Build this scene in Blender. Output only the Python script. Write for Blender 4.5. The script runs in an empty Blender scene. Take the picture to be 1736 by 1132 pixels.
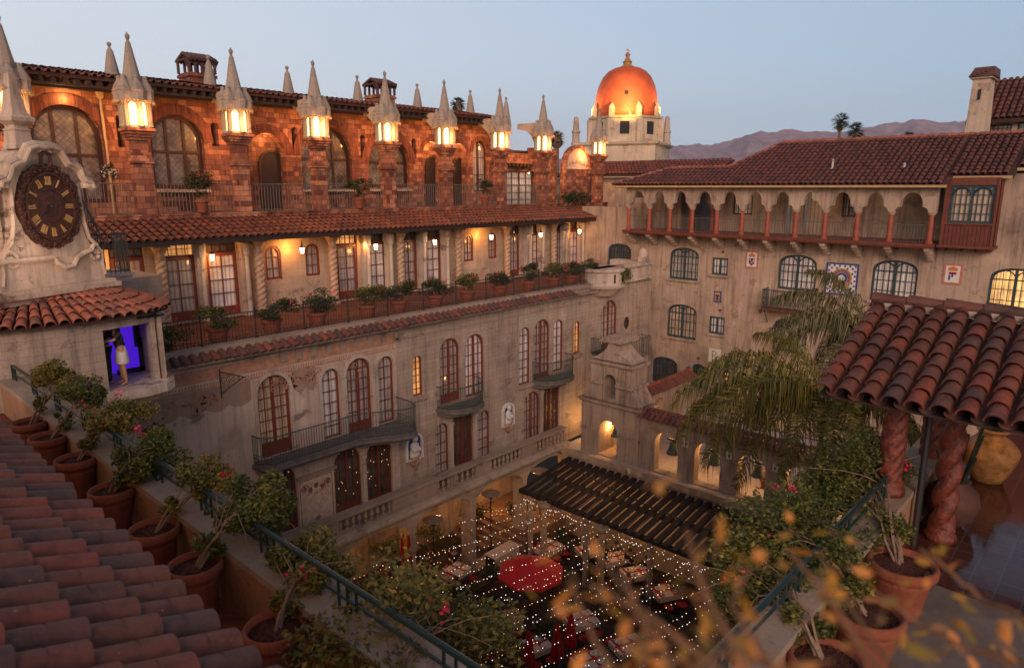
import bpy, math, random
from mathutils import Vector, Matrix
from mathutils.geometry import tessellate_polygon
R = math.radians
scene = bpy.context.scene
C = scene.collection

# ---------------------------------------------------------------- camera
# x runs along the long left wing (away to the right), y towards it, z up; the eye is the origin (metres)
FPX, CX, CY = 1180.0, 868.0, 566.0
PITCH = math.atan(248 / FPX); AZ = R(42.6)
FW = Vector((math.cos(AZ)*math.cos(PITCH), math.sin(AZ)*math.cos(PITCH), -math.sin(PITCH)))
RT = Vector((math.sin(AZ), -math.cos(AZ), 0)); UP = RT.cross(FW)
cam_d = bpy.data.cameras.new('camera'); cam = bpy.data.objects.new('camera', cam_d); C.objects.link(cam)
cam.matrix_world = Matrix(((RT.x, UP.x, -FW.x, 0), (RT.y, UP.y, -FW.y, 0), (RT.z, UP.z, -FW.z, 0), (0, 0, 0, 1)))
cam_d.sensor_width = 36; cam_d.lens = FPX/1736*36; cam_d.clip_start = .05; cam_d.clip_end = 30000
cam_d.dof.use_dof = True; cam_d.dof.focus_distance = 26; cam_d.dof.aperture_fstop = 1.9
scene.camera = cam

# ---------------------------------------------------------------- sky, sun, exposure
SUN_EL, SUN_AZ = 2.0, R(223)          # low sun behind the camera's left shoulder
w = bpy.data.worlds.new('World'); scene.world = w; w.use_nodes = True
nt = w.node_tree; bg = nt.nodes['Background']
sky = nt.nodes.new('ShaderNodeTexSky'); sky.sky_type = 'NISHITA'; sky.sun_disc = False
sky.sun_elevation = R(SUN_EL); sky.sun_rotation = math.pi/2 - SUN_AZ
sky.air_density = 1.0; sky.dust_density = 1.2; sky.ozone_density = 2.0
def wn_(typ, **kw):
    n = nt.nodes.new(typ)
    for k_, v_ in kw.items(): setattr(n, k_, v_)
    return n
def wdot(v):
    n = wn_('ShaderNodeVectorMath', operation='DOT_PRODUCT'); nt.links.new(wtc.outputs['Generated'], n.inputs[0]); n.inputs[1].default_value = v; return n.outputs['Value']
def wramp(fac, stops):
    r = wn_('ShaderNodeValToRGB'); nt.links.new(fac, r.inputs[0]); e = r.color_ramp.elements
    while len(e) < len(stops): e.new(.5)
    for el, (p, c) in zip(e, stops): el.position = p; el.color = (*c, 1)
    return r.outputs[0]
def wmix(a, b, f, t):
    m = wn_('ShaderNodeMix', data_type='RGBA', blend_type=t); m.inputs[0].default_value = f; nt.links.new(a, m.inputs[6]); nt.links.new(b, m.inputs[7]); return m.outputs[2]
wtc = wn_('ShaderNodeTexCoord')
# dusk: pale lavender to the left, clear blue to the right, afterglow behind the camera, darkening overhead
mr_ = wn_('ShaderNodeMapRange'); nt.links.new(wdot((RT.x, RT.y, 0)), mr_.inputs[0]); mr_.inputs[1].default_value = -1; mr_.inputs[2].default_value = 1
side = wramp(mr_.outputs[0], [(0, (.54, .52, .54)), (.2, (.65, .69, .75)), (.5, (.49, .57, .69)), (.8, (.34, .46, .61)), (1, (.30, .36, .44))])
high = wramp(wdot((0, 0, 1)), [(0, (1.0, .98, .98)), (.12, (1, 1, 1)), (.3, (.86, .86, .9)), (.45, (.38, .39, .43)), (1, (.13, .14, .18))])
glow = wn_('ShaderNodeMapRange'); nt.links.new(wdot((math.cos(SUN_AZ), math.sin(SUN_AZ), .05)), glow.inputs[0]); glow.inputs[1].default_value = .1; glow.inputs[2].default_value = 1
gl = wramp(glow.outputs[0], [(0, (0, 0, 0)), (.5, (.12, .06, .03)), (1, (.75, .38, .2))])
dusk = wmix(side, high, 1, 'MULTIPLY'); dusk = wmix(dusk, gl, 1, 'ADD')
ns = wn_('ShaderNodeMix', data_type='RGBA', blend_type='MULTIPLY'); ns.inputs[0].default_value = 1; nt.links.new(sky.outputs[0], ns.inputs[6]); ns.inputs[7].default_value = (.05, .05, .05, 1)
dusk = wmix(dusk, ns.outputs[2], 1, 'ADD')
nt.links.new(dusk, bg.inputs[0]); bg.inputs[1].default_value = .95
sd = bpy.data.lights.new('sun', 'SUN'); sd.energy = 2.0; sd.angle = R(30); sd.color = (1, .68, .53)
so = bpy.data.objects.new('sun', sd); C.objects.link(so)
sdir = Vector((math.cos(SUN_AZ)*math.cos(R(21)), math.sin(SUN_AZ)*math.cos(R(21)), math.sin(R(21))))
so.rotation_euler = sdir.to_track_quat('Z', 'Y').to_euler(); so.location = (0, 0, 60)
scene.view_settings.view_transform = 'Standard'; scene.view_settings.look = 'None'
scene.view_settings.gamma = 1; scene.view_settings.exposure = .30
scene.render.engine = 'CYCLES'
cy = scene.cycles
cy.use_denoising = True; cy.max_bounces = 5; cy.diffuse_bounces = 2; cy.glossy_bounces = 2
cy.transmission_bounces = 2; cy.transparent_max_bounces = 6; cy.sample_clamp_indirect = 4; cy.use_light_tree = True
cy.caustics_reflective = False; cy.caustics_refractive = False

# ---------------------------------------------------------------- measuring helpers (survey of the place)
def ray(px, py): return FW*FPX + RT*(px-CX) - UP*(py-CY)
def onY(px, py, d): r = ray(px, py); return r*(d/r.y)
def onX(px, py, d): r = ray(px, py); return r*(d/r.x)
def onZ(px, py, z): r = ray(px, py); return r*(z/r.z)
V = Vector
rnd = random.Random(7)

# ---------------------------------------------------------------- materials
M = {}
def newmat(name):
    m = bpy.data.materials.new(name); m.use_nodes = True; M[name] = m
    return m, m.node_tree, m.node_tree.nodes['Principled BSDF']
def nd(t, typ, **kw):
    n = t.nodes.new(typ)
    for k, v in kw.items(): setattr(n, k, v)
    return n
def sin_(n, k, v): n.inputs[k].default_value = v
def coords(t, scale=(1, 1, 1), wallmap=False):
    tc = nd(t, 'ShaderNodeTexCoord')
    src = tc.outputs['Object']
    if wallmap:
        s = nd(t, 'ShaderNodeSeparateXYZ'); t.links.new(src, s.inputs[0])
        a = nd(t, 'ShaderNodeMath', operation='ADD'); t.links.new(s.outputs[0], a.inputs[0]); t.links.new(s.outputs[1], a.inputs[1])
        c = nd(t, 'ShaderNodeCombineXYZ'); t.links.new(a.outputs[0], c.inputs[0]); t.links.new(s.outputs[2], c.inputs[1])
        src = c.outputs[0]
    mp = nd(t, 'ShaderNodeMapping'); sin_(mp, 'Scale', scale); t.links.new(src, mp.inputs[0])
    return mp.outputs[0]
def noise(t, vec, scale, detail=5, rough=.6):
    n = nd(t, 'ShaderNodeTexNoise'); sin_(n, 'Scale', scale); sin_(n, 'Detail', detail); sin_(n, 'Roughness', rough)
    t.links.new(vec, n.inputs['Vector']); return n.outputs['Fac']
def ramp(t, fac, stops):
    r = nd(t, 'ShaderNodeValToRGB'); t.links.new(fac, r.inputs[0])
    e = r.color_ramp.elements
    while len(e) < len(stops): e.new(.5)
    for el, (p, c) in zip(e, stops): el.position = p; el.color = (*c, 1) if len(c) == 3 else c
    return r.outputs[0]
def mix(t, a, b, fac, typ='MIX'):
    m = nd(t, 'ShaderNodeMix', data_type='RGBA', blend_type=typ)
    for sock, v in ((m.inputs[0], fac), (m.inputs[6], a), (m.inputs[7], b)):
        if hasattr(v, 'is_linked'): t.links.new(v, sock)
        elif isinstance(v, (int, float)): sock.default_value = v
        else: sock.default_value = (*v, 1)
    return m.outputs[2]
def bump(t, b, h, strength=.3, dist=.02):
    n = nd(t, 'ShaderNodeBump'); sin_(n, 'Strength', strength); sin_(n, 'Distance', dist)
    t.links.new(h, n.inputs['Height']); t.links.new(n.outputs[0], b.inputs['Normal'])
def k(c, f): return tuple(min(1, x*f) for x in c)
def pmat(name, base, rough=.8, var=.25, scale=2.5, bs=25, bst=.25, metal=0, rand=0, bdist=.02):
    m, t, b = newmat(name); v = coords(t)
    col = ramp(t, noise(t, v, scale), [(.3, k(base, 1-var)), (.7, k(base, 1+var))])
    if rand:
        oi = nd(t, 'ShaderNodeObjectInfo')
        col = mix(t, col, ramp(t, oi.outputs['Random'], [(0, (1-rand,)*3), (1, (1, 1, 1))]), 1.0, 'MULTIPLY')
    t.links.new(col, b.inputs['Base Color']); sin_(b, 'Roughness', rough); sin_(b, 'Metallic', metal)
    if bst: bump(t, b, noise(t, v, bs), bst, bdist)
    return m
def stucco(name, base, stain, board=0, streak=.5, amt=.8, bs=14):
    m, t, b = newmat(name)
    v = coords(t)
    col = ramp(t, noise(t, v, .45, 8, .65), [(.34, k(base, .66)), (.47, base), (.55, k(base, 1.04)), (.66, k(base, 1.32))])
    vs = coords(t, (1.6, 1.6, .18))
    st = ramp(t, noise(t, vs, 1.3, 7, .7), [(.5, (0, 0, 0)), (.72, (streak,)*3)])
    col = mix(t, col, stain, st)
    v2 = coords(t, (1, 1, 1.6))
    dr = ramp(t, noise(t, coords(t, (7, 7, .35)), 1.0, 4, .6), [(.52, (1, 1, 1)), (.7, (1-streak*.45,)*3)]); col = mix(t, col, dr, 1.0, 'MULTIPLY')
    pt = ramp(t, noise(t, v2, .9, 9, .75), [(.57, (0, 0, 0)), (.61, (amt*.75,)*3)])
    col = mix(t, col, k(stain, .8), pt)
    fine = ramp(t, noise(t, v, 22, 4, .7), [(.3, (.82,)*3), (.7, (1.0,)*3)])
    col = mix(t, col, fine, 1.0, 'MULTIPLY')
    h = noise(t, v, bs, 6, .7)
    if board:
        br = nd(t, 'ShaderNodeTexBrick'); t.links.new(coords(t, (1, 1, 1), True), br.inputs['Vector'])
        for kk, vv in (('Scale', 1), ('Mortar Size', .012), ('Mortar Smooth', .6), ('Bias', 0), ('Brick Width', 2.7), ('Row Height', board)): sin_(br, kk, vv)
        sin_(br, 'Color1', (1, 1, 1, 1)); sin_(br, 'Color2', (.84, .84, .84, 1)); sin_(br, 'Mortar', (.66, .66, .66, 1))
        col = mix(t, col, br.outputs[0], .8, 'MULTIPLY')
        hh = nd(t, 'ShaderNodeMath', operation='MULTIPLY_ADD'); t.links.new(br.outputs[0], hh.inputs[0]); hh.inputs[1].default_value = .6
        t.links.new(h, hh.inputs[2]); h = hh.outputs[0]
    t.links.new(col, b.inputs['Base Color']); sin_(b, 'Roughness', .92); bump(t, b, h, .45, .03)
    return m
def brickmat(name, c1, c2, mortar, bw=.42, rh=.19, ms=.012):
    m, t, b = newmat(name)
    br = nd(t, 'ShaderNodeTexBrick'); vv = coords(t, (1, 1, 1), True); t.links.new(vv, br.inputs['Vector'])
    for kk, x in (('Scale', 1), ('Mortar Size', ms), ('Mortar Smooth', .3), ('Bias', -.1), ('Brick Width', bw), ('Row Height', rh)): sin_(br, kk, x)
    sin_(br, 'Color1', (*c1, 1)); sin_(br, 'Color2', (*c2, 1)); sin_(br, 'Mortar', (*mortar, 1))
    br.offset_frequency = 2; br.squash = .7; br.squash_frequency = 3
    b2 = nd(t, 'ShaderNodeTexBrick'); t.links.new(vv, b2.inputs['Vector'])
    for kk, x in (('Scale', 1), ('Mortar Size', 0), ('Bias', .1), ('Brick Width', bw*.8), ('Row Height', rh)): sin_(b2, kk, x)
    sin_(b2, 'Color1', (1.0, 1.0, 1.0, 1)); sin_(b2, 'Color2', (.30, .22, .25, 1)); sin_(b2, 'Mortar', (.8, .8, .8, 1))
    col = mix(t, br.outputs[0], b2.outputs[0], .75, 'MULTIPLY')
    v = coords(t)
    col = mix(t, col, ramp(t, noise(t, v, 3, 6), [(.3, (.65,)*3), (.7, (1.1,)*3)]), 1.0, 'MULTIPLY')
    t.links.new(col, b.inputs['Base Color']); sin_(b, 'Roughness', .85)
    bump(t, b, br.outputs[0], .5, .04)
    return m
def tilemat(name, cols, rough=.62):
    m, t, b = newmat(name)
    at = nd(t, 'ShaderNodeAttribute', attribute_name='tint')
    n = len(cols); col = ramp(t, at.outputs['Fac'], [(i/(n-1), c) for i, c in enumerate(cols)])
    v = coords(t)
    col = mix(t, col, ramp(t, noise(t, v, 9, 7, .7), [(.3, (.5, .52, .56)), (.55, (1, 1, 1)), (.8, (1.15, 1.05, 1.0))]), .9, 'MULTIPLY')
    col = mix(t, col, ramp(t, noise(t, v, 1.7, 8, .7), [(.35, (.62, .62, .64)), (.5, (1, 1, 1)), (.68, (1.18, 1.08, 1.0))]), .85, 'MULTIPLY')
    lich = ramp(t, noise(t, v, 13, 9, .8), [(.60, (0, 0, 0)), (.66, (.55, .55, .55))]); col = mix(t, col, (.10, .09, .075), lich)
    spot = ramp(t, noise(t, v, 34, 3, .5), [(.71, (0, 0, 0)), (.76, (.6, .6, .6))])
    col = mix(t, col, (.35, .31, .26), spot)
    t.links.new(col, b.inputs['Base Color']); sin_(b, 'Roughness', rough); bump(t, b, noise(t, v, 22, 8, .75), .55, .008)
    return m
def emis(name, col, strength, sample=True):
    m, t, b = newmat(name)
    sin_(b, 'Base Color', (*col, 1)); sin_(b, 'Emission Color', (*col, 1)); sin_(b, 'Emission Strength', strength)
    if not sample: m.cycles.emission_sampling = 'NONE'
    return m
def glassmat(name, base, fold=0, emi=None, es=0, var=.3, rough=.5, lights=0):
    """window seen from outside: drawn curtain (fold shade painted as darker bands) or dark room behind a glossy pane"""
    m, t, b = newmat(name); v = coords(t)
    col = ramp(t, noise(t, v, 1.3, 4), [(.3, k(base, 1-var)), (.7, k(base, 1+var))])
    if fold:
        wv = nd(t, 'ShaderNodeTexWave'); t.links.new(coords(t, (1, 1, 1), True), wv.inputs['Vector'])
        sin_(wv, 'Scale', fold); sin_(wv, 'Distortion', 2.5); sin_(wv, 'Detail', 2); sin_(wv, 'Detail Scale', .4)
        col = mix(t, col, ramp(t, wv.outputs['Fac'], [(0, (.55,)*3), (.6, (1,)*3)]), 1.0, 'MULTIPLY')  # shade of the curtain folds painted into the colour
    t.links.new(col, b.inputs['Base Color']); sin_(b, 'Roughness', rough)
    sin_(b, 'Coat Weight', 1.0); sin_(b, 'Coat Roughness', .04)
    if emi:
        ec = ramp(t, noise(t, v, 1.6, 3), [(.35, k(emi, .3)), (.6, emi)])
        if fold: ec = mix(t, ec, ramp(t, wv.outputs['Fac'], [(0, (.5,)*3), (.6, (1,)*3)]), 1.0, 'MULTIPLY')
        t.links.new(ec, b.inputs['Emission Color']); sin_(b, 'Emission Strength', es)
        m.cycles.emission_sampling = 'NONE'
    return m

stucco('board_concrete', (.42, .34, .27), (.16, .115, .09), board=.19, streak=.75, amt=.7)
stucco('mural_plaster', (.50, .405, .335), (.19, .135, .11), streak=.5, amt=1.0)
stucco('light_stucco', (.46, .355, .26), (.22, .15, .11), board=.32, streak=.4)
stucco('tan_stucco', (.42, .325, .25), (.16, .115, .09), streak=.9, amt=.65)
stucco('cream_stone', (.50, .42, .35), (.20, .14, .11), streak=.55, amt=1.0)
stucco('parapet_stucco', (.36, .20, .11), (.16, .09, .055), streak=.35)
stucco('coping_stone', (.33, .26, .20), (.14, .10, .08), streak=.2)
stucco('tower_stucco', (.50, .41, .31), (.26, .18, .13), streak=.4)
stucco('spire_stone', (.34, .29, .24), (.20, .15, .12), streak=.3)
brickmat('brick', (.58, .25, .13), (.19, .055, .035), (.15, .08, .055), .40, .22)
brickmat('brick_arch', (.30, .085, .04), (.20, .055, .03), (.10, .05, .035), .09, .5, .008)
brickmat('paver', (.24, .07, .035), (.17, .05, .03), (.06, .035, .03), .3, .3, .01)
tilemat('roof_tile', [(.14, .046, .032), (.21, .066, .042), (.17, .053, .036), (.11, .05, .042), (.24, .076, .045)])
tilemat('wing_tile', [(.12, .048, .038), (.165, .06, .044), (.14, .052, .04), (.11, .05, .042), (.18, .062, .044)])
tilemat('dark_tile', [(.10, .045, .038), (.16, .06, .045), (.12, .05, .042), (.075, .045, .045), (.24, .07, .04)])
tilemat('near_tile', [(.125, .044, .028), (.155, .052, .031), (.09, .042, .031), (.09, .046, .037), (.20, .05, .028), (.13, .053, .034), (.15, .05, .03)], .7)
tilemat('drum_tile', [(.26, .085, .05), (.36, .115, .06), (.30, .09, .05), (.19, .08, .055), (.40, .12, .06)])
pmat('underlay', (.05, .022, .017), .9)
pmat('red_frame', (.15, .034, .018), .45, .2, 6, 40, .1)
pmat('brown_frame', (.06, .022, .011), .5, .25)
pmat('teal_frame', (.02, .048, .062), .5, .2)
pmat('teal_iron', (.035, .055, .055), .55, .3, 8)
pmat('dark_iron', (.018, .017, .017), .6, .2)
pmat('green_rail', (.008, .030, .028), .35, .2, 8)
pmat('grey_iron', (.10, .095, .09), .55, .2)
pmat('dark_wood', (.03, .017, .012), .7, .35, 6)
pmat('pergola_wood', (.022, .014, .012), .7, .4, 4)
pmat('red_wood', (.13, .034, .02), .6, .25, 5)
stucco('terracotta', (.26, .072, .036), (.12, .06, .042), streak=.7, amt=.7, bs=30)
pmat('urn_clay', (.36, .19, .065), .6, .55, 7, 14, .7)
pmat('red_column', (.13, .030, .017), .5, .7, 9, 22, 1.0)
pmat('twist_column', (.40, .28, .19), .85, .3, 5)
pmat('clock_wood', (.055, .018, .010), .5, .45, 9, 16, .8, bdist=.05)
pmat('numeral', (.42, .25, .09), .5, .15)
pmat('bark_mulch', (.10, .028, .018), .95, .7, 45, 60, 1.0, bdist=.05)
pmat('stem', (.22, .15, .10), .85, .35, 12)
pmat('palm_trunk', (.16, .105, .07), .9, .4, 10, 20, .6)
pmat('bell_bronze', (.085, .13, .12), .55, .35, 6, metal=.4)
pmat('patio_floor', (.42, .37, .35), .7, .15, 2)
pmat('court_floor_plain', (.07, .05, .04), .7)
pmat('red_cloth', (.42, .010, .012), .75, .15, 3)
pmat('cream_cloth', (.62, .50, .40), .8, .1, 3)
pmat('white_cloth', (.70, .66, .62), .8, .1)
pmat('skin', (.42, .22, .14), .55, .08, 8, 50, .05)
pmat('hair_dark', (.02, .012, .009), .6, .3, 20, 60, .4)
pmat('grey_shirt', (.06, .06, .065), .85, .15)
pmat('blue_shirt', (.05, .085, .16), .85, .15)
pmat('white_shirt', (.55, .52, .5), .85, .1)
pmat('dark_clothes', (.018, .016, .02), .85, .15)
pmat('steel', (.38, .34, .31), .4, .2, 5, metal=.6)
pmat('gutter', (.40, .27, .13), .5, .15)
pmat('vent_metal', (.45, .42, .40), .45, .2, metal=.3)
pmat('painted_ochre', (.37, .20, .13), .9, .3, 5)
pmat('painted_pale', (.55, .42, .33), .9, .25, 5)
pmat('painted_brown', (.20, .115, .085), .9, .3, 5)
pmat('blue_glaze', (.02, .05, .22), .3, .15)
pmat('white_glaze', (.62, .60, .56), .35, .1)
pmat('orange_glaze', (.50, .17, .02), .35, .1)
pmat('dome_paint', (.50, .095, .03), .55, .2, 1.2, 4, .15)
pmat('cactus_green', (.018, .026, .012), .6, .4)
pmat('palm_far', (.045, .06, .022), .8, .4)
pmat('mountain', (.27, .195, .225), .95, .45, .012, .05, .6, bdist=8)  # lavender of the distant haze is put into this colour too
pmat('parasol_cloth', (.60, .015, .018), .7, .12, 3)
pmat('step_stone', (.20, .12, .08), .8, .3, 3)
pmat('amber_stem', (.22, .11, .05), .8, .3, 12)
pmat('gallery_red', (.27, .065, .038), .6, .25, 5)
stucco('gable_stone', (.58, .45, .34), (.22, .14, .10), streak=.7, amt=1.2)
stucco('mural_zone', (.33, .235, .18), (.18, .115, .09), streak=.4, amt=1.0)
pmat('balcony_stone', (.12, .11, .10), .85, .3, 4)
pmat('dark_clay', (.07, .03, .02), .7, .3, 4)
pmat('ground', (.09, .075, .05), .95, .4, .01, .1, 0)
pmat('pink_wall', (.42, .16, .13), .8)
pmat('flag_yellow', (.60, .36, .03), .8, .1)
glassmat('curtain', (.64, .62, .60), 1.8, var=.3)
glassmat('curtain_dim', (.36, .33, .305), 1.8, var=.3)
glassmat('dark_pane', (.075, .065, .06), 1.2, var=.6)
glassmat('lit_pane', (.35, .2, .1), 1.5, (1, .42, .12), .75)
glassmat('glow_pane', (.40, .33, .27), 1.5, (1, .48, .18), .05)
glassmat('bright_pane', (.45, .38, .3), 1.5, (1, .50, .12), 1.1)
def lattice(name):
    m, t, b = newmat(name); v = coords(t, (1, 1, 1), True); mp = nd(t, 'ShaderNodeMapping'); sin_(mp, 'Rotation', (0, 0, R(45))); t.links.new(v, mp.inputs[0])
    br = nd(t, 'ShaderNodeTexBrick'); t.links.new(mp.outputs[0], br.inputs['Vector']); br.offset = 0
    for kk, vv in (('Scale', 1), ('Mortar Size', .011), ('Mortar Smooth', .2), ('Brick Width', .17), ('Row Height', .16)): sin_(br, kk, vv)
    sin_(br, 'Color1', (.26, .225, .19, 1)); sin_(br, 'Color2', (.14, .12, .11, 1)); sin_(br, 'Mortar', (.10, .08, .065, 1))
    col = mix(t, br.outputs[0], ramp(t, noise(t, coords(t), 1.2, 3), [(.35, (.35, .32, .32)), (.6, (1, 1, 1))]), 1.0, 'MULTIPLY')
    t.links.new(col, b.inputs['Base Color']); sin_(b, 'Roughness', .5); sin_(b, 'Coat Weight', .8); sin_(b, 'Coat Roughness', .06)
lattice('lattice_pane')
emis('lantern_glass', (1, .60, .20), 3.6)
emis('lamp_glass', (1, .70, .36), 14)
emis('bulb_white', (1, .86, .76), 1.7, False)
emis('bulb_amber', (1, .60, .22), 1.2, False)
emis('fairy_light', (1, .66, .28), .7, False)  # glints of reflected light in door glass, made to glow
emis('violet_glow_wall', (.07, .012, .62), .62)  # wall glows by itself to give the niche its violet light
def leafmat(name, c1, c2, c3):
    m, t, b = newmat(name)
    at = nd(t, 'ShaderNodeAttribute', attribute_name='tint')
    col = ramp(t, at.outputs['Fac'], [(0, c1), (.6, c2), (1, c3)])
    t.links.new(col, b.inputs['Base Color']); sin_(b, 'Roughness', .55)
    sin_(b, 'Specular IOR Level', .3)
    return m
leafmat('leaf', (.024, .036, .007), (.085, .10, .018), (.24, .19, .03))
leafmat('leaf_dark', (.014, .024, .008), (.035, .052, .014), (.09, .08, .02))
leafmat('leaf_warm', (.045, .048, .010), (.14, .125, .022), (.32, .19, .035))
leafmat('leaf_amber', (.20, .15, .02), (.48, .22, .04), (.62, .24, .06))
leafmat('palm_leaf', (.05, .058, .010), (.145, .13, .024), (.34, .25, .045))
leafmat('palm_pale', (.045, .05, .014), (.11, .10, .034), (.23, .18, .08))
leafmat('petal', (.42, .01, .05), (.55, .02, .09), (.62, .05, .14))
leafmat('petal_white', (.6, .55, .5), (.7, .65, .6), (.8, .75, .7))

# ---------------------------------------------------------------- mesh builder
WL = {}
def wl(o): return WL.get(o.name, V((0, 0, 0))) if o else V((0, 0, 0))
class MB:
    def __init__(s): s.v = []; s.f = []; s.t = []; s.mi = []; s.cur = 0; s.tint = 0.0
    def add(s, vs, fs, tint=None):
        n = len(s.v); s.v += [tuple(p) for p in vs]
        s.f += [tuple(i+n for i in f) for f in fs]; s.mi += [s.cur]*len(fs)
        s.t += [s.tint if tint is None else tint]*len(vs); return s
    def box(s, x0, x1, y0, y1, z0, z1):
        return s.add([(x0,y0,z0),(x1,y0,z0),(x1,y1,z0),(x0,y1,z0),(x0,y0,z1),(x1,y0,z1),(x1,y1,z1),(x0,y1,z1)],
                     [(3,2,1,0),(4,5,6,7),(0,1,5,4),(1,2,6,5),(2,3,7,6),(3,0,4,7)])
    def boxF(s, F, u0, u1, v0, v1, w0, w1):
        P = [F(u,v,w) for w in (w0, w1) for (u, v) in ((u0,v0),(u1,v0),(u1,v1),(u0,v1))]
        return s.add(P, [(0,1,2,3),(7,6,5,4),(0,4,5,1),(1,5,6,2),(2,6,7,3),(3,7,4,0)])
    def beam(s, a, b, w, h):
        a, b = V(a), V(b); d = (b-a).normalized(); sd_ = d.cross(V((0,0,1)))
        if sd_.length < 1e-3: sd_ = V((1,0,0))
        sd_.normalize(); u = sd_.cross(d)
        P = [p + sd_*(i*w/2) + u*(j*h/2) for p in (a, b) for (i, j) in ((-1,-1),(1,-1),(1,1),(-1,1))]
        return s.add(P, [(3,2,1,0),(4,5,6,7),(0,1,5,4),(1,2,6,5),(2,3,7,6),(3,0,4,7)])
    def tube(s, pts, r, n=6, r1=None, cap=True):
        pts = [V(p) for p in pts]; m = len(pts); vs = []
        for i, p in enumerate(pts):
            d = (pts[min(i+1, m-1)] - pts[max(i-1, 0)]).normalized()
            a = d.cross(V((0,0,1)));
            if a.length < 1e-3: a = V((1,0,0))
            a.normalize(); b = a.cross(d)
            rr = r if r1 is None else r + (r1-r)*i/(m-1)
            vs += [p + (a*math.cos(2*math.pi*j/n) + b*math.sin(2*math.pi*j/n))*rr for j in range(n)]
        fs = [(i*n+j, i*n+(j+1)%n, (i+1)*n+(j+1)%n, (i+1)*n+j) for i in range(m-1) for j in range(n)]
        if cap: fs += [tuple(range(n))[::-1], tuple((m-1)*n+j for j in range(n))]
        return s.add(vs, fs)
    def lathe(s, c, prof, n=16, ph=0, sx=1, sy=1):
        c = V(c); vs = []; m = len(prof)
        for (r, z) in prof:
            vs += [c + V((r*sx*math.cos(ph+2*math.pi*j/n), r*sy*math.sin(ph+2*math.pi*j/n), z)) for j in range(n)]
        fs = [(i*n+j, i*n+(j+1)%n, (i+1)*n+(j+1)%n, (i+1)*n+j) for i in range(m-1) for j in range(n)]
        fs += [tuple(range(n))[::-1], tuple((m-1)*n+j for j in range(n))]
        return s.add(vs, fs)
    def ball(s, c, r, n=8, sz=1):
        return s.lathe(c, [(r*math.sin(math.pi*i/n)+1e-4, -r*sz*math.cos(math.pi*i/n)) for i in range(n+1)], n*2 if n < 6 else 12)
    def panel(s, F, outer, holes, depth, back=False, sides=True):
        """wall face with holes cut out and their reveals"""
        loops = [outer] + holes
        tri = tessellate_polygon([[V((p[0], p[1], 0)) for p in l] for l in loops])
        fl = [p for l in loops for p in l]
        s.add([F(u, v, 0) for u, v in fl], [tuple(x) for x in tri])
        if back: s.add([F(u, v, depth) for u, v in fl], [tuple(x)[::-1] for x in tri])
        for l in (loops if sides else holes):
            n = len(l)
            s.add([F(u, v, 0) for u, v in l] + [F(u, v, depth) for u, v in l], [(i, (i+1) % n, n+(i+1) % n, n+i) for i in range(n)])
        return s
    def ring(s, F, o, i_, w0, w1):
        n = len(o); P = [F(u, v, w0) for u, v in o] + [F(u, v, w0) for u, v in i_] + [F(u, v, w1) for u, v in o] + [F(u, v, w1) for u, v in i_]
        fs = []
        for a in range(n):
            b = (a+1) % n
            fs += [(a, b, n+b, n+a), (n+a, n+b, 3*n+b, 3*n+a), (a, 2*n+a, 2*n+b, b), (2*n+a, 3*n+a, 3*n+b, 2*n+b)]
        return s.add(P, fs)
    def plate(s, F, poly, w0, w1):
        n = len(poly); tri = tessellate_polygon([[V((p[0], p[1], 0)) for p in poly]])
        s.add([F(u, v, w0) for u, v in poly], [tuple(x) for x in tri]); s.add([F(u, v, w1) for u, v in poly], [tuple(x)[::-1] for x in tri])
        return s.add([F(u, v, w0) for u, v in poly] + [F(u, v, w1) for u, v in poly], [(i, (i+1) % n, n+(i+1) % n, n+i) for i in range(n)])
    def build(s, name, mat, parent=None, smooth=False, off=None):
        o_ = wl(parent) if off is None else V(off)
        me = bpy.data.meshes.new(name); me.from_pydata([(x-o_.x, y-o_.y, z-o_.z) for x, y, z in s.v], [], s.f)
        mats = mat if isinstance(mat, (list, tuple)) else [mat]
        for m_ in mats: me.materials.append(M[m_])
        if len(mats) > 1: me.polygons.foreach_set('material_index', s.mi)
        if any(s.t):
            a = me.attributes.new('tint', 'FLOAT', 'POINT'); a.data.foreach_set('value', s.t)
        if smooth: me.polygons.foreach_set('use_smooth', [True]*len(me.polygons))
        me.update()
        o = bpy.data.objects.new(name, me); C.objects.link(o)
        if parent: o.parent = parent; WL[o.name] = wl(parent)
        return o
def FYf(c): return lambda u, v, w: (u, c+w, v)      # walls facing -y : u = x
def FXf(c): return lambda u, v, w: (c+w, u, v)      # walls facing -x : u = y
def FZf(c): return lambda u, v, w: (u, v, c+w)
def tag(o, label=None, cat=None, group=None, kind=None):
    if label: o['label'] = label
    if cat: o['category'] = cat
    if group: o['group'] = group
    if kind: o['kind'] = kind
    return o
def thing(name, label, cat, loc=(0, 0, 0), group=None, rz=0, local=False):
    o = bpy.data.objects.new(name, None); C.objects.link(o); o.location = loc; o.rotation_euler.z = rz; o.empty_display_size = .3
    WL[o.name] = V((0, 0, 0)) if local else V(loc)
    return tag(o, label, cat, group)
def dup(root, loc=None, rz=None, label=None, group=None, scale=None, parent=None):
    r = root.copy(); C.objects.link(r); WL[r.name] = wl(root)
    if loc is not None: r.location = loc
    if rz is not None: r.rotation_euler.z = rz
    if scale: r.scale = (scale,)*3
    if label: r['label'] = label
    if group: r['group'] = group
    if parent: r.parent = parent
    for ch in root.children: dup(ch, parent=r)
    return r
def point(loc, e, col=(1, .58, .25), r=.08, parent=None):
    d = bpy.data.lights.new('lamp_or_fill_light', 'POINT'); d.energy = e; d.color = col; d.shadow_soft_size = r
    o = bpy.data.objects.new('lamp_or_fill_light', d); C.objects.link(o)
    if parent: o.parent = parent; o.location = V(loc) - wl(parent)
    else: o.location = loc
    return o
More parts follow.
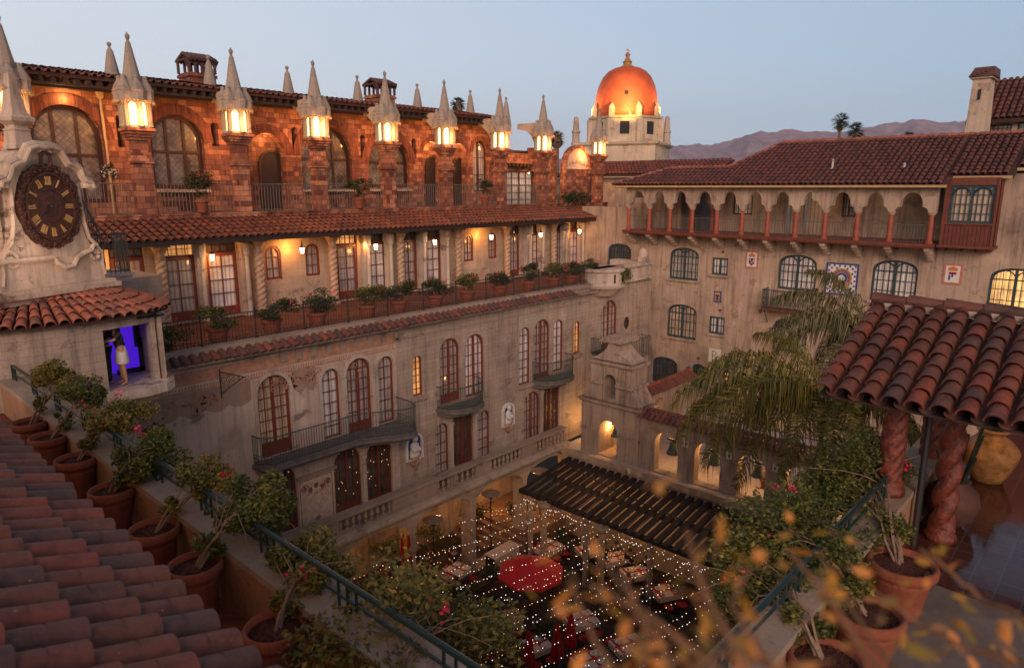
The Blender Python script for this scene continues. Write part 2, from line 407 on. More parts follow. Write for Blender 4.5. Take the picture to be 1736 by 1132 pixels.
def spot(loc, to, e, ang=70, col=(1, .6, .25), r=.1, blend=.6):
    d = bpy.data.lights.new('flood_or_fill_light', 'SPOT'); d.energy = e; d.color = col; d.shadow_soft_size = r
    d.spot_size = R(ang); d.spot_blend = blend
    o = bpy.data.objects.new('flood_or_fill_light', d); C.objects.link(o); o.location = loc
    o.rotation_euler = (V(loc)-V(to)).to_track_quat('Z', 'Y').to_euler(); return o

# ---------------------------------------------------------------- openings
def arch(u0, u1, v0, v1, kind='round', n=12, rise=None):
    c = (u0+u1)/2; h = (u1-u0)/2
    if kind == 'flat': top = [(u1, v1), (u0, v1)]
    elif kind == 'round': top = [(c+h*math.cos(math.pi*i/n), v1-h+h*math.sin(math.pi*i/n)) for i in range(n+1)]
    elif kind == 'seg':
        rs = rise or h*.55; top = [(c+h*math.cos(math.pi*i/n), v1-rs+rs*math.sin(math.pi*i/n)**.8) for i in range(n+1)]
    elif kind == 'lobe':
        top = []
        s0 = v1 - h*.95
        for i in range(n+1):
            a = math.pi*i/n
            top.append((c+h*math.cos(a)*(1 if abs(math.cos(a)) > .72 else .86), s0 + h*.95*math.sin(a)**.75*(1 if abs(math.cos(a)) < .72 else .86)))
    return [(u0, v0), (u1, v0)] + top
def topv(u, u0, u1, v1, kind, rise=None):
    c = (u0+u1)/2; h = (u1-u0)/2; x = min(1, abs(u-c)/h); s_ = math.sqrt(max(0, 1-x*x))
    if kind == 'round': return v1-h+h*s_
    if kind == 'seg':
        rs = rise or h*.55; return v1-rs+rs*s_**.8
    return v1
def window(parent, F, u0, u1, v0, v1, kind='round', cols=2, rows=5, frame='red_frame', pane='curtain', leaves=2, w=.12, t=.07, name='window', kick=0, rise=None, grille=False, sill=None, label=None, heavy=0):
    o = arch(u0, u1, v0, v1, kind, rise=rise); i_ = arch(u0+t, u1-t, v0+t, v1-t, kind, rise=None if rise is None else rise*.95)
    m = MB(); m.ring(F, o, i_, w-.04, w+.04)
    uu0, uu1, vv1 = u0+t, u1-t, v1-t
    if leaves == 2:
        c = (u0+u1)/2; m.boxF(F, c-t*.6, c+t*.6, v0+t, topv(c, uu0, uu1, vv1, kind, rise)+.01, w-.05, w+.03)
    thin = heavy or (.02 if t < .09 else .028)
    n = cols*leaves
    for j in range(1, n):
        if leaves == 2 and j == n//2: continue
        u = u0 + (u1-u0)*j/n; m.boxF(F, u-thin/2, u+thin/2, v0+t, topv(u, uu0, uu1, vv1, kind, rise), w-.03, w+.02)
    for j in range(1, rows):
        v = v0+kick + (v1-v0-kick)*j/rows
        a, b = uu0, uu1
        if kind == 'round':
            h = (uu1-uu0)/2; c = (uu0+uu1)/2; dz = v-(vv1-h)
            if dz > 0:
                if dz >= h: continue
                x = math.sqrt(h*h-dz*dz); a, b = c-x, c+x
        elif kind == 'seg' and v > v1-(rise or (u1-u0)*.27): continue
        m.boxF(F, a, b, v-thin/2, v+thin/2, w-.032, w+.018)
    if kick: m.boxF(F, uu0, uu1, v0+t, v0+kick, w-.035, w+.025)
    if grille:
        for q in range(2):
            a = uu0+(uu1-uu0)*q/2; b = uu0+(uu1-uu0)*(q+1)/2
            rr = min((b-a)/2, (rise or (u1-u0)*.27))
            oo = [((a+b)/2+(b-a)/2*math.cos(math.pi*x/8), v1-t-rr+rr*.95*math.sin(math.pi*x/8)) for x in range(9)]
            m.tube([F(x, y, w-.03) for x, y in oo], .028, 4)
        m.boxF(F, uu0, uu1, v1-t-rr-.03, v1-t-rr+.02, w-.045, w+.01)
    wn = m.build(name, frame, parent)
    if label: wn['label'] = label
    g = MB(); g.plate(F, i_, w+.025, w+.035); g.build('pane', pane, wn)
    if sill: MB().boxF(F, u0-.08, u1+.08, v0-.13, v0-.003, -.12, .1).build('sill', sill, wn)
    return wn

# ---------------------------------------------------------------- roof tiles
def tiles(name, o, e, s, W, L, pitch, course, mat, parent=None, seg=5, shell=False, jit=.01, clip=None, under='underlay', seed=1, rad=None, pans=False):
    """o: upper/eave corner at the EAVE, e: unit vector along the eave, s: unit vector up the slope"""
    rr = random.Random(seed); o, e, s = V(o), V(e).normalized(), V(s).normalized(); nrm = e.cross(s)
    if nrm.z < 0: nrm = -nrm
    m = MB(); nb = int(W/pitch); nc = int(math.ceil(L/course)); r = rad or pitch*.36
    for i in range(nb):
        for j in range(nc):
            u = (i+.5)*pitch
            l0 = j*course; l1 = min(l0+course*1.12, L)
            if clip and not clip(u, l0+course*.5): continue
            du = rr.uniform(-jit, jit); dv = rr.uniform(-jit, jit)*(1 if rr.random() < .85 else 3.5); lift = rr.uniform(0, jit*.6); tint = min(1, max(0.01, rr.random()))
            tw = rr.uniform(-jit, jit)
            A = []; B = []
            for q in range(seg+1):
                a = math.pi*q/seg
                A.append((math.cos(a)*r*1.06, math.sin(a)*r*1.0)); B.append((math.cos(a)*r*.88, math.sin(a)*r*.84))
            p0 = o+e*(u+du)+s*(l0+dv)+nrm*(.02+lift+pitch*.06); p1 = o+e*(u+du+tw)+s*(l1+dv)+nrm*(.005+lift)
            vs = [p0+e*x+nrm*y for x, y in A] + [p1+e*x+nrm*y for x, y in B]
            n = seg+1
            fs = [(q, q+1, n+q+1, n+q) for q in range(seg)]
            m.add(vs, fs, tint)
            if shell or j == 0:
                th = .018 if shell else pitch*.07
                f_ = 1-th/r
                vi = [p0+e*x*f_+nrm*y*f_ for x, y in A]; vo = [p0+e*x+nrm*y for x, y in A]
                vi2 = [p0+s*(course*.5)+e*x*f_+nrm*y*f_ for x, y in A]
                m.add(vo+vi+vi2, [(q+1, q, n+q, n+q+1) for q in range(seg)] + [(n+q+1, n+q, 2*n+q, 2*n+q+1) for q in range(seg)], tint)
            if pans:
                tint2 = max(.01, rr.random()*.6)
                c0 = o+e*(u+pitch/2)+s*l0; c1 = o+e*(u+pitch/2)+s*(l1)
                rp = pitch*.34
                vs = [c0+e*math.cos(math.pi+math.pi*q/seg)*rp*1+nrm*(math.sin(math.pi+math.pi*q/seg)*rp*.8+.045) for q in range(seg+1)] + \
                     [c1+e*math.cos(math.pi+math.pi*q/seg)*rp*1+nrm*(math.sin(math.pi+math.pi*q/seg)*rp*.8+.03) for q in range(seg+1)]
                m.add(vs, [(q, q+1, n+q+1, n+q) for q in range(seg)], tint2)
    ob = m.build(name, mat, parent, smooth=True)
    return ob
def sheet(name, pts, th, mat, parent=None):
    """sloped slab under tiles: 4 corner points, thickness downward"""
    m = MB(); P = [V(p) for p in pts]; n = len(P); Q = [p-V((0, 0, th)) for p in P]
    m.add(P+Q, [tuple(range(n)), tuple(range(n, 2*n))[::-1]] + [(i, n+i, n+(i+1) % n, (i+1) % n) for i in range(n)])
    return m.build(name, mat, parent)

# ---------------------------------------------------------------- railings
def rail(m, pts, z0, h, sp=.13, r=.012, top=.022, close=False, bulge=0, mid=None):
    for a, b in zip(pts[:-1], pts[1:]):
        a, b = V((*a[:2], 0)), V((*b[:2], 0)); L = (b-a).length; n = max(1, round(L/sp))
        for i in range(n):
            p = a+(b-a)*(i/n); m.tube([(p.x, p.y, z0), (p.x, p.y, z0+h)], r, 4, cap=False)
        for zz, rr in ((z0+h, top), (z0+.06, top*.7)) + (((z0+mid, top*.6),) if mid else ()):
            m.tube([(a.x, a.y, zz), (b.x, b.y, zz)], rr, 5)
    return m

# ---------------------------------------------------------------- plants
def leaves(m, c, rad, n, size, rr, flat=1.0, hang=0, clumps=9, bias=0.0):
    """leaf-sized quads gathered in clumps with gaps between them"""
    c = V(c); cl = []
    for i in range(clumps):
        d = V((rr.gauss(0, 1), rr.gauss(0, 1), rr.gauss(0, 1)*.8)).normalized()*rr.uniform(.25, .95)
        cl.append((V((d.x*rad[0], d.y*rad[1], d.z*rad[2])), rr.uniform(.32, .55), rr.uniform(-.18, .18)))
    for i in range(n):
        cc, cr, ct = cl[rr.randrange(clumps)]
        d = V((rr.gauss(0, 1), rr.gauss(0, 1), rr.gauss(0, 1))).normalized()*rr.random()**.4
        p = c+cc+V((d.x*rad[0], d.y*rad[1], d.z*rad[2]*flat))*cr
        s_ = size*rr.uniform(.6, 1.25)
        a = V((rr.gauss(0, 1), rr.gauss(0, 1), rr.gauss(0, .5)-hang)).normalized(); b = a.cross(V((rr.gauss(0, 1), rr.gauss(0, 1), rr.gauss(0, 1)+1.2)).normalized())
        if b.length < .1: continue
        b.normalize(); nn = a.cross(b)
        tt = min(1, max(.01, rr.gauss(.42+ct+bias, .22)))
        m.add([p-a*s_*.55, p+b*s_*.3+nn*s_*.1, p+a*s_*.55, p-b*s_*.3+nn*s_*.1], [(0, 1, 2, 3)], tt)
def curve(a, b, sag, n=6, rr=None, j=0):
    a, b = V(a), V(b); out = []
    for i in range(n+1):
        t = i/n; p = a.lerp(b, t); p.z += sag*4*t*(1-t)
        if rr and 0 < i < n: p += V((rr.uniform(-j, j), rr.uniform(-j, j), rr.uniform(-j, j)))
        out.append(p)
    return out
def pot_mesh(m, c, r=.3, h=.5):
    m.lathe(c, [(r*.62, 0), (r*.66, .03), (r*.86, h*.68), (r*.88, h*.7), (r*.86, h*.72), (r*.9, h*.80), (r*1.02, h*.82), (r*1.05, h*.88), (r*1.05, h*.96), (r*1.0, h), (r*.90, h), (r*.88, h*.82), (r*.3, h*.81)], 28)
def plant(name, label, cat, base, fol, frad, seed, n=1400, size=.06, pr=.3, ph=.5, group=None, leaf='leaf', flowers=60, petal='petal', mulch=True, stems=4, hang=0, clumps=10):
    """terracotta pot with stems leaning to where the foliage hangs"""
    rr = random.Random(seed); root = thing(name, label, cat, base, group); b = V(base)
    m = MB(); pot_mesh(m, b, pr, ph); p = m.build('pot', 'terracotta', root, smooth=False)
    for poly in p.data.polygons: poly.use_smooth = len(poly.vertices) == 4
    s_ = MB(); s_.lathe(b+V((0, 0, ph*.86)), [(pr*.875, 0), (pr*.87, .02), (pr*.4, .035), (.01, .04)], 24)
    if pr > .28 and mulch:
        for i in range(260):
            a = rr.uniform(0, 6.28); q = pr*.82*rr.random()**.5; z = ph*.86+.035
            c = b+V((q*math.cos(a), q*math.sin(a), z)); d1 = V((rr.gauss(0, 1), rr.gauss(0, 1), rr.gauss(0, .5))).normalized()*rr.uniform(.012, .03); d2 = d1.cross(V((rr.gauss(0,1), rr.gauss(0,1), 1))).normalized()*.012
            s_.add([c-d1, c+d2, c+d1, c-d2], [(0, 1, 2, 3)])
    s_.build('soil', 'bark_mulch', p)
    t = MB(); f = V(fol)
    for i in range(stems):
        st = b+V((rr.uniform(-.06, .06), rr.uniform(-.06, .06), ph*.85)); en = f+V((rr.uniform(-1, 1)*frad[0]*.5, rr.uniform(-1, 1)*frad[1]*.5, rr.uniform(-.3, .3)*frad[2]))
        pts = curve(st, en, rr.uniform(.05, .2)*(en-st).length, 7, rr, .03*pr/.3)
        t.tube(pts, .017*pr/.3, 5, .006)
        for q in range(3):
            k0 = pts[rr.randint(3, 6)]; e2 = f+V((rr.uniform(-1, 1)*frad[0], rr.uniform(-1, 1)*frad[1], rr.uniform(-.8, .8)*frad[2]))
            t.tube(curve(k0, e2, .08, 4, rr, .02), .007*pr/.3, 4, .003)
    t.build('stem', 'stem', root)
    l = MB(); leaves(l, f, frad, n, size, rr, hang=hang, clumps=clumps)
    leaves(l, b+V((0, 0, ph))+(f-b-V((0, 0, ph)))*.35, V(frad)*.45, n//9, size, rr, clumps=6)
    l.build('foliage', leaf, root)
    if flowers:
        fl = MB()
        for q in range(max(2, flowers//12)):
            d = V((rr.gauss(0, 1), rr.gauss(0, 1), abs(rr.gauss(0, 1)))).normalized()
            c = f+V((d.x*frad[0], d.y*frad[1], d.z*frad[2]))*.95
            for x in range(12):
                p_ = c+V((rr.gauss(0, 1), rr.gauss(0, 1), rr.gauss(0, 1)))*size*.8
                a = V((rr.gauss(0,1), rr.gauss(0,1), rr.gauss(0,1))).normalized()*size*.38; bb = a.cross(V((rr.gauss(0,1), rr.gauss(0,1), rr.gauss(0,1)))).normalized()*size*.34
                fl.add([p_-a, p_+bb, p_+a, p_-bb], [(0, 1, 2, 3)], rr.uniform(.05, 1))
        fl.build('flower', petal, root)
    return root

# ================================================================ ground, hills
tag(MB().box(-60, 20.9, -60, 80, -18.2, -17.9).build('ground_slab', 'ground'), kind='structure')
g = MB(); g.add([(-4500, -4500, -18.0), (4500, -4500, -18.0), (4500, 4500, -18.0), (-4500, 4500, -18.0)], [(0, 1, 2, 3)])
bpy.data.objects.remove(bpy.data.objects['ground_slab']); tag(g.build('ground', 'ground'), kind='structure')
prof = [(700, 300), (900, 275), (1000, 262), (1060, 262), (1100, 255), (1137, 248), (1185, 244), (1201, 246), (1235, 240), (1262, 230), (1290, 221.7), (1312, 225), (1340, 218), (1365, 224),
        (1396, 223), (1430, 224), (1472, 216), (1503, 209), (1530, 207), (1554, 202), (1573, 203), (1595, 208), (1618, 206), (1680, 204), (1760, 212), (1900, 225), (2100, 250), (2400, 280)]
def mountain():
    m = MB(); D = 4200; rows = []; rr = random.Random(3); NX = 260
    for j in range(26):
        row = []
        for i in range(NX):
            px = 700 + 1700*i/(NX-1)
            for (a, ya), (b, yb) in zip(prof[:-1], prof[1:]):
                if a <= px <= b: py = ya+(yb-ya)*(px-a)/(b-a); break
            r = ray(px, py); d = math.hypot(r.x, r.y); top = r.z/d*D
            f = j/25; dist = D*(1 - .34*f); fall = (1-f)**1.25
            ridge = math.sin(px*.045+f*5)*.5+math.sin(px*.11+1.7-f*9)*.3+math.sin(px*.23+f*17)*.2+math.sin(px*.51-f*23)*.14
            z = -18 + (top+18)*fall + ridge*46*math.sin(math.pi*min(1, f*1.15))
            if j == 0: z = top + (rr.random()-.5)*9
            row.append((r.x/d*dist, r.y/d*dist, max(-18.5, z)))
        rows.append(row)
    m.add([p for r_ in rows for p in r_], [(j*NX+i, j*NX+i+1, (j+1)*NX+i+1, (j+1)*NX+i) for j in range(25) for i in range(NX-1)])
    return m.build('hills', 'mountain', smooth=True)
tag(mountain(), kind='structure')

# ================================================================ long left wing
LB = thing('hotel_building', 'long hotel wing with red arched windows, tiled ledges and a brick top storey with lanterns', 'building', (22, 22, -17.95))
Y0 = 22.0; F0 = FYf(Y0)
def pw(l, r, t, b, d=Y0, fn=onY):
    """window seen at left, right, top, bottom -> its extent on the wall plane"""
    cy_ = (t+b)/2
    if fn is onY: a = fn(l, cy_, d).x; c = fn(r, cy_, d).x
    else: a = fn(l, cy_, d).y; c = fn(r, cy_, d).y
    zt = fn((l+r)/2, t, d).z; zb = fn((l+r)/2, b, d).z
    return min(a, c), max(a, c), zb, zt
W3 = [  # third storey
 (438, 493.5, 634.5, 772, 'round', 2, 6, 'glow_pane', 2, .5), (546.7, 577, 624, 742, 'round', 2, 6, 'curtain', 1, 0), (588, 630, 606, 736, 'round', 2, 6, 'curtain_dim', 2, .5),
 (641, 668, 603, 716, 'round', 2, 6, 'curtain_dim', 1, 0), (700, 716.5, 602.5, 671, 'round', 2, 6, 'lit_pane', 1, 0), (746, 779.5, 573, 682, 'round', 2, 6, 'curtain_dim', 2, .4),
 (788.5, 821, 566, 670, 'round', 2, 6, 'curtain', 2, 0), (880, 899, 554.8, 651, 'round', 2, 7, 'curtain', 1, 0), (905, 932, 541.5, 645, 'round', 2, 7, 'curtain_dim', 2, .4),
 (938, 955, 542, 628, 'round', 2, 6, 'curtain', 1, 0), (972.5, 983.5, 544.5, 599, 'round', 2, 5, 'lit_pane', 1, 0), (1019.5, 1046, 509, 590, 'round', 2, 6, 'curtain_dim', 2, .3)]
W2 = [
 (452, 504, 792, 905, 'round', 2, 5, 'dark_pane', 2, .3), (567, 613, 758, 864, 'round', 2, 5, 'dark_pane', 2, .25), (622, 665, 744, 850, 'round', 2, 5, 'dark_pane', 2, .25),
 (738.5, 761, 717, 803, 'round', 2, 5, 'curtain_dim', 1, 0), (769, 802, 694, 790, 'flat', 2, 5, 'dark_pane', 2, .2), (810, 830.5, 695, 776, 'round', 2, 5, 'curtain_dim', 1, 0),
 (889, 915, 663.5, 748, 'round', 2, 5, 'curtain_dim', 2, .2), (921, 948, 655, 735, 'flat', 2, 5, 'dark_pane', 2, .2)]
XM = onY(673, 650, Y0).x
XL, XR, ZT, ZB = 5.2, 36.3, -5.2, -13.4
hl, hr = [], []; specs = []
for W in (W3, W2):
    for (l, r, t, b, kd, c, rw, pn, lv, kick) in W:
        u0, u1, v0, v1 = pw(l, r, t, b)
        specs.append((u0, u1, v0, v1, kd, c, rw, pn, lv, kick))
        (hl if (u0+u1)/2 < XM else hr).append(arch(u0, u1, v0, v1, kd))
hl.append(arch(*pw(216, 281, 672, 790), 'round'))
specs.append((*pw(216, 281, 672, 790), 'round', 2, 4, 'curtain_dim', 2, 0))
# oval window in the corner tower
oc = onY(1062, 547, Y0); ov = [(oc.x+.27*math.cos(2*math.pi*i/20), oc.z+.36*math.sin(2*math.pi*i/20)) for i in range(20)]
hr.append(ov)
# statue niches are real recesses
N1 = pw(689, 712, 733, 785); N2 = pw(852.5, 868, 683, 724)
m = MB(); m.panel(F0, [(XL, ZB), (XM, ZB), (XM, ZT), (XL, ZT)], hl, .3); m.build('wall', 'mural_plaster', LB)
m = MB(); m.panel(F0, [(XM, ZB), (XR, ZB), (XR, ZT), (XM, ZT)], hr, .3); m.box(XR-.02, XR, Y0+.001, Y0+3, ZB, ZT); m.build('wall', 'board_concrete', LB)
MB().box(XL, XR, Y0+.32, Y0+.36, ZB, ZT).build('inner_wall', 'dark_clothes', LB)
for (u0, u1, v0, v1, kd, c, rw, pn, lv, kick) in specs:
    wn = window(LB, F0, u0, u1, v0, v1, kd, c, rw, 'red_frame', pn, lv, .12, .085 if u1-u0 > .9 else .06, 'window', kick)
m = MB(); m.ring(F0, ov, [(oc.x+(x-oc.x)*.78, oc.z+(z-oc.z)*.82) for x, z in ov], .0, .1); o = m.build('window', 'brown_frame', LB)
MB().plate(F0, ov, .09, .11).build('pane', 'dark_pane', o)
# white archivolts round the painted windows
m = MB()
for s_ in specs[:4]:
    o1 = arch(s_[0]-.13, s_[1]+.13, s_[2], s_[3]+.13, 'round')[2:]; i1 = arch(s_[0], s_[1], s_[2], s_[3], 'round')[2:]
    o1 = [(s_[1]+.13, s_[2])]+o1+[(s_[0]-.13, s_[2])]; i1 = [(s_[1], s_[2])]+i1+[(s_[0], s_[2])]
    n = len(o1)
    P = [F0(*p, -.045) for p in o1]+[F0(*p, -.045) for p in i1]+[F0(*p, -.001) for p in o1]+[F0(*p, -.001) for p in i1]
    m.add(P, [q for a in range(n-1) for q in ((a, a+1, n+a+1, n+a), (a, 2*n+a, 2*n+a+1, a+1), (n+a, n+a+1, 3*n+a+1, 3*n+a))])
m.build('window_surround', 'cream_stone', LB)
# sills
for i in (4, 5, 6, 7, 9, 10):
    s_ = specs[i]; MB().box(s_[0]-.16, s_[1]+.16, Y0-.14, Y0-.001, s_[2]-.17, s_[2]-.01).build('sill', 'coping_stone', LB)
# colonnettes and shallow pilasters between the tall windows
m = MB()
for px, t, b in ((582, 640, 735), (635, 630, 722), (617.5, 775, 852), (765.5, 720, 792), (806, 705, 780), (918, 665, 740)):
    p = onY(px, (t+b)/2, Y0); zt = onY(px, t, Y0).z; zb = onY(px, b, Y0).z
    m = MB(); m.box(p.x-.07, p.x+.07, Y0-.07, Y0-.001, zb, zt); m.box(p.x-.11, p.x+.11, Y0-.1, Y0-.001, zt, zt+.12); m.box(p.x-.1, p.x+.1, Y0-.09, Y0-.001, zb, zb+.1); m.build('pilaster', 'cream_stone', LB)
# painted frieze: ochre band, squares, scrolls and drapery on the plaster
def scroll(m, F, cu, cv, r, turns, w0, wd=.035, dirn=1, ph=0):
    n = int(16*turns); pts = []
    for i in range(n+1):
        t = i/n; a = ph+dirn*turns*2*math.pi*t; q = r*(1-.8*t); pts.append((cu+q*math.cos(a), cv+q*math.sin(a)))
    for a, b in zip(pts[:-1], pts[1:]):
        du, dv = b[0]-a[0], b[1]-a[1]; L = math.hypot(du, dv)+1e-6; nx, ny = -dv/L*wd/2, du/L*wd/2
        m.add([F(a[0]+nx, a[1]+ny, w0), F(a[0]-nx, a[1]-ny, w0), F(b[0]-nx, b[1]-ny, w0), F(b[0]+nx, b[1]+ny, w0)], [(0, 1, 2, 3)])
zA = -5.72
m = MB(); m.boxF(F0, XL, XM-.05, zA-.42, zA, -.006, -.001); m.boxF(F0, XL, XM-.05, zA-.66, zA-.60, -.006, -.001)
m.build('painted_frieze', 'painted_ochre', LB)
m = MB(); r3 = random.Random(5)
x = XL+.3
while x < XM-.3:
    m.boxF(F0, x, x+.16, zA-.31, zA-.13, -.011, -.007); m.boxF(F0, x+.32, x+.37, zA-.25, zA-.19, -.011, -.007); x += .62
x = XL
while x < XM-.1: m.boxF(F0, x, x+.05, zA-.58, zA-.48, -.006, -.001); x += .1
for cx_ in (8.4, 9.3, 12.0, 12.6, 13.2, 14.7):
    for q in range(7):
        scroll(m, F0, cx_+r3.uniform(-.5, .5), zA-.95+r3.uniform(-.25, .2), r3.uniform(.1, .22), 1.3, -.006, .03, r3.choice((-1, 1)), r3.uniform(0, 6))
def blob(m, F, cu, cv, ru, rv, w, rr):
    n = 14; m.add([F(cu, cv, w)]+[F(cu+ru*rr.uniform(.7, 1.15)*math.cos(i*2*math.pi/n), cv+rv*rr.uniform(.7, 1.15)*math.sin(i*2*math.pi/n), w) for i in range(n)], [(0, i+1, (i+1) % n+1) for i in range(n)])
for q in range(26): blob(m, F0, r3.choice((8.2, 9.1, 9.6, 12.1, 12.7, 15.0))+r3.uniform(-.4, .4), zA-1.0+r3.uniform(-.35, .25), r3.uniform(.04, .11), r3.uniform(.04, .1), -.006, r3)
m.build('painted_scrolls', 'painted_ochre', LB)
m = MB()
x = 99
while x < XM-.4:     # scalloped drapery edge
    if not (10.6 < x < 12.2 or 13.2 < x):
        for i in range(8):
            a0, a1 = math.pi*i/8, math.pi*(i+1)/8
            m.add([F0(x+.38-.38*math.cos(a0), zA-1.42-.13*math.sin(a0), -.006), F0(x+.38-.38*math.cos(a1), zA-1.42-.13*math.sin(a1), -.006), F0(x+.38-.36*math.cos(a1), zA-1.34-.11*math.sin(a1), -.006), F0(x+.38-.36*math.cos(a0), zA-1.34-.11*math.sin(a0), -.006)], [(0, 1, 2, 3)])
    x += .76
m.v or m.add([F0(8.3, zA-1.3, -.0065)]*3, [])
for xa_, xb_ in ((XL, specs[0][0]-.2), (specs[0][1]+.2, specs[1][0]-.2)):
    n_ = max(2, round((xb_-xa_)/.76)); w_ = (xb_-xa_)/n_; lo = []
    for j in range(n_):
        for i in range(8): lo.append((xa_+w_*(j+i/8), zA-1.36-.16*math.sin(math.pi*i/8)))
    lo.append((xb_, zA-1.36)); MB().plate(F0, lo+[(xb_, zA-.67), (xa_, zA-.67)], -.0045, -.0035).build('painted_band', 'mural_zone', LB)
# framed painted panel on the second storey
pl = pw(507, 567, 805, 893); m = MB(); m.boxF(F0, pl[0], pl[1], pl[2], pl[3], -.012, -.001); pnl = m.build('painted_panel', 'painted_pale', LB)
m = MB(); u0, u1, v0, v1 = pl
m.ring(F0, [(u0+.05, v0+.05), (u1-.05, v0+.05), (u1-.05, v1-.05), (u0+.05, v1-.05)], [(u0+.08, v0+.08), (u1-.08, v0+.08), (u1-.08, v1-.08), (u0+.08, v1-.08)], -.016, -.013)
for q in range(5):
    cu = u0+.25+q*(u1-u0-.5)/4; rad_ = .16 if q in (0, 4) else .1
    scroll(m, F0, cu, v1-.38-.12*(q % 2), rad_, 1.6, -.016, .05, 1 if q < 3 else -1, q); blob(m, F0, cu, v1-.36-.1*(q % 2), .08, .08, -.015, r3)
    scroll(m, F0, cu, v1-.72+.05*abs(q-2), .12, .5, -.016, .025, -1, 3.14)
scroll(m, F0, (u0+u1)/2, v0+.35, .1, 2, -.016, .03); m.build('scroll', 'painted_brown', pnl)
m = MB(); m.boxF(F0, pl[0]-.05, pl[1]+.12, pl[3]+.03, pl[3]+.16, -.09, -.001); m.build('panel_cornice', 'coping_stone', LB)
# string course and dentils under the tile ledge
m = MB(); m.boxF(F0, XM, 30.1, -6.02, -5.94, -.05, -.001); m.boxF(F0, XM, 30.1, -5.6, -5.5, -.07, -.001); m.boxF(F0, XL, XM-.001, -5.62, -5.5, -.09, -.001)
for i in range(9): m.boxF(F0, 11.9+i*.62, 12.15+i*.62, -6.0, -5.63, -.05, -.002)
m.build('string_course', 'coping_stone', LB)
# tile ledge and terrace edge
m = MB(); m.box(XL, 30.35, 21.86, 22.35, -5.22, -5.02); m.box(XL, 30.3, 21.55, 21.99, -5.47, -5.40); m.build('ledge', 'coping_stone', LB)
tiles('ledge_tiles', (XL+.1, 21.42, -5.43), (1, 0, 0), (0, .80, .42), 23.1, .52, .31, .52, 'dark_tile', LB, 6, jit=.012, seed=4)
tiles('ledge_tiles', (30.15, 21.42, -5.40), (1, 0, 0), (0, .80, .42), .95, .5, .31, .5, 'dark_tile', LB, 6, jit=.012, seed=5)
MB().box(XL, 37, 22.36, 28, -5.4, -5.27).build('terrace_floor', 'paver', LB)
# corner tower cornice, parapet, round balcony
m = MB(); m.box(30.2, 35.9, 21.7, 22.3, -5.25, -5.05); m.box(30.35, 35.85, 21.8, 22.2, -5.05, -4.42); m.box(30.2, 36.0, 21.66, 22.3, -4.42, -4.25); m.box(35.5, 36.3, 22, 24.5, -5.3, -4.3)
for z_, r_ in ((-5.3, 1.05), (-5.18, 1.25)): pass
m.lathe((31.3, 22.1, 0), [(.75, -5.75), (1.0, -5.5), (1.28, -5.3), (1.34, -5.2), (1.2, -5.15), (1.15, -5.05), (1.15, -4.45), (1.27, -4.42), (1.27, -4.26), (1.1, -4.25)], 32)
m.build('corner_parapet', 'cream_stone', LB, smooth=False)
for ax in (-1.9, -1.2): MB().box(31.3+1.17*math.cos(ax)-.04, 31.3+1.17*math.cos(ax)+.04, 22.1+1.17*math.sin(ax)-.05, 22.1+1.17*math.sin(ax), -5.0, -4.55).build('parapet_slot', 'dark_clothes', LB)
m = MB(); m.boxF(FYf(22.0), 34.9, 35.45, -4.24, -3.95, -.2, .1); m.lathe((35.2, 21.95, -3.95), [(.27, 0), (.27, .25), (.2, .42), (.05, .5)], 12); m.build('parapet_finial', 'cream_stone', LB)
# terrace railing along the ledge
m = MB(); rail(m, [(7.4, 22.2), (30.2, 22.2)], -5.02, .92, .115, .009, .018, mid=.78)
for i in range(13):
    x = 7.5+i*1.86; m.lathe((x, 22.2, -5.02), [(.06, 0), (.05, .1), (.025, .14), (.03, .5), (.022, .55), (.03, .95), (.045, 1.0), (.01, 1.09)], 6)
for i in range(180): m.lathe((7.5+i*.126, 22.2, -4.86), [(.03, -.02), (.03, .02)], 5)
m.build('terrace_railing', 'dark_iron', LB)
# ---- fourth storey: doors, windows, columns under the tiled porch
Y4 = 28.0; F4 = FYf(Y4)
D4 = [(192, 250, 437, 545), (278, 335.6, 436, 533), (353, 405, 428, 526), (572, 607, 415, 500), (623, 655.5, 410, 490), (681.6, 707.7, 407, 484), (723, 748, 403, 480), (864.5, 881, 398, 470), (898, 913, 396, 465), (940, 953.4, 391, 458), (966, 981, 390, 455)]
Q4 = [(450, 477, 416.6, 474), (518, 542, 412.5, 467.5), (786.6, 802.5, 397, 443), (828, 842, 395, 438)]
holes = []; S4 = []
for l, r, t, b in D4:
    u0, u1, v0, v1 = pw(l, r, t, b, Y4); v0 = -5.2; holes.append([(u0, v0+.03), (u1, v0+.03), (u1, v1+.62), (u0, v1+.62)]); S4.append((u0, u1, v0+.03, v1))
H4 = []
for l, r, t, b in Q4:
    s_ = pw(l, r, t, b, Y4); H4.append(s_); holes.append(arch(*s_, 'round'))
m = MB(); m.panel(F4, [(5, -5.35), (39.4, -5.35), (39.4, -1.75), (5, -1.75)], holes, .35); m.build('wall', 'light_stucco', LB)
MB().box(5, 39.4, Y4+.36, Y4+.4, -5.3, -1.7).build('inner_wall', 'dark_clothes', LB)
for i, (u0, u1, v0, v1) in enumerate(S4):
    window(LB, F4, u0, u1, v0, v1, 'flat', 2, 4, 'red_frame', 'glow_pane' if i in (0,) else 'curtain_dim' if i % 2 else 'curtain', 1 if u1-u0 < 1.9 else 1, .1, .13, 'door', .35)
    window(LB, F4, u0, u1, v1+.02, v1+.6, 'flat', 4, 2, 'brown_frame', 'lit_pane' if i in (1, 3) else 'dark_pane', 1, .14, .05, 'transom')
for s_ in H4: window(LB, F4, *s_, 'round', 2, 3, 'red_frame', 'curtain_dim', 1, .08, .1)
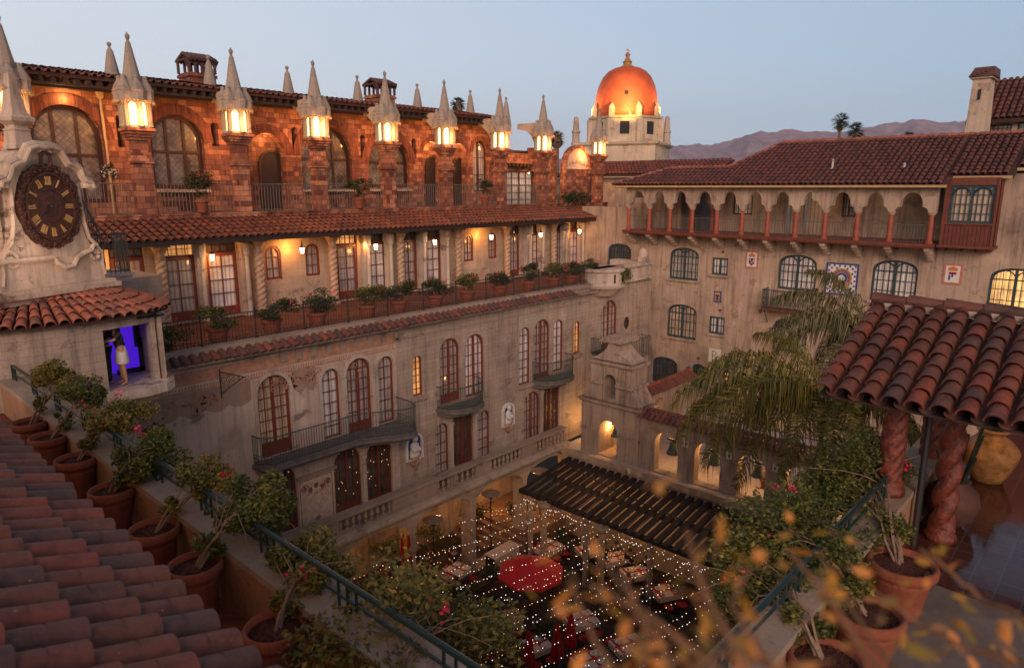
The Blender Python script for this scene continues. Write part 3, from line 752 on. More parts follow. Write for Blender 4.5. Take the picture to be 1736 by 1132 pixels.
def twisted(r, h, n=20, rows=44, k_=2, a=.22, tw=5.2):
    m = MB(); vs = []
    for j in range(rows+1):
        z = h*j/rows
        for i in range(n):
            th = 2*math.pi*i/n; rr_ = r*(1+a*abs(math.sin(k_*th-tw*z))-a*.5); vs.append((rr_*math.cos(th), rr_*math.sin(th), z))
    m.add(vs, [(j*n+i, j*n+(i+1) % n, (j+1)*n+(i+1) % n, (j+1)*n+i) for j in range(rows) for i in range(n)])
    return m
def pale_column():
    m = twisted(.17, 2.35, 20, 70, 1, .3, 13); m.v = [(x, y, z+.25) for x, y, z in m.v]
    m.lathe((0, 0, 0), [(.27, 0), (.27, .1), (.2, .14), (.24, .2), (.19, .25)], 14)
    m.lathe((0, 0, 2.6), [(.18, 0), (.22, .05), (.17, .1), (.20, .25), (.30, .42), (.32, .46)], 10); m.box(-.3, .3, -.3, .3, 3.06, 3.4)
    return m.build('twisted_column', 'twist_column', smooth=False, off=(0, 0, 0))
pc = pale_column()
cols = [onY(px, py, 27.7).x for px, py in ((270, 440), (437, 440), (562, 430), (677, 425), (775, 420), (770+88, 415), (937, 412), (1004, 410))]
for i, x in enumerate(cols):
    o = pc if i == 0 else dup(pc); o.parent = LB; o.location = V((x, 27.62, -5.27))-wl(LB)
m = MB()
for px in (339, 415, 621, 660, 717, 756, 896, 918, 957, 985):
    x = onY(px, 430, 27.75).x; m = MB(); m.box(x-.14, x+.14, 27.75, 27.998, -5.27, -2.2); m.box(x-.19, x+.19, 27.65, 27.999, -2.6, -2.2); m.box(x-.17, x+.17, 27.7, 27.997, -5.27, -5.0)
    m.lathe((x, 27.6, -5.27), [(.13, 0), (.1, .1), (.085, 2.5), (.14, 2.6), (.17, 3.05)], 10); m.build('pilaster', 'cream_stone', LB)
MB().box(5, 39.4, 26.85, 27.99, -1.99, -1.93).build('porch_ceiling', 'tan_stucco', LB)
m = MB(); m.box(6.2, 38.4, 26.68, 26.84, -2.1, -1.9)
for i in range(60): m.box(6.5+i*.53, 6.62+i*.53, 26.9, 27.9, -2.07, -1.99)
m.build('fascia', 'dark_wood', LB)
sheet('porch_roof', [(6.2, 26.7, -1.9), (38.4, 26.7, -1.9), (38.9, 29.0, -1.2), (6.2, 29.0, -1.2)], .05, 'underlay', LB)
tiles('porch_roof_tiles', (6.2, 26.58, -1.93), (1, 0, 0), (0, .957, .29), 32.2, 2.45, .3, .41, 'roof_tile', LB, 5, seed=8)
LAMPX = [(360, 436), (512, 424), (637, 418), (737, 410), (833, 402), (916.5, 398), (982.6, 392)]
# ---- fifth storey in brick, terrace parapet, pillars and lanterns
YP, YB = 29.0, 31.0; FB = FYf(YB)
m = MB(); m.box(5, 41.2, 28.75, 29.2, -1.35, -1.08); m.box(5, 41.2, 28.7, 29.22, -1.08, -1.0); m.build('brick_curb', 'brick', LB)
MB().box(5, 41.2, 29.2, 31, -1.4, -1.15).build('upper_terrace', 'paver', LB)
bw = []
holes = []
A5 = [(58, 132, 180, 262), (133, 180, 212, 345)]
bay = pw(257, 347, 194.6, 320, YB); bay2 = pw(511, 597, 214, 325, YB); bay3 = pw(625, 694, 232, 318, YB)
bay4 = pw(802, 828, 238, 325, YB); bay0 = pw(56, 178, 178, 345, YB)
niche = [pw(422, 486, 226, 358, YB), pw(718, 748, 240, 352, YB), pw(765, 792, 243, 352, YB)]
slits = [pw(358, 370, 208, 248, YB), pw(495, 505, 215, 258, YB), pw(611, 620, 228, 268, YB), pw(698, 706, 235, 268, YB), pw(198, 210, 195, 250, YB)]
for b_ in (bay, bay2, bay3, bay4, bay0): holes.append(arch(*b_, 'round'))
for b_ in niche: holes.append(arch(*b_, 'round'))
for b_ in slits: holes.append(arch(*b_, 'round', 6))
xe = 31.9
m = MB(); m.panel(FB, [(5, -1.35), (xe, -1.35), (xe, 4.06), (5, 4.06)], holes, .55); m.box(xe-.35, xe-.001, YB+.003, 36, -1.3, 3.94); m.build('brick_wall', 'brick', LB)
for b_ in niche: MB().boxF(FB, b_[0]-.1, b_[1]+.1, b_[2]-.1, b_[3]+.1, .56, .6).build('recess_wall', 'brick', LB)
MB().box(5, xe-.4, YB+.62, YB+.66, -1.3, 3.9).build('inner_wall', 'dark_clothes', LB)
for b_ in (bay, bay2, bay3, bay0):
    window(LB, FB, *b_, 'round', 1 if b_ is bay3 else 3, 2, 'brown_frame', 'lattice_pane', 1, .3, .16, heavy=.11)
window(LB, FB, *bay4, 'round', 1, 3, 'brown_frame', 'curtain_dim', 2, .3, .1)
for b_, nn in zip(niche, ((444, 481, 258, 355), (724, 744, 268, 350), (770, 788, 270, 350))):
    s_ = pw(*nn, YB+.5); o1 = arch(*s_, 'round'); d_ = MB().plate(FYf(YB+.5), o1, 0, .05).build('door', 'dark_wood', LB)
    MB().ring(FYf(YB+.5), arch(s_[0]-.1, s_[1]+.1, s_[2], s_[3]+.1, 'round'), o1, -.04, .05).build('door_frame', 'brown_frame', d_)
# brick voussoirs round each arch
m = MB()
for b_ in (bay, bay2, bay3, bay4, bay0, niche[0], niche[1], niche[2]):
    w_ = .42 if b_[1]-b_[0] > 1.4 else .25; c_ = (b_[0]+b_[1])/2; h_ = (b_[1]-b_[0])/2; n = 22
    P = []
    for i in range(n+1):
        a = math.pi*i/n
        for rr_, ww in ((h_, -.03), (h_+w_, -.03), (h_+w_, 0)): P.append(FB(c_+rr_*math.cos(a), b_[3]-h_+rr_*math.sin(a), ww))
    m.add(P, [q for i in range(n) for q in ((3*i, 3*i+1, 3*i+4, 3*i+3), (3*i+1, 3*i+2, 3*i+5, 3*i+4))])
m.build('brick_arch', 'brick_arch', LB)
for b_ in (bay, bay2, bay3): MB().box(b_[0], b_[1], 30.7, 30.99, -.2, -.08).build('sill', 'cream_stone', LB)
# downspout
p_ = onY(172, 190, 30.9); m = MB(); m.tube([(p_.x, 30.88, 3.9), (p_.x, 30.88, 3.2), (p_.x+.05, 30.88, -1.1)], .05, 8); m.lathe((p_.x, 30.88, 3.35), [(.06, 0), (.13, .08), (.15, .3)], 8); m.build('downspout', 'gutter', LB)
# main roof
sheet('roof', [(5, 30.1, 4.05), (xe+.35, 30.1, 4.05), (xe+.35, 33.4, 4.6), (5, 33.4, 4.6)], .12, 'underlay', LB)
tiles('roof_tiles', (5, 30.0, 4.03), (1, 0, 0), (0, .986, .166), xe-4.7, 3.3, .3, .45, 'roof_tile', LB, 5, seed=9)
m = MB()
for i in range(70): m.box(5.1+i*.39, 5.24+i*.39, 30.15, 30.98, 3.74, 3.92)
m.box(5, xe+.3, 30.12, 30.2, 3.66, 3.73); m.box(5, xe+.3, 30.6, 30.75, 3.6, 3.73); m.build('rafter', 'dark_wood', LB)
# lower brick block to the right
xa, xb = xe, 41.0
wl5 = pw(858, 905, 283, 345, YB); hs = [[(wl5[0], -1.2), (wl5[1], -1.2), (wl5[1], 1.05), (wl5[0], 1.05)], [(36.2, -1.2), (37.0, -1.2), (37.0, .9), (36.2, .9)]]
m = MB(); m.panel(FB, [(xe, -1.35), (38.3, -1.35), (38.3, 2.15), (xe, 2.15)], hs, .3); m.box(xe, 35.2, 30.6, 30.99, 1.5, 1.62); m.box(35.5, 38.2, 30.9, 31.3, 2.15, 2.55); m.build('brick_wall', 'brick', LB)
m = MB()
for i in range(9): m.box(xe+.3+i*.36, xe+.5+i*.36, 30.55, 31, 1.3, 1.48)
m.build('rafter', 'dark_wood', LB)
window(LB, FB, wl5[0], wl5[1], -1.2, 1.05, 'flat', 2, 5, 'brown_frame', 'curtain', 2, .15, .08); MB().boxF(FB, 36.2, 37, -1.2, .9, .2, .25).build('door', 'dark_wood', LB)
MB().box(xe-.2, 36.5, 31.2, 34, 2.2, 2.35).build('flat_roof', 'dark_iron', LB)
# arched gable with painted tympanum
gp = pw(958, 1004, 246, 288, 30.2); c_ = (gp[0]+gp[1])/2; h_ = (gp[1]-gp[0])/2; FG = FYf(30.2)
m = MB(); m.ring(FG, arch(gp[0], gp[1], 1.2, gp[3], 'round', rise=1), arch(gp[0]+.25, gp[1]-.25, 1.25, gp[3]-.22, 'seg', rise=gp[3]-.3-1.25), 0, .4)
m.boxF(FG, gp[0], gp[1], -1.3, 1.22, .01, .4); gb = m.build('gable', 'brick', LB)
MB().plate(FG, arch(gp[0]+.22, gp[1]-.22, 1.2, gp[3]-.2, 'seg', rise=gp[3]-.3-1.25), .15, .2).build('tympanum', 'painted_pale', gb)
m = MB(); r4 = random.Random(2)
for i in range(9): scroll(m, FG, gp[0]+.45+i*(2*h_-.9)/8, 1.5+.12*(4-abs(i-4))/2, .12, 1.1, .14, .04, 1 if i % 2 else -1, i)
m.build('scroll', 'brown_frame', gb)
# pillars
PX = [6.6, 10.55, 14.5, 18.3, 22.3, 26.2, 30.5, 34.4, 40.3]
for i, x in enumerate(PX):
    m = MB(); a = .28
    m.box(x-a, x+a, YP-a, YP+a, -1.3, .9); m.box(x-a-.09, x+a+.09, YP-a-.09, YP+a+.09, .9, 1.08); m.box(x-a-.04, x+a+.04, YP-a-.04, YP+a+.04, 1.08, 1.28); m.box(x-a+.02, x+a-.02, YP-a+.02, YP+a-.02, 1.28, 1.75)
    for q in range(4): m.box(x-.34-q*.055, x+.34+q*.055, YP-.34-q*.055, YP+.34+q*.055, 1.75+q*.11, 1.86+q*.11)
    m.build('brick_pillar', 'brick', LB)
    if i < 8:
        arcp = [(YP+.5, 2.25), (YP+.55, 2.7), (YP+.8, 3.15), (YP+1.25, 3.5), (YP+1.99, 3.62), (YP+1.99, 3.95), (YP+.7, 3.95), (YP+.2, 3.6), (YP+.2, 2.25)]
        MB().plate(lambda u, v, w, x=x: (x-.2+w, u, v), arcp, 0, .4).build('buttress', 'tower_stucco', LB)
def hexpt(r, i, n=6, ph=math.pi/6): return (r*math.cos(ph+2*math.pi*i/n), r*math.sin(ph+2*math.pi*i/n))
def make_lantern():
    m = MB(); N = 6
    m.lathe((0, 0, 0), [(.62, 0), (.62, .05), (.56, .09), (.5, .09)], N, math.pi/6)
    for i in range(N):
        x, y = hexpt(.56, i); m.lathe((x, y, .05), [(.14, 0), (.14, .05), (.115, .08), (.115, .8), (.14, .86), (.14, .95)], 6)
        a, b = V((*hexpt(.55, i), 0)), V((*hexpt(.55, i+1), 0)); e_ = (b-a).normalized(); L = (b-a).length; nn = V((e_.y, -e_.x, 0))
        Fh = lambda u, v, w, a=a, e_=e_, nn=nn: tuple(a+e_*u+V((0, 0, v))+nn*(-w))
        m.panel(Fh, [(0, .08), (L, .08), (L, 1.02), (0, 1.02)], [arch(.12, L-.12, .1, .93, 'round', 8)], .05, sides=False)
    body = m.build('lantern', 'spire_stone', off=(0, 0, 0))
    g_ = MB(); g_.lathe((0, 0, .06), [(.44, 0), (.46, .05), (.46, .92), (.2, .93)], N, math.pi/6); g_.build('glass', 'lantern_glass', body, off=(0, 0, 0))
    s_ = MB(); s_.lathe((0, 0, .98), [(.6, 0), (.66, .02), (.66, .1), (.64, .3), (.56, .45), (.46, .7)], 12, math.pi/12)
    for i in range(N):
        x, y = hexpt(.50, i); s_.lathe((x, y, .96), [(.31, 0), (.32, .04), (.3, .1), (.3, .34), (.33, .37), (.3, .43), (.22, .6), (.12, .74), (.09, .82), (.11, .86), (.09, .9), (.01, .93)], 8, math.pi/8)
    s_.lathe((0, 0, 1.5), [(.47, 0), (.40, .18), (.28, .7), (.1, 1.55), (.06, 1.6), (.06, 1.66), (.09, 1.7)], 8, math.pi/8)
    s_.ball((0, 0, 3.27), .1, 8)
    s_.lathe((0, 0, 3.34), [(.05, 0), (.02, .08)], 6)
    s_.build('spire', 'spire_stone', body, off=(0, 0, 0))
    f_ = MB()
    for i in range(42):
        a = 2*math.pi*i/42; q = .80; c_ = V((q*math.cos(a), q*math.sin(a), .97)); f_.lathe(c_, [(.012, -.12 if i % 2 else -.07), (.045, -.06), (.04, .01)], 5)
    f_.build('fringe', 'gutter', body, off=(0, 0, 0))
    return body
lan = make_lantern(); WL[lan.name] = V((0, 0, 0))
for i, x in enumerate(PX):
    o = lan if i == 0 else dup(lan); o.parent = LB; o.location = V((x, YP, 2.19))-wl(LB); WL[o.name] = V((0, 0, 0))
    o.scale = (.86, .86, 1.0) if i < 8 else (.78, .78, .9)
    point((x-.1, YP-.8, 2.6), (56, 70, 48, 76, 60)[i % 5], (1, .40, .11), .12); point((x, YP+.85, 2.2), 80, (1, .40, .11), .12)
# recess lights above the brick doors, and the glow over the big window
for b_ in niche: point(((b_[0]+b_[1])/2, YB+.15, b_[3]-.25), 28, (1, .52, .18), .05)
point(((bay0[0]+bay0[1])/2, YB-.25, 3.25), 45, (1, .5, .16), .06)
point((37.0, 29.9, 1.0), 45, (1, .5, .18), .06)
# railings between the pillars
m = MB()
for a, b in zip(PX[:-2], PX[1:-1]):
    rail(m, [(a+.3, YP-.1), (b-.3, YP-.1)], -1.0, 1.15, .14, .014, .02)
m.build('upper_railing', 'grey_iron', LB)
# obelisks behind the roof edge, chimneys
def make_spike():
    m = MB(); m.lathe((0, 0, 0), [(.36, 0), (.34, .3), (.12, 1.5), (.08, 1.56), (.05, 1.62), (.05, 1.68)], 8, math.pi/8); m.ball((0, 0, 1.76), .09, 8)
    return m.build('roof_spike', 'spire_stone', off=(0, 0, 0))
sp0 = make_spike()
for i, (px, py) in enumerate(((184, 70), (352, 93), (486, 111), (605, 127), (707, 141), (797, 152), (858, 164))):
    p = onY(px, py, 32.0); o = sp0 if i == 0 else dup(sp0); o.parent = LB; o.location = V((p.x, 32, p.z-1.87))-wl(LB)
def tile_chimney(px0, px1, pt, pb, y, lx):
    a, b = onY(px0, pb, y), onY(px1, pb, y); zt = onY(px0, pt, y).z
    m = MB(); h = zt-a.z+.3; x0, x1 = a.x+.35, a.x+.35+(b.x-a.x)*.66; D_ = x1-x0
    m.box(x0, x1, y, y+D_, a.z-.8, zt-.75)
    m.box(x0-.06, x1+.06, y-.06, y+D_+.06, zt-.95, zt-.82)
    ch = m.build('chimney', 'brick', LB)
    m = MB(); n = 4
    for q in range(n+1):
        x = x0+D_*q/n; m.beam((x, y+.03, zt-.75), (x, y+.03, zt-.2), .1, .1); m.beam((x, y+D_-.03, zt-.75), (x, y+D_-.03, zt-.2), .1, .1)
        for s_ in (-1, 1): m.beam((x, y+.03, zt-.48), (x+s_*D_/n/2, y+.03, zt-.25), .06, .06)
    m.box(x0-.03, x1+.03, y-.05, y+D_+.05, zt-.22, zt-.14)
    for q in range(7):
        x = x0-.06+(D_+.12)*(q+.5)/7; m.tube([(x, y-.18, zt-.2), (x, y+D_/2, zt+.1)], .09, 6); m.tube([(x, y+D_/2, zt+.1), (x, y+D_+.16, zt-.2)], .09, 6)
    for s_, x in ((-1, x0), (1, x1)): m.beam((x, y+.1, zt-.55), (x+s_*.2, y+.1, zt-.15), .08, .08)
    m.build('chimney_cap', 'dark_tile', ch)
tile_chimney(310, 376, 90, 143, 33, 0); tile_chimney(632, 676, 134, 170, 33.2, 0)
# ---- second storey balustrade, cornice and courtyard arcade
YA = 21.5; FA = FYf(YA); xs, xend = 7.0, 27.4
m = MB(); m.box(xs, xend, 21.3, 21.7, -12.36, -12.22); m.box(xs, xend, 21.38, 21.62, -13.02, -12.94)
solid = [(510, 572), (665, 738), (806, 828), (884, 905)]
bal = [(455, 505), (572, 665), (738, 765), (770, 806), (828, 884), (905, 955)]
def ux(px): return onY(px, 940-.395*(px-447)+15, YA).x
for a, b in solid: m.box(ux(a), ux(b), 21.41, 21.59, -12.94, -12.36)
m.box(xs, ux(440), 21.41, 21.59, -12.94, -12.36)
m.build('balustrade', 'coping_stone', LB)
m = MB()
for a, b in bal:
    x0, x1 = ux(a), ux(b); n = max(2, int((x1-x0)/.27))
    for i in range(n):
        x = x0+(x1-x0)*(i+.5)/n; m = MB(); m.lathe((x, 21.5, -12.94), [(.07, 0), (.07, .06), (.04, .1), (.085, .22), (.05, .4), (.04, .48), (.07, .52), (.07, .58)], 8); m.build('baluster', 'coping_stone', LB)
    for x in (x0, x1): MB().box(x-.05, x+.05, 21.42, 21.58, -12.94, -12.36).build('baluster_pier', 'coping_stone', LB)
m = MB(); m.box(xs, xend, 21.1, 21.49, -13.2, -13.03); m.box(xs, xend, 21.2, 21.49, -13.32, -13.2); m.box(xs, xend, 21.3, 22.0, -13.4, -13.32); m.build('cornice', 'tower_stucco', LB)
ah = []; AC = [(2.75+3.6*i+.14, 6.35+3.6*i-.14) for i in range(1, 7)]
for a, b in AC: ah.append(arch(a, b, -17.7, -13.62, 'seg', rise=.78, n=16))
m = MB(); m.panel(FA, [(5.5, -17.9), (28.2, -17.9), (28.2, -13.34), (5.5, -13.34)], ah, .7); m.build('arcade_wall', 'light_stucco', LB)
m = MB(); m.box(5, 28, 25.2, 25.4, -17.95, -13.4); m.box(5, 28, 22.2, 25.2, -13.5, -13.41); m.build('arcade_back_wall', 'tan_stucco', LB)
MB().box(5, 28, 21.62, 22, -13.4, -13.33).build('walkway', 'paver', LB)

# ---- balconies on the long wing
def balcony(path, z, h=1.0, depth_=.16, mat='balcony_stone'):
    pts = [(x, Y0-d) for x, d in path]
    poly = [(pts[0][0], Y0-.001)] + pts + [(pts[-1][0], Y0-.001)]
    out = [(x+(0), y-.1) for x, y in pts]
    m = MB(); m.plate(FZf(z), poly, -.06, 0); 
    p2 = [(pts[0][0]-.08, Y0-.001)] + [(x, y-.1) for x, y in pts] + [(pts[-1][0]+.08, Y0-.001)]
    m.plate(FZf(z), p2, -.2, -.062)
    p3_ = [(pts[0][0]+.15, Y0-.001)] + [(x, min(Y0-.01, y+.2)) for x, y in pts] + [(pts[-1][0]-.15, Y0-.001)]
    m.plate(FZf(z), p3_, -.38, -.2)
    b = m.build('balcony', mat, LB)
    r_ = MB(); rp = [(pts[0][0], Y0-.02)]+pts+[(pts[-1][0], Y0-.02)]
    rail(r_, rp, z, h, .1, .01, .022)
    for a, c in zip(rp[:-1], rp[1:]):
        L = math.hypot(c[0]-a[0], c[1]-a[1]); n = max(1, int(L/.13))
        for i in range(n):
            t = (i+.5)/n; q = V((a[0]+(c[0]-a[0])*t, a[1]+(c[1]-a[1])*t, z+.2)); dx, dy = (c[0]-a[0])/L*.06, (c[1]-a[1])/L*.06
            r_.tube([q+V((dx*math.cos(u), dy*math.cos(u), .07*math.sin(u))) for u in (0, 1.05, 2.1, 3.14, 4.2, 5.2, 6.28)], .009, 4, cap=False)
    r_.tube([(x, y, z+.33) for x, y in rp], .013, 4); r_.build('railing', 'teal_iron', b)
    return b
pa = onY(430, 780, Y0).x; pb = onY(672, 735, Y0).x
za = -9.35
xs_ = [pa + (pb-pa)*i/30 for i in range(31)]
def dep(t): return .75 + (.0 if t < .62 else 1.0*math.sin(math.pi*(t-.62)/.38*.5)**1.2 if t < .9 else 1.0*math.sin(math.pi*(t-.62)/.38*.5)**1.2*(math.sqrt(max(.0, 1-((t-.9)/.1)**2))*.8+.2))
pth = [(x, (dep(i/30) if i > 1 else (.35, .62)[i])) for i, x in enumerate(xs_)]
balcony(pth, za)
for l, r, py in ((738, 807, 700), (900, 958, 652)):
    a, b = onY(l, py, Y0).x+.1, onY(r, py, Y0).x-.1; c_ = (a+b)/2; h_ = (b-a)/2
    zz = onY((l+r)/2, py-8, Y0).z
    balcony([(c_-h_*math.cos(math.pi*i/16), .15+.95*math.sin(math.pi*i/16)**.8) for i in range(17)], zz+.3 if l < 800 else zz+.25, .95)
# small iron balcony on the corner tower
p = onY(1077, 600, Y0); m = MB(); rail(m, [(p.x-.5, Y0-.02), (p.x-.5, Y0-.7), (p.x+.5, Y0-.7), (p.x+.5, Y0-.02)], p.z, 1.15, .11, .012, .02); m.build('railing', 'teal_iron', LB)
q = onY(1018, 592, Y0); m = MB(); rail(m, [(q.x-.9, Y0-.02), (q.x-.9, Y0-.5), (q.x+.9, Y0-.5), (q.x+.9, Y0-.02)], q.z, .8, .11, .012, .02); m.box(q.x-.9, q.x+.9, Y0-.5, Y0-.01, q.z-.1, q.z); m.build('railing', 'teal_iron', LB)
# niche reliefs
def relief(l, r, t, b, label):
    u0, u1, v0, v1 = pw(l, r, t, b); root = thing('wall_relief', label, 'relief', ((u0+u1)/2, Y0, v0), 'glazed figure reliefs on the long wall'); c_ = (u0+u1)/2; h_ = (u1-u0)/2
    o1 = arch(u0, u1, v0+.15, v1, 'round'); i1 = arch(u0+.1, u1-.1, v0+.22, v1-.1, 'round')
    MB().ring(F0, o1, i1, -.12, -.001).build('surround', 'white_glaze', root); MB().plate(F0, i1, -.03, -.002).build('blue_ground', 'blue_glaze', root)
    m = MB(); H = v1-v0; m.lathe((c_, Y0-.08, v0+.25), [(h_*.55, 0), (h_*.58, H*.12), (h_*.45, H*.3), (h_*.5, H*.42), (h_*.2, H*.52), (h_*.16, H*.56)], 12, sy=.6)
    m.ball((c_, Y0-.12, v0+.25+H*.62), h_*.3, 8, 1.2); m.ball((c_+h_*.3, Y0-.16, v0+.25+H*.26), h_*.3, 8)
    m.tube([(c_-h_*.4, Y0-.12, v0+.25+H*.42), (c_-h_*.3, Y0-.22, v0+.2+H*.28), (c_+h_*.2, Y0-.24, v0+.25+H*.26)], .07, 8); m.build('figure', 'white_glaze', root, smooth=True)
    m = MB()
    for i in range(5): m.tube([(c_+(i-2)*h_*.4, Y0-.08, v0+.2), (c_+(i-2)*h_*.2, Y0-.12, v0-.02), (c_, Y0-.06, v0-.22)], .05, 6, .02)
    m.build('bracket', 'painted_ochre', root)
    return root
relief(686, 715, 732, 784, 'blue glazed relief of a robed figure, the left one, below the big balcony end')
relief(850, 870, 682, 726, 'blue glazed relief of a robed figure, the right one, between second storey windows')
# iron bracket on the mural wall
p = onY(372, 630, Y0); root = thing('iron_bracket', 'dark green scrolled iron sign bracket on the painted wall above the big balcony', 'bracket', p)
m = MB(); e_ = V((.25, -1.25, 0)); m.tube([p, p+e_], .02, 5); m.tube([p+V((0, 0, -.75)), p+e_*.95], .018, 5); m.tube([p+V((0, 0, .1)), p+V((0, 0, -.9))], .03, 6)
for q in range(4):
    c_ = p+e_*(.14+.2*q)+V((0, 0, -.3+.07*q)); rad_ = .17-.035*q
    m.tube([c_+e_.normalized()*rad_*math.cos(a/10*6.28)*(1-a/16)+V((0, 0, rad_*math.sin(a/10*6.28)*(1-a/16))) for a in range(13)], .013, 4)
m.build('scrollwork', 'teal_iron', root)
# lanterns hung in the porch
nth = ['leftmost', 'second', 'third', 'fourth', 'fifth', 'sixth', 'rightmost']
plamp = None
for i, (px, py) in enumerate(LAMPX):
    q = onY(px, py, 27.1); lab = f'small glowing porch lantern on the fourth storey, {nth[i]} of seven along the tiled porch'
    if i == 0:
        plamp = thing('porch_lantern', lab, 'lantern', q, 'lanterns in the tiled porch', local=True)
        m = MB(); m.lathe((0, 0, 0), [(.02, .34), (.03, .2), (.12, .13), (.13, .11)], 6); m.tube([(0, 0, .3), (0, 0, .42)], .012, 4)
        for a in range(6): m.tube([(.11*math.cos(a*1.047), .11*math.sin(a*1.047), .12), (.08*math.cos(a*1.047), .08*math.sin(a*1.047), -.14)], .009, 4)
        m.lathe((0, 0, -.14), [(.08, 0), (.03, -.04), (.01, -.08)], 6); m.build('cap', 'dark_iron', plamp)
        MB().lathe((0, 0, -.13), [(.07, 0), (.095, .24), (.05, .25)], 8).build('glass', 'lamp_glass', plamp); o = plamp
    else: o = dup(plamp, q, label=lab)
    point(q+V((0, -.12, -.35)), (11, 7, 12, 9, 7, 11, 10)[i], (1, .42, .11), .1); point(q+V((-.25 if i else .3, .5, .05)), (26, 48, 20, 24, 44, 20, 24)[i], (1, .36, .07), .06)
point(V((8.4, 27.4, -2.6)), 40, (1, .42, .1), .1); point(V((38.2, 27.2, -2.6)), 20, (1, .55, .2), .1)

# ================================================================ right wing
RB = thing('hotel_wing', 'tan stuccoed hotel wing with teal windows, lobed arch gallery and red tiled roof', 'building', (37, 14, -17.95))
X0 = 37.0; G0 = FXf(X0)
def px_(l, r, t, b, d=X0): return pw(l, r, t, b, d, onX)
SW = [(1135, 1184, 420, 474, 'curtain_dim'), (1319, 1384, 432, 492, 'curtain'), (1477, 1555, 441, 512, 'curtain'), (1675, 1765, 455, 530, 'bright_pane'), (1131, 1180.5, 516, 573, 'glow_pane'), (1310, 1368, 540, 597, 'curtain_dim'),
      (1105.6, 1148, 605, 650, 'dark_pane'), (1030, 1070, 413, 450, 'dark_pane')]
FWn = [(1207, 1234, 437, 466), (1202, 1228, 537, 566)]
GR = [(1172, 1197, 617, 658), (1218, 1278, 630, 683)]
holes = []; T = []
for l, r, t, b, pn in SW:
    s_ = px_(l, r, t, b); T.append((s_, pn)); holes.append(arch(*s_, 'seg', rise=min(.55, (s_[1]-s_[0])*.28)))
T2 = [px_(*a) for a in FWn]; T3 = [px_(*a) for a in GR]
for s_ in T2: holes.append(arch(*s_, 'flat'))
for s_ in T3: holes.append(arch(*s_, 'seg', rise=.35))
m = MB(); m.panel(G0, [(-3, -13.2), (27.5, -13.2), (27.5, -2.5), (-3, -2.5)], holes, .3); m.build('wall', 'tan_stucco', RB)
MB().box(X0+.001, X0+.3, -3, 6.9, -2.499, .6).build('wall', 'tan_stucco', RB)
m = MB(); m.box(X0+.001, X0+.3, 23.9, 27.5, -2.499, -1.2); m.box(X0, 39, 27.5, 27.8, -13, -1.2); m.build('wall', 'tan_stucco', RB)
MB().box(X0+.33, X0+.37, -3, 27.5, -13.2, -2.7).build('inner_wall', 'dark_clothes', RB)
for s_, pn in T:
    window(RB, G0, *s_, 'seg', 4, 4, 'teal_frame', pn, 2, .14, .1, rise=min(.55, (s_[1]-s_[0])*.28), grille=True, sill='tan_stucco')
for s_ in T2: window(RB, G0, *s_, 'flat', 2, 2, 'teal_frame', 'curtain', 2, .1, .09, sill='tan_stucco')
for s_ in T3:
    wn = window(RB, G0, *s_, 'seg', 4, 4, 'teal_frame', 'lit_pane' if s_ is T3[1] else 'dark_pane', 2, .14, .1, rise=.35, grille=True)
    m = MB(); a, b = s_[0]-.15, s_[1]+.15
    rail(m, [(X0-.02, a), (X0-.3, a), (X0-.3, b), (X0-.02, b)], s_[2]-.1, s_[3]-s_[2]-.15, .14, .018, .035)
    m.build('window_grille', 'teal_frame', wn)
# gallery
yc = [onX(px, 340, 36.0).y for px in (1067, 1102, 1137, 1175, 1217, 1260, 1304, 1352, 1402, 1457, 1514, 1583)]
yA, yB = yc[-1]-.15, yc[0]+.15
m = MB(); m.box(35.75, 38.6, yA-.1, yB+.1, -2.68, -2.48); m.box(35.7, 35.95, yA-.12, yB+.12, -2.62, -2.5); m.build('gallery_floor', 'red_wood', RB)
for y in yc:
    m = MB()
    for q in range(4): m.box(36.95-.28*(q+1)+.02, 36.999, y-.13, y+.13, -3.3+q*.155, -3.15+q*.155)
    m.box(35.8, 36.999, y-.14, y+.14, -2.72, -2.68); m.build('corbel', 'tan_stucco', RB)
def lobes(a, b, s_, top):
    c_, h_ = (a+b)/2, (b-a)/2; out = []
    for i in range(5): t = math.pi/2*i/4; out.append((a+ h_*.36*(1-math.cos(t))*1.0, s_+.26*math.sin(t)))
    r_ = h_*.64
    for i in range(1, 12):
        t = math.pi-math.pi*i/12; out.append((c_+r_*math.cos(t)*1.0, s_+.26+(top-s_-.26)*math.sin(t)**.8))
    for i in range(5): t = math.pi/2*(1-i/4); out.append((b-h_*.36*(1-math.cos(t)), s_+.26*math.sin(t)))
    return out
poly = [(yA, .02), (yA, -1.12)]
ys = sorted(yc)
for a, b in zip(ys[:-1], ys[1:]): poly += lobes(a+.13, b-.13, -1.12, -.22)
poly += [(yB, -1.12), (yB, .02)]
m = MB(); m.plate(FXf(36.0), poly, -.12, .12); m.box(36.13, 37.0, yA, yA+.2, -1.1, .02); m.box(36.13, 38.6, yB-.2, yB, -.6, .02); m.build('gallery_arches', 'tan_stucco', RB)
colm = MB(); colm.lathe((0, 0, 0), [(.16, 0), (.16, .1), (.12, .14), (.12, .2), (.11, .7), (.118, .74), (.11, .78), (.1, 1.22), (.13, 1.25)], 12); 
cc = colm.build('gallery_column', 'gallery_red', off=(0, 0, 0), smooth=False)
cp = MB(); cp.lathe((0, 0, 1.25), [(.12, 0), (.13, .02), (.18, .1), (.2, .14)], 8, math.pi/8); cp.build('capital', 'tan_stucco', cc, off=(0, 0, 0)); WL[cc.name] = V((0, 0, 0))
for i, y in enumerate(yc):
    o = cc if i == 0 else dup(cc); o.parent = RB; o.location = V((36.0, y, -2.48))-wl(RB)
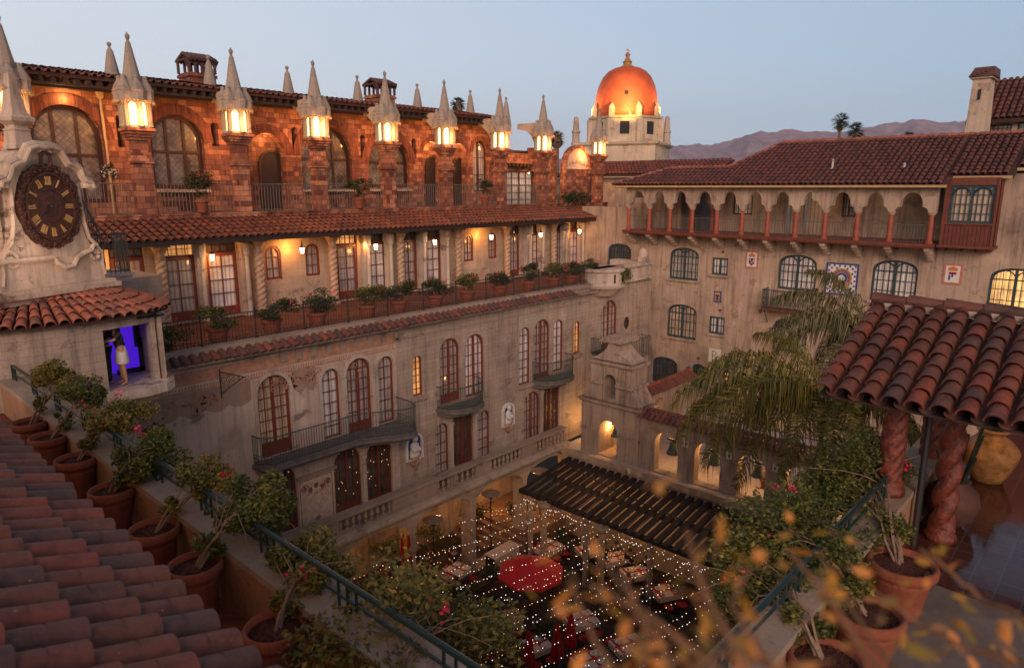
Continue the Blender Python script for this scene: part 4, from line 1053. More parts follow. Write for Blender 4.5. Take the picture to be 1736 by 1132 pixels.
for y in yc[:4]:
    o = dup(cc); o.parent = RB; o.location = V((38.4, y, -2.48))-wl(RB)
MB().plate(FXf(38.4), [(yc[3]-.2, .02), (yc[3]-.2, -1.12)]+[p for a, b in zip(sorted(yc[:4])[:-1], sorted(yc[:4])[1:]) for p in lobes(a+.13, b-.13, -1.12, -.22)]+[(yB, -1.12), (yB, .02)], -.12, .12).build('gallery_arches', 'tan_stucco', RB)
# gallery back wall with doors
bw_ = yc[3]-.2
gd = [px_(1332, 1352, 322, 400, 38.6), px_(1362, 1402, 322, 400, 38.6)]
gh = [arch(s_[0], s_[1], -2.45, s_[3], 'flat') for s_ in gd]; gw = [px_(1243, 1276, 332, 364, 38.6), px_(1428, 1452, 322, 368, 38.6)]
gh += [arch(*s_, 'flat') for s_ in gw]
m = MB(); m.panel(FXf(38.6), [(yA-.2, -2.6), (bw_, -2.6), (bw_, .1), (yA-.2, .1)], gh, .2); m.box(38.6, 44, bw_-.02, bw_, -2.6, .1); m.build('gallery_wall', 'tan_stucco', RB)
for s_ in gw: window(RB, FXf(38.6), *s_, 'flat', 2, 3, 'brown_frame', 'curtain', 2, .08, .08)
m = MB(); [m.boxF(FXf(38.6), s_[0], s_[1], -2.5, s_[3], .5, .52) for s_ in gd]; m.build('doorway', 'glow_pane', RB)
MB().box(36.1, 38.7, yA, yB, .03, .08).build('gallery_ceiling', 'dark_wood', RB)
m = MB()
for a, b in zip(ys[:-1], ys[1:]):
    rail(m, [(36.0, a+.12), (36.0, b-.12)], -2.48, .82, .13, .009, .016)
    for i in range(2):
        c_ = a+(b-a)*(i+.5)/2; m.tube([(36.0, c_+.3*math.cos(t*math.pi/8), -1.66+.14*math.sin(t*math.pi/8)) for t in range(9)], .009, 4, cap=False)
m.build('gallery_railing', 'grey_iron', RB)
point((37.6, yc[7]-.4, -.9), 8, (1, .5, .15), .05)
for y in (yc[1]-.3, yc[4]-.7, yc[6]-.7, yc[9]-.7): point((37.4, y, -.45), 10, (1, .70, .46), .3)  # soft fill lights added to brighten the gallery, without fittings
# roof of the right wing
S = V((.894, 0, .447))
def clipR(u, l):
    y = 24.5-u
    if y > 21.6: return l < (24.5-y)*.75+.1
    if y > 18: return l < 2.15
    if y > 16.2: return l < 2.15+(18-y)*1.6
    return l < 5.1
m = MB(); 
def zr(l): return .12+l*.447
P = [(24.5, 0), (21.6, 2.15), (18, 2.15), (16.2, 5.1), (-3, 5.1), (-3, 1.62), (4.75, 1.62), (4.75, .9), (6.98, .9), (6.98, 0)]
top = [(35.5+l*.894, y, zr(l)) for y, l in P]
m.add([(x, y, z-.02) for x, y, z in top]+[(x, y, z-.14) for x, y, z in top], [tuple(range(10)), tuple(range(10, 20))[::-1]]+[(i, 10+i, 10+(i+1) % 10, (i+1) % 10) for i in range(10)])
m.build('roof', 'underlay', RB)
tiles('roof_tiles', (35.45, 24.5, .12), (0, -1, 0), S, 17.5, 5.2, .27, .36, 'wing_tile', RB, 5, clip=clipR, seed=12, rad=.115)
S2 = lambda dx: V((35.45+dx, 0, .12+dx*.5))
tiles('roof_tiles', (36.25, 7.1, .52), (0, -1, 0), S, 2.4, 4.3, .27, .36, 'wing_tile', RB, 5, seed=13, rad=.115)
tiles('roof_tiles', (36.9, 4.75, .85), (0, -1, 0), S, 7.5, 3.6, .27, .36, 'wing_tile', RB, 5, seed=14, rad=.115)
m = MB(); m.box(35.38, 35.5, 7.0, 24.6, .0, .11); m.box(36.15, 36.27, 4.8, 6.95, .38, .49); m.box(36.78, 36.9, -3, 4.75, .7, .82); m.build('gutter', 'gutter', RB)
m = MB(); r5 = random.Random(4)
def ridge(a, b, r_=.12, st=.42):
    a, b = V(a), V(b); n = max(1, int((b-a).length/st))
    for i in range(n): m.tint = r5.uniform(.1, 1); m.tube([a.lerp(b, i/n)+V((0, 0, .03)), a.lerp(b, (i+1.12)/n)], r_, 8, r_*.85)
ridge((40.05, 16.2, 2.45), (40.05, -3, 2.45)); ridge((37.4, 18, 1.1), (40.05, 16.2, 2.4)); ridge((37.4, 21.6, 1.1), (37.4, 18, 1.1)); ridge((35.5, 24.5, .15), (37.4, 21.6, 1.1))
m.build('ridge_tiles', 'drum_tile', RB)
sheet('rear_roof', [(40.05, -3, 2.4), (40.05, 16.2, 2.4), (44, 16.2, .5), (44, -3, .5)], .1, 'underlay', RB)
MB().box(37.4, 44, 16.2, 21.6, .2, 1.0).build('roof_block', 'roof_tile', RB)
for px, py, h_ in ((1411, 287, .4), (1533, 284, .12)):
    for q in range(40):
        l = q*.13; p3 = V((35.5+l*.894, 0, zr(l))); pp = onX(px, py, p3.x)
        if abs(pp.z-p3.z) < .06: break
    m = MB(); m.lathe((pp.x, pp.y, pp.z), [(.16, 0), (.06, .08), (.05, h_), (.09, h_+.02), (.02, h_+.1)], 10); m.build('roof_vent', 'vent_metal', RB)
# projecting window bay
y0_, y1_ = onX(1692, 350, 36.1).y, onX(1600, 350, 36.1).y; FBy = FXf(36.1)
m = MB(); wb = px_(1609, 1685, 314, 379, 36.1)
m.panel(FBy, [(y0_, -2.5), (y1_, -2.5), (y1_, .42), (y0_, .42)], [[(wb[0], wb[2]), (wb[1], wb[2]), (wb[1], wb[3]), (wb[0], wb[3])]], .2)
m.box(36.101, 36.99, y1_-.002, y1_, -2.5, .42); m.box(36.101, 36.99, y0_, y0_+.01, -2.5, .42)
m.box(36.0, 37, y0_-.08, y1_+.08, -2.62, -2.5); m.box(36.03, 36.099, y0_, y1_, -2.1+.5, -2.1+.58); m.box(36.04, 36.099, y0_, y0_+.1, -2.5, .4); m.box(36.04, 36.099, y1_-.1, y1_, -2.5, .4)
for i in range(12): m.box(36.06, 36.099, y0_+.15+i*.15, y0_+.18+i*.15, -2.5, -1.62)
for i in range(4): m.box(36.3, 37, y0_+.1+i*.57, y0_+.25+i*.57, -2.78, -2.62)
bay_ = m.build('window_bay', 'red_wood', RB)
window(RB, FBy, wb[0]+.01, wb[1]-.01, wb[2]+.01, wb[3]-.01, 'flat', 4, 4, 'teal_frame', 'glow_pane', 2, .1, .1, grille=False)
m = MB()
for a, b in ((wb[0]+.1, (wb[0]+wb[1])/2-.05), ((wb[0]+wb[1])/2+.05, wb[1]-.1)):
    c_ = (a+b)/2; rr_ = (b-a)/2; m.tube([FBy(c_+rr_*math.cos(math.pi*i/10), wb[3]-.1-rr_+rr_*math.sin(math.pi*i/10), .05) for i in range(11)], .05, 4)
m.build('window_arch', 'teal_frame', RB)
# chimney and upper roof
c0 = onX(1633, 236, 40.0); c1 = onX(1668, 236, 40.0); zt = onX(1650, 134, 40.0).z
m = MB(); P = []
for z_, e_ in ((c0.z-.5, 0), (zt, .07)): P += [(40+e_, c0.y-e_, z_), (40+e_, c1.y+e_, z_), (41.3-e_, c1.y+e_, z_), (41.3-e_, c0.y-e_, z_)]
m.add(P, [(0, 1, 5, 4), (1, 2, 6, 5), (2, 3, 7, 6), (3, 0, 4, 7), (4, 5, 6, 7)]); m.box(39.97, 41.3, c1.y-.03, c0.y+.03, zt, zt+.08)
ch = m.build('chimney', 'tower_stucco', RB)
cy_ = (c0.y+c1.y)/2
m = MB(); m.box(39.999, 40.05, cy_-.05, cy_+.06, zt-.95, zt-.5); m.build('flue_slot', 'dark_clothes', ch)
m = MB(); hw = (c0.y-c1.y)/2+.1
m.add([(39.9, cy_+hw, zt+.08), (41.4, cy_+hw, zt+.08), (41.4, cy_-hw, zt+.08), (39.9, cy_-hw, zt+.08), (39.9, cy_+hw*.55, zt+.48), (41.4, cy_+hw*.55, zt+.48), (41.4, cy_-hw*.95, zt+.48), (39.9, cy_-hw*.95, zt+.48)], [(0,1,5,4),(4,5,6,7),(1,2,6,5),(3,0,4,7),(2,3,7,6)])
for i in range(5): m.tube([(39.85, cy_+hw-.1-i*.16, zt+.12+.05*i), (41.4, cy_+hw-.1-i*.16, zt+.12+.05*i)], .07, 6)
m.build('chimney_cap', 'dark_tile', ch)
yu = onX(1668, 210, 42).y; z1 = onX(1700, 214, 42).z
m = MB(); cw = [px_(1677, 1715, 211, 225, 42), px_(1725, 1790, 206, 223, 42)]
m.panel(FXf(42), [(-3, 1.3), (yu, 1.3), (yu, z1+.45), (-3, z1+.45)], [arch(*s_, 'flat') for s_ in cw], .2); m.build('clerestory_wall', 'cream_stone', RB)
for s_ in cw: window(RB, FXf(42), *s_, 'flat', 5, 2, 'brown_frame', 'curtain_dim', 1, .1, .06)
zu = z1+.3
S3 = V((.8, 0, .6)); tiles('upper_roof_tiles', (41.5, yu+.7, zu), (0, -1, 0), S3, 9, 3.6, .27, .36, 'wing_tile', RB, 5, seed=15, rad=.115)
sheet('upper_roof', [(41.5, yu+.7, zu-.02), (41.5, -3, zu-.02), (44.4, -3, zu+2.15), (44.4, yu+.7, zu+2.15)], .15, 'underlay', RB)
# tile pictures and crests
def plaque(nm, s_, label, cat, fn):
    root = thing(nm, label, cat, G0((s_[0]+s_[1])/2, s_[2], -.001)); fn(root, *s_); return root
def shield(root, a, b, c, d, kind=0):
    MB().boxF(G0, a, b, c, d, -.04, -.001).build('border', 'pink_wall', root); t = .12*(b-a)
    MB().boxF(G0, a+t, b-t, c+t, d-t, -.05, -.041).build('tile_ground', 'white_glaze', root)
    w_, h_ = b-a, d-c; m_ = (a+b)/2
    pt = [(m_-w_*.24, c+h_*.58), (m_-w_*.22, c+h_*.3), (m_, c+h_*.14), (m_+w_*.22, c+h_*.3), (m_+w_*.24, c+h_*.58)]
    m = MB()
    if kind == 0: m.plate(G0, pt, -.056, -.051)
    else: m.boxF(G0, m_+w_*.1, m_+w_*.2, c+h_*.2, c+h_*.45, -.056, -.051); m.boxF(G0, m_-.04, m_+.04, c+h_*.35, c+h_*.6, -.056, -.051)
    m.build('shield', 'blue_glaze', root)
    m = MB()
    if kind == 0: m.plate(G0, [(m_-w_*.12, c+h_*.5), (m_-w_*.1, c+h_*.32), (m_, c+h_*.24), (m_+w_*.12, c+h_*.34), (m_+w_*.03, c+h_*.4)], -.06, -.057)
    m.plate(G0, [(m_-w_*.22, c+h_*.66), (m_+w_*.22, c+h_*.66), (m_+w_*.26, c+h_*.78), (m_+w_*.1, c+h_*.84), (m_, c+h_*.88), (m_-w_*.1, c+h_*.84), (m_-w_*.26, c+h_*.78)], -.056, -.051)
    m.build('crown', 'orange_glaze', root)
    if kind: m = MB(); m.boxF(G0, m_+w_*.05, m_+w_*.2, c+h_*.48, c+h_*.6, -.06, -.057); m.boxF(G0, m_-w_*.2, m_-w_*.05, c+h_*.48, c+h_*.6, -.06, -.057); m.build('charge', 'red_cloth', root)
    else:
        m = MB(); m.plate(G0, [(m_-w_*.2, c+h_*.52), (m_-w_*.17, c+h_*.36), (m_-w_*.1, c+h_*.42), (m_-w_*.12, c+h_*.54)], -.06, -.057); m.plate(G0, [(m_+w_*.06, c+h_*.54), (m_+w_*.18, c+h_*.54), (m_+w_*.1, c+h_*.4)], -.06, -.057); m.build('charge', 'white_glaze', root)
plaque('crest_tile', px_(1264.5, 1286, 425.5, 454.7), 'white tile crest with orange crown over a blue shield, beside the small teal window', 'tile crest', lambda r_, *s_: shield(r_, *s_))
plaque('crest_tile', px_(1599, 1631.5, 447, 482), 'white tile crest with crown and red marks, below the red wooden window bay', 'tile crest', lambda r_, *s_: shield(r_, *s_, kind=1))
def mosaic(root, a, b, c, d):
    MB().boxF(G0, a, b, c, d, -.05, -.001).build('border', 'blue_glaze', root)
    m = MB(); t = .08; m.boxF(G0, a+t, b-t, c+t, d-t, -.056, -.051); m.build('tile_ground', 'white_glaze', root)
    m = MB(); n = 11; cc_, dd = (a+b)/2, (c+d)/2+.05
    for i in range(n):
        for j in range(n+1):
            u = a+t+(b-a-2*t)*(i+.5)/n; v = c+t+(d-c-2*t)*(j+.5)/(n+1)
            if math.hypot(u-cc_, v-dd) > .55 and (i+j) % 2: m.boxF(G0, u-.045, u+.045, v-.05, v+.05, -.06, -.057)
    for i in range(18):
        a_ = math.pi*(-.15+1.3*i/17); m.tube([G0(cc_+.3*math.cos(a_), dd+.3*math.sin(a_), -.06), G0(cc_+.42*math.cos(a_), dd+.42*math.sin(a_), -.06)], .02, 4)
    m.ring(G0, [(cc_+.28*math.cos(x/16*6.28), dd+.28*math.sin(x/16*6.28)) for x in range(16)], [(cc_+.17*math.cos(x/16*6.28), dd+.17*math.sin(x/16*6.28)) for x in range(16)], -.062, -.057)
    blob(m, G0, cc_, dd-.5, .12, .1, -.06, random.Random(2))
    m.build('motif', 'blue_glaze', root)
    m = MB(); m.ring(G0, [(cc_+.5*math.cos(x/20*6.28), dd+.5*math.sin(x/20*6.28)) for x in range(20)], [(cc_+.29*math.cos(x/20*6.28), dd+.29*math.sin(x/20*6.28)) for x in range(20)], -.0585, -.0565); m.build('tail_fan', 'urn_clay', root)
plaque('tile_panel', px_(1400, 1454.6, 446, 500), 'large square blue and white tile panel with round fan motif, between two arched windows', 'tile panel', mosaic)
def smallt(root, a, b, c, d):
    MB().boxF(G0, a, b, c, d, -.04, -.001).build('border', 'blue_glaze', root); MB().boxF(G0, a+.06, b-.06, c+.06, d-.06, -.046, -.041).build('tile_ground', 'urn_clay', root)
    m = MB(); m_ = (a+b)/2; m.boxF(G0, m_-.05, m_+.05, c+.1, d-.25, -.052, -.047); m.boxF(G0, m_-.12, m_+.12, d-.3, d-.22, -.052, -.047); m.build('motif', 'blue_glaze', root)
plaque('tile_panel', px_(1210.6, 1223, 493.5, 512.4), 'tiny blue bordered tile between the two small square teal windows', 'tile panel', smallt)
def letter(root, a, b, c, d):
    MB().boxF(G0, a, b, c, d, -.05, -.001).build('tile_ground', 'white_glaze', root); m = MB(); m_ = (a+b)/2; h_ = d-c
    x = m_+.12     # y runs leftwards in the view
    m.boxF(G0, x-.03, x+.03, c+.1, d-.1, -.075, -.051)
    for z_ in (c+h_*.32, c+h_*.68): m.tube([G0(x-.26*math.sin(t*math.pi/8)*.9, z_+h_*.17*math.cos(t*math.pi/8), -.06) for t in range(9)], .028, 5)
    m.build('letter', 'spire_stone', root)
plaque('letter_plaque', px_(1202, 1222, 591, 614), 'small white plaque with a raised letter, low on the tan wall', 'plaque', letter)
def crest(root, a, b, c, d):
    m = MB(); m_ = (a+b)/2; h_ = d-c
    m.lathe(G0(m_, c+h_*.3, -.02), [(.01, -h_*.3), (.25*(b-a)*1.6, -h_*.2), (.5*(b-a), 0), (.42*(b-a), h_*.14), (.2*(b-a), h_*.2), (.17*(b-a), h_*.4), (.1*(b-a), h_*.55), (.03, h_*.7)], 14, sx=.3)
    for s_ in (-1, 1): m.ball(G0(m_+s_*(b-a)*.42, c+h_*.42, -.08), .13, 6)
    m.build('carving', 'coping_stone', root)
plaque('wall_crest', px_(1250, 1276, 579, 608), 'weathered grey stone crest carving with a crown, low on the tan wall', 'crest', crest)
for px, py in ((1226, 427), (1221, 526), (1184, 607), (1289, 527)):
    p = onX(px, py, X0); MB().lathe(p, [(.07, -.07), (.07, .07)], 8).build('vent_hole', 'red_wood', RB)
# iron balcony on the tan wall
q0, q1, zb_, zt_ = px_(1291, 1381.6, 492, 529); zb_ = onX(1335, 527, 36.2).z
q0 = onX(1382, 510, 36.2).y; q1 = onX(1291, 510, 36.2).y
m = MB(); m.box(36.15, 36.99, q0, q1, zb_-.08, zb_); bb = m.build('balcony', 'red_wood', RB)
m = MB(); rail(m, [(36.99, q1), (36.2, q1), (36.2, q0), (36.99, q0)], zb_, 1.0, .12, .014, .025)
for i in range(12):
    y = q0+(q1-q0)*(i+.5)/12; m.lathe((36.2, y, zb_+.5), [(.01, -.28), (.05, -.12), (.02, 0), (.05, .12), (.01, .28)], 6)
m.tube([(36.3, q0+.1, zb_), (36.98, q0+.1, zb_-.9)], .02, 5); m.tube([(36.3, q1-.1, zb_), (36.98, q1-.1, zb_-.9)], .02, 5); m.build('railing', 'teal_iron', bb)
# low link block behind the corner and its roofs
LK = thing('link_building', 'low stuccoed block with small red roofs between the brick storey and the domed tower', 'building', (43, 27, -13))
MB().box(39.5, 52, 22, 27, -13, .3).build('wall', 'tan_stucco', LK)
tiles('roof_tiles', (42, 34, .9), (0, -1, 0), (.93, 0, .36), 13, 2.6, .3, .4, 'roof_tile', LK, 4, seed=21)
sheet('roof', [(42, 34, .85), (42, 21, .85), (44.4, 21, 1.8), (44.4, 34, 1.8)], .1, 'underlay', LK)
m = MB(); m.box(42.5, 52, 26.9, 36, -13, .7); m.build('rear_wall', 'light_stucco', LK)
point((41.2, 24.9, -.6), 18, (1, .55, .2), .1)

# ================================================================ domed tower
dirn = ray(1057, 318); dd = dirn*(66/ dirn.dot(FW)); DT = V((dd.x, dd.y, 0))
def hz(py): return (onY(1057, py, DT.y)).z
DM = thing('domed_tower', 'stone tower carrying a floodlit orange dome with small corner obelisks', 'tower', (DT.x, DT.y, -10))
pxm = 66/FPX*1.0
Rm = 52*pxm
ph0 = R(10)
c_ = (DT.x, DT.y, 0)
z200, z285 = hz(204), hz(290)
m = MB(); m.lathe(c_, [(Rm*1.72, -10), (Rm*1.72, hz(248)-.15), (Rm*1.85, hz(248)), (Rm*1.88, hz(245)), (Rm*1.72, hz(244))], 4, R(42.6)+math.pi/4+R(-22))
m.build('base', 'tower_stucco', DM)
m = MB(); m.lathe(c_, [(Rm*1.18, hz(246)), (Rm*1.18, hz(205)), (Rm*1.24, hz(204)), (Rm*1.26, hz(201)), (Rm*1.05, hz(200.5))], 8, ph0)
for i in range(8):
    a = ph0+2*math.pi*i/8; x, y = DT.x+Rm*1.17*math.cos(a), DT.y+Rm*1.17*math.sin(a); m.lathe((x, y, 0), [(.34, hz(246)), (.34, hz(205))], 8)
    x, y = DT.x+Rm*1.05*math.cos(a), DT.y+Rm*1.05*math.sin(a); m.lathe((x, y, 0), [(.3, hz(201)), (.3, hz(186)), (.02, hz(178))], 4, a+math.pi/4)
m.build('drum', 'tower_stucco', DM)
for i in range(8):
    m = MB(); a = ph0+2*math.pi*(i+.5)/8; n_ = V((math.cos(a), math.sin(a), 0)); t_ = V((-n_.y, n_.x, 0)); b_ = V(c_)+n_*(Rm*1.18*math.cos(math.pi/8)+.01)
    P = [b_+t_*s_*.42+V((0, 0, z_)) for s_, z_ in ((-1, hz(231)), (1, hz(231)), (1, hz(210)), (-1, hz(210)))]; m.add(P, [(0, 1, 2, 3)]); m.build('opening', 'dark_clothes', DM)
prof_d = [(Rm*1.0, hz(200)), (Rm*1.0, hz(190)), (Rm*.985, hz(175)), (Rm*.95, hz(160)), (Rm*.88, hz(145)), (Rm*.76, hz(131)), (Rm*.6, hz(121)), (Rm*.42, hz(115.5)), (Rm*.22, hz(112.5)), (.02, hz(112))]
m = MB(); m.lathe(c_, prof_d, 48); m.build('dome', 'dome_paint', DM, smooth=True)
m = MB(); m.lathe(c_, [(Rm*.2, hz(113.5)), (Rm*.19, hz(111)), (Rm*.13, hz(109)), (Rm*.13, hz(106)), (Rm*.15, hz(104)), (Rm*.1, hz(101)), (Rm*.06, hz(97)), (Rm*.06, hz(93)), (Rm*.09, hz(92)), (Rm*.04, hz(88)), (.03, hz(86)), (.03, hz(81))], 12)
m.box(DT.x-.3, DT.x+.3, DT.y-.02, DT.y+.02, hz(84), hz(83)); m.build('finial', 'urn_clay', DM)
tw = -(V((DT.x, DT.y, 0)).normalized()); sd_ = V((tw.y, -tw.x, 0))
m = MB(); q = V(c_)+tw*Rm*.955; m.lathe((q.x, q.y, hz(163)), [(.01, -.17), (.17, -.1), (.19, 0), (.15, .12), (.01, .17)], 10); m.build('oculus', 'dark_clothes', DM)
tw2 = tw
def corner_obelisk(px, pt, pb):
    r_ = ray(px, 248); d_ = 66 + (-3.4 if px in (1066,) else 0); p_ = r_*(d_/r_.dot(FW))
    zt_, zb_ = onY(px, pt, p_.y).z, onY(px, pb, p_.y).z; H = zt_-zb_
    m = MB(); m.lathe((p_.x, p_.y, zb_), [(.45, 0), (.45, .2), (.36, .25), (.34, H*.42), (.43, H*.44), (.40, H*.5), (.3, H*.52), (.22, H*.97), (.05, H)], 8); m.build('corner_obelisk', 'cream_stone', DM)
for a in ((976, 198, 246), (1066, 188, 246), (1129.5, 197, 246)): corner_obelisk(*a)
# arched window of the base
for px, l in ((1101, 1),):
    n_ = V((math.cos(R(-137.4+0)), math.sin(R(-137.4)), 0))
    r_ = ray(px, 272); p_ = r_*(62.6/r_.dot(FW)); t_ = sd_
    P = []
    Fw = lambda u, v, w: (p_.x+t_.x*u-tw.x*w, p_.y+t_.y*u-tw.y*w, v)
    zb_, zt_ = onY(px, 287, p_.y).z, onY(px, 257, p_.y).z
    MB().plate(Fw, arch(-.62, .62, zb_, zt_, 'seg'), -.05, .5).build('window', 'dark_pane', DM)
# floodlights on the dome (fittings on the drum cornice)
for a, e_ in ((0, 1900), (75, 600), (-75, 700), (150, 300)):
    n_ = Matrix.Rotation(R(a), 3, 'Z') @ tw
    pos = V(c_)+n_*(Rm*1.42); pos.z = hz(198); tgt = V(c_)+n_*Rm*.85; tgt.z = hz(166)
    if a == 0: pos = V(c_)+n_*(Rm*2.0)-sd_*.3; pos.z = hz(196)
    spot(pos, tgt, e_, 95, (1, .62, .16), .12, .8)
for a in (-50, 60, 15):
    n_ = Matrix.Rotation(R(a), 3, 'Z') @ tw; pos = V(c_)+n_*(Rm*2.6); pos.z = hz(262); tgt = V(c_)+n_*Rm*1.2; tgt.z = hz(230)
    spot(pos, tgt, 110, 100, (1, .66, .38), .3, 1)

# ================================================================ bell tower
cam_y0, cam_y1 = 17.0, 20.45
BT = thing('bell_tower', 'stepped stuccoed bell tower with two arched openings and a bell shaped cap', 'tower', (28.2, 18.7, -13.25))
GX = FXf(27.5)
def fr(x0, x1, y0, y1, z0, z1, tx=0, ty=0):   # frustum
    return [(x0, y0, z0), (x1, y0, z0), (x1, y1, z0), (x0, y1, z0), (x0+tx, y0+ty, z1), (x1-tx, y0+ty, z1), (x1-tx, y1-ty, z1), (x0+tx, y1-ty, z1)]
BX = [(3,2,1,0),(4,5,6,7),(0,1,5,4),(1,2,6,5),(2,3,7,6),(3,0,4,7)]
y0_, y1_ = cam_y0, cam_y1; yc_ = (y0_+y1_)/2; xd = 1.35
big = arch(18.25, 19.35, -13.2, -11.35, 'round'); sml = arch(18.42, 19.12, -10.15, -8.95, 'round')
m = MB(); m.panel(GX, [(y0_, -13.25), (y1_, -13.25), (y1_, -10.5), (y0_, -10.5)], [big], xd, back=True)
m.panel(GX, [(y0_+.22, -10.32), (y1_-.22, -10.32), (y1_-.55, -9.5), (y0_+.55, -9.5)][:0] or [(y0_+.05, -10.34), (y1_-.05, -10.34), (y1_-.2, -10.05), (y1_-.42, -9.75), (y1_-.52, -9.5), (y1_-.55, -9.35), (y1_-.55, -8.45), (y0_+.55, -8.45), (y0_+.55, -9.35), (y0_+.52, -9.5), (y0_+.42, -9.75), (y0_+.2, -10.05)], [sml], xd, back=True)
cap = [(y0_+.5, -8.28)]
for i in range(9):
    t = i/8; cap.append((y0_+.5+1.0*math.sin(t*math.pi/2)**1.3*1.05 + .0, -8.28+ .95*(1-math.cos(t*math.pi/2))**.8))
capR = [(2*yc_-y, z) for y, z in cap][::-1]
m.plate(GX, cap+capR, .0, xd)
m.box(27.35, 27.5+xd+.15, yc_-.62, yc_+.62, -7.33, -7.24); m.box(27.4, 27.5+xd+.1, yc_-.5, yc_+.5, -7.24, -7.12)
for z_, e_, g_ in ((-10.5, .0, .15), (-8.45, .55, .15), (-9.52, .55, .11)):
    ya_, yb_ = y0_+e_-g_, y1_-e_+g_
    if z_ == -9.52:
        m.box(27.5-g_, 27.5, ya_, 18.40, z_, z_+.12); m.box(27.5-g_, 27.5, 19.14, yb_, z_, z_+.12); m.box(27.501, 27.5+xd+g_, ya_, y0_+e_+.01, z_, z_+.12); m.box(27.501, 27.5+xd+g_, y1_-e_-.01, yb_, z_, z_+.12)
    else: m.box(27.5-g_, 27.5+xd+g_, ya_, yb_, z_+.0005, z_+.1); m.box(27.5-g_*.55, 27.5+xd+g_*.55, ya_+g_*.45, yb_-g_*.45, z_-.07, z_)
m.box(27.44, 27.5, y0_-.05, 18.22, -12.02, -11.95); m.box(27.44, 27.5, 19.38, y1_+.05, -12.02, -11.95); m.box(27.44, 27.5+xd, y0_-.05, y0_-.001, -12.02, -11.95)
m.build('tower_wall', 'tan_stucco', BT)
point((28.4, 19.2, -11.9), 60, (1, .45, .12), .05); point((29.2, 21.0, -12.2), 60, (1, .48, .15), .1)
def make_bell(loc, s_, label, light=True):
    root = thing('bronze_bell', label, 'bell', loc, 'bells in the arcade openings', local=True)
    m = MB(); m.lathe((0, 0, 0), [(.30*s_, -.62*s_), (.31*s_, -.58*s_), (.23*s_, -.45*s_), (.18*s_, -.25*s_), (.165*s_, -.12*s_), (.12*s_, -.06*s_), (.02, -.04*s_)], 20); b = m.build('bell_body', 'bell_bronze', root, smooth=True)
    m = MB(); m.tube([(0, -.32*s_, .02), (0, .32*s_, .02)], .045*s_, 6); m.box(-.03, .03, -.03, .03, -.08, .05); m.tube([(0, 0, .03), (0, 0, .3)], .015, 5); m.build('yoke', 'dark_wood', root)
    MB().ball((0, 0, -.6*s_), .05*s_, 6).build('clapper', 'dark_iron', root)
    return root
make_bell((28.2, 18.75, -11.75), .9, 'bronze bell hanging in the lit lower opening of the stepped bell tower')
# bell arcade
BA = thing('bell_arcade', 'stuccoed arcade wall with bells and a tile coping beside the bell tower', 'wall', (27.9, 11, -13.25))
AR = [15.5, 13.42, 11.38, 9.35, 7.3, 5.25]
hh = [arch(y-.62, y+.62, -13.2, -11.15, 'round') for y in AR]
m = MB(); m.panel(GX, [(4, -13.25), (16.98, -13.25), (16.98, -10.75), (4, -10.75)], hh, .45, back=True); m.box(27.46, 28.16, 4, 16.97, -10.75, -10.66); m.build('arcade_wall', 'tan_stucco', BA)
tiles('coping_tiles', (27.25, 16.95, -10.68), (0, -1, 0), (.86, 0, .5), 13, .62, .27, .62, 'roof_tile', BA, 5, seed=31, rad=.12)
tiles('coping_tiles', (28.4, 4, -10.68), (0, 1, 0), (-.86, 0, .5), 13, .62, .27, .62, 'roof_tile', BA, 5, seed=32, rad=.12)
m = MB(); r5 = random.Random(9); ridge((27.82, 16.95, -10.34), (27.82, 4, -10.34), .11); m.build('ridge_tiles', 'roof_tile', BA)
for y in AR: MB().boxF(GX, y-1.06, y-.97, -11.5, -11.38, -.035, -.031).build('motif', 'painted_brown', MB().boxF(GX, y-1.13, y-.9, -11.6, -11.28, -.03, -.001).build('tile_plaque', 'white_glaze', BA))
for i, y in enumerate(AR[:4]):
    make_bell((27.95, y-.12, -11.62), (1.05, .95, .95, .8)[i], ('large bronze bell in the arch next to the bell tower', 'dark bronze bell in the second arch from the bell tower', 'bronze bell in the third arch from the bell tower', 'small bronze bell in the fourth arch, beside the palm and shrubs')[i])
for y in AR[:5]: point((28.15, y+.1, -11.4), 30, (1, .46, .13), .04); point((28.9, y+.5, -12.0), 22, (1, .48, .15), .1)
# patio behind, cornice in front, second arcade
tag(MB().box(27.0, 37.0, -2, 21.5, -13.42, -13.26).build('patio', 'patio_floor'), kind='structure')
m = MB(); m.box(26.78, 27.0, 3, 21.2, -13.42, -13.12); m.box(26.9, 27.0, 3, 21.2, -17.9, -13.42); LWb = thing('terrace_wall', 'low stuccoed wall and cornice carrying the bell terrace above the pergola', 'wall', (26.9, 12, -17.95)); m.build('cornice', 'light_stucco', LWb)
m = MB(); m.box(27.01, 27.3, 3, 21.3, -17.9, -13.43); m.build('back_wall', 'light_stucco', LWb)
A2 = thing('side_arcade', 'short stuccoed arcade with red tiled top running from the bell tower to the tan wing', 'wall', (32.5, 18.8, -13.25))
FA2 = FYf(18.6)
h2 = [arch(x-.5, x+.5, -13.2, -11.1, 'round') for x in (30.0, 32.0, 33.9)]
m = MB(); m.panel(FA2, [(28.8, -13.25), (35.6, -13.25), (35.6, -10.7), (28.8, -10.7)], h2, .5, back=True); m.build('arcade_wall', 'tan_stucco', A2)
tiles('coping_tiles', (28.8, 18.3, -10.72), (1, 0, 0), (0, .86, .5), 7.1, .62, .27, .62, 'roof_tile', A2, 5, seed=33, rad=.12); tiles('coping_tiles', (35.9, 19.4, -10.72), (-1, 0, 0), (0, -.86, .5), 7.1, .62, .27, .62, 'roof_tile', A2, 5, seed=34, rad=.12)
m = MB(); r5 = random.Random(9); ridge((28.8, 18.85, -10.36), (35.9, 18.85, -10.36), .12); m.build('ridge_tiles', 'drum_tile', A2)
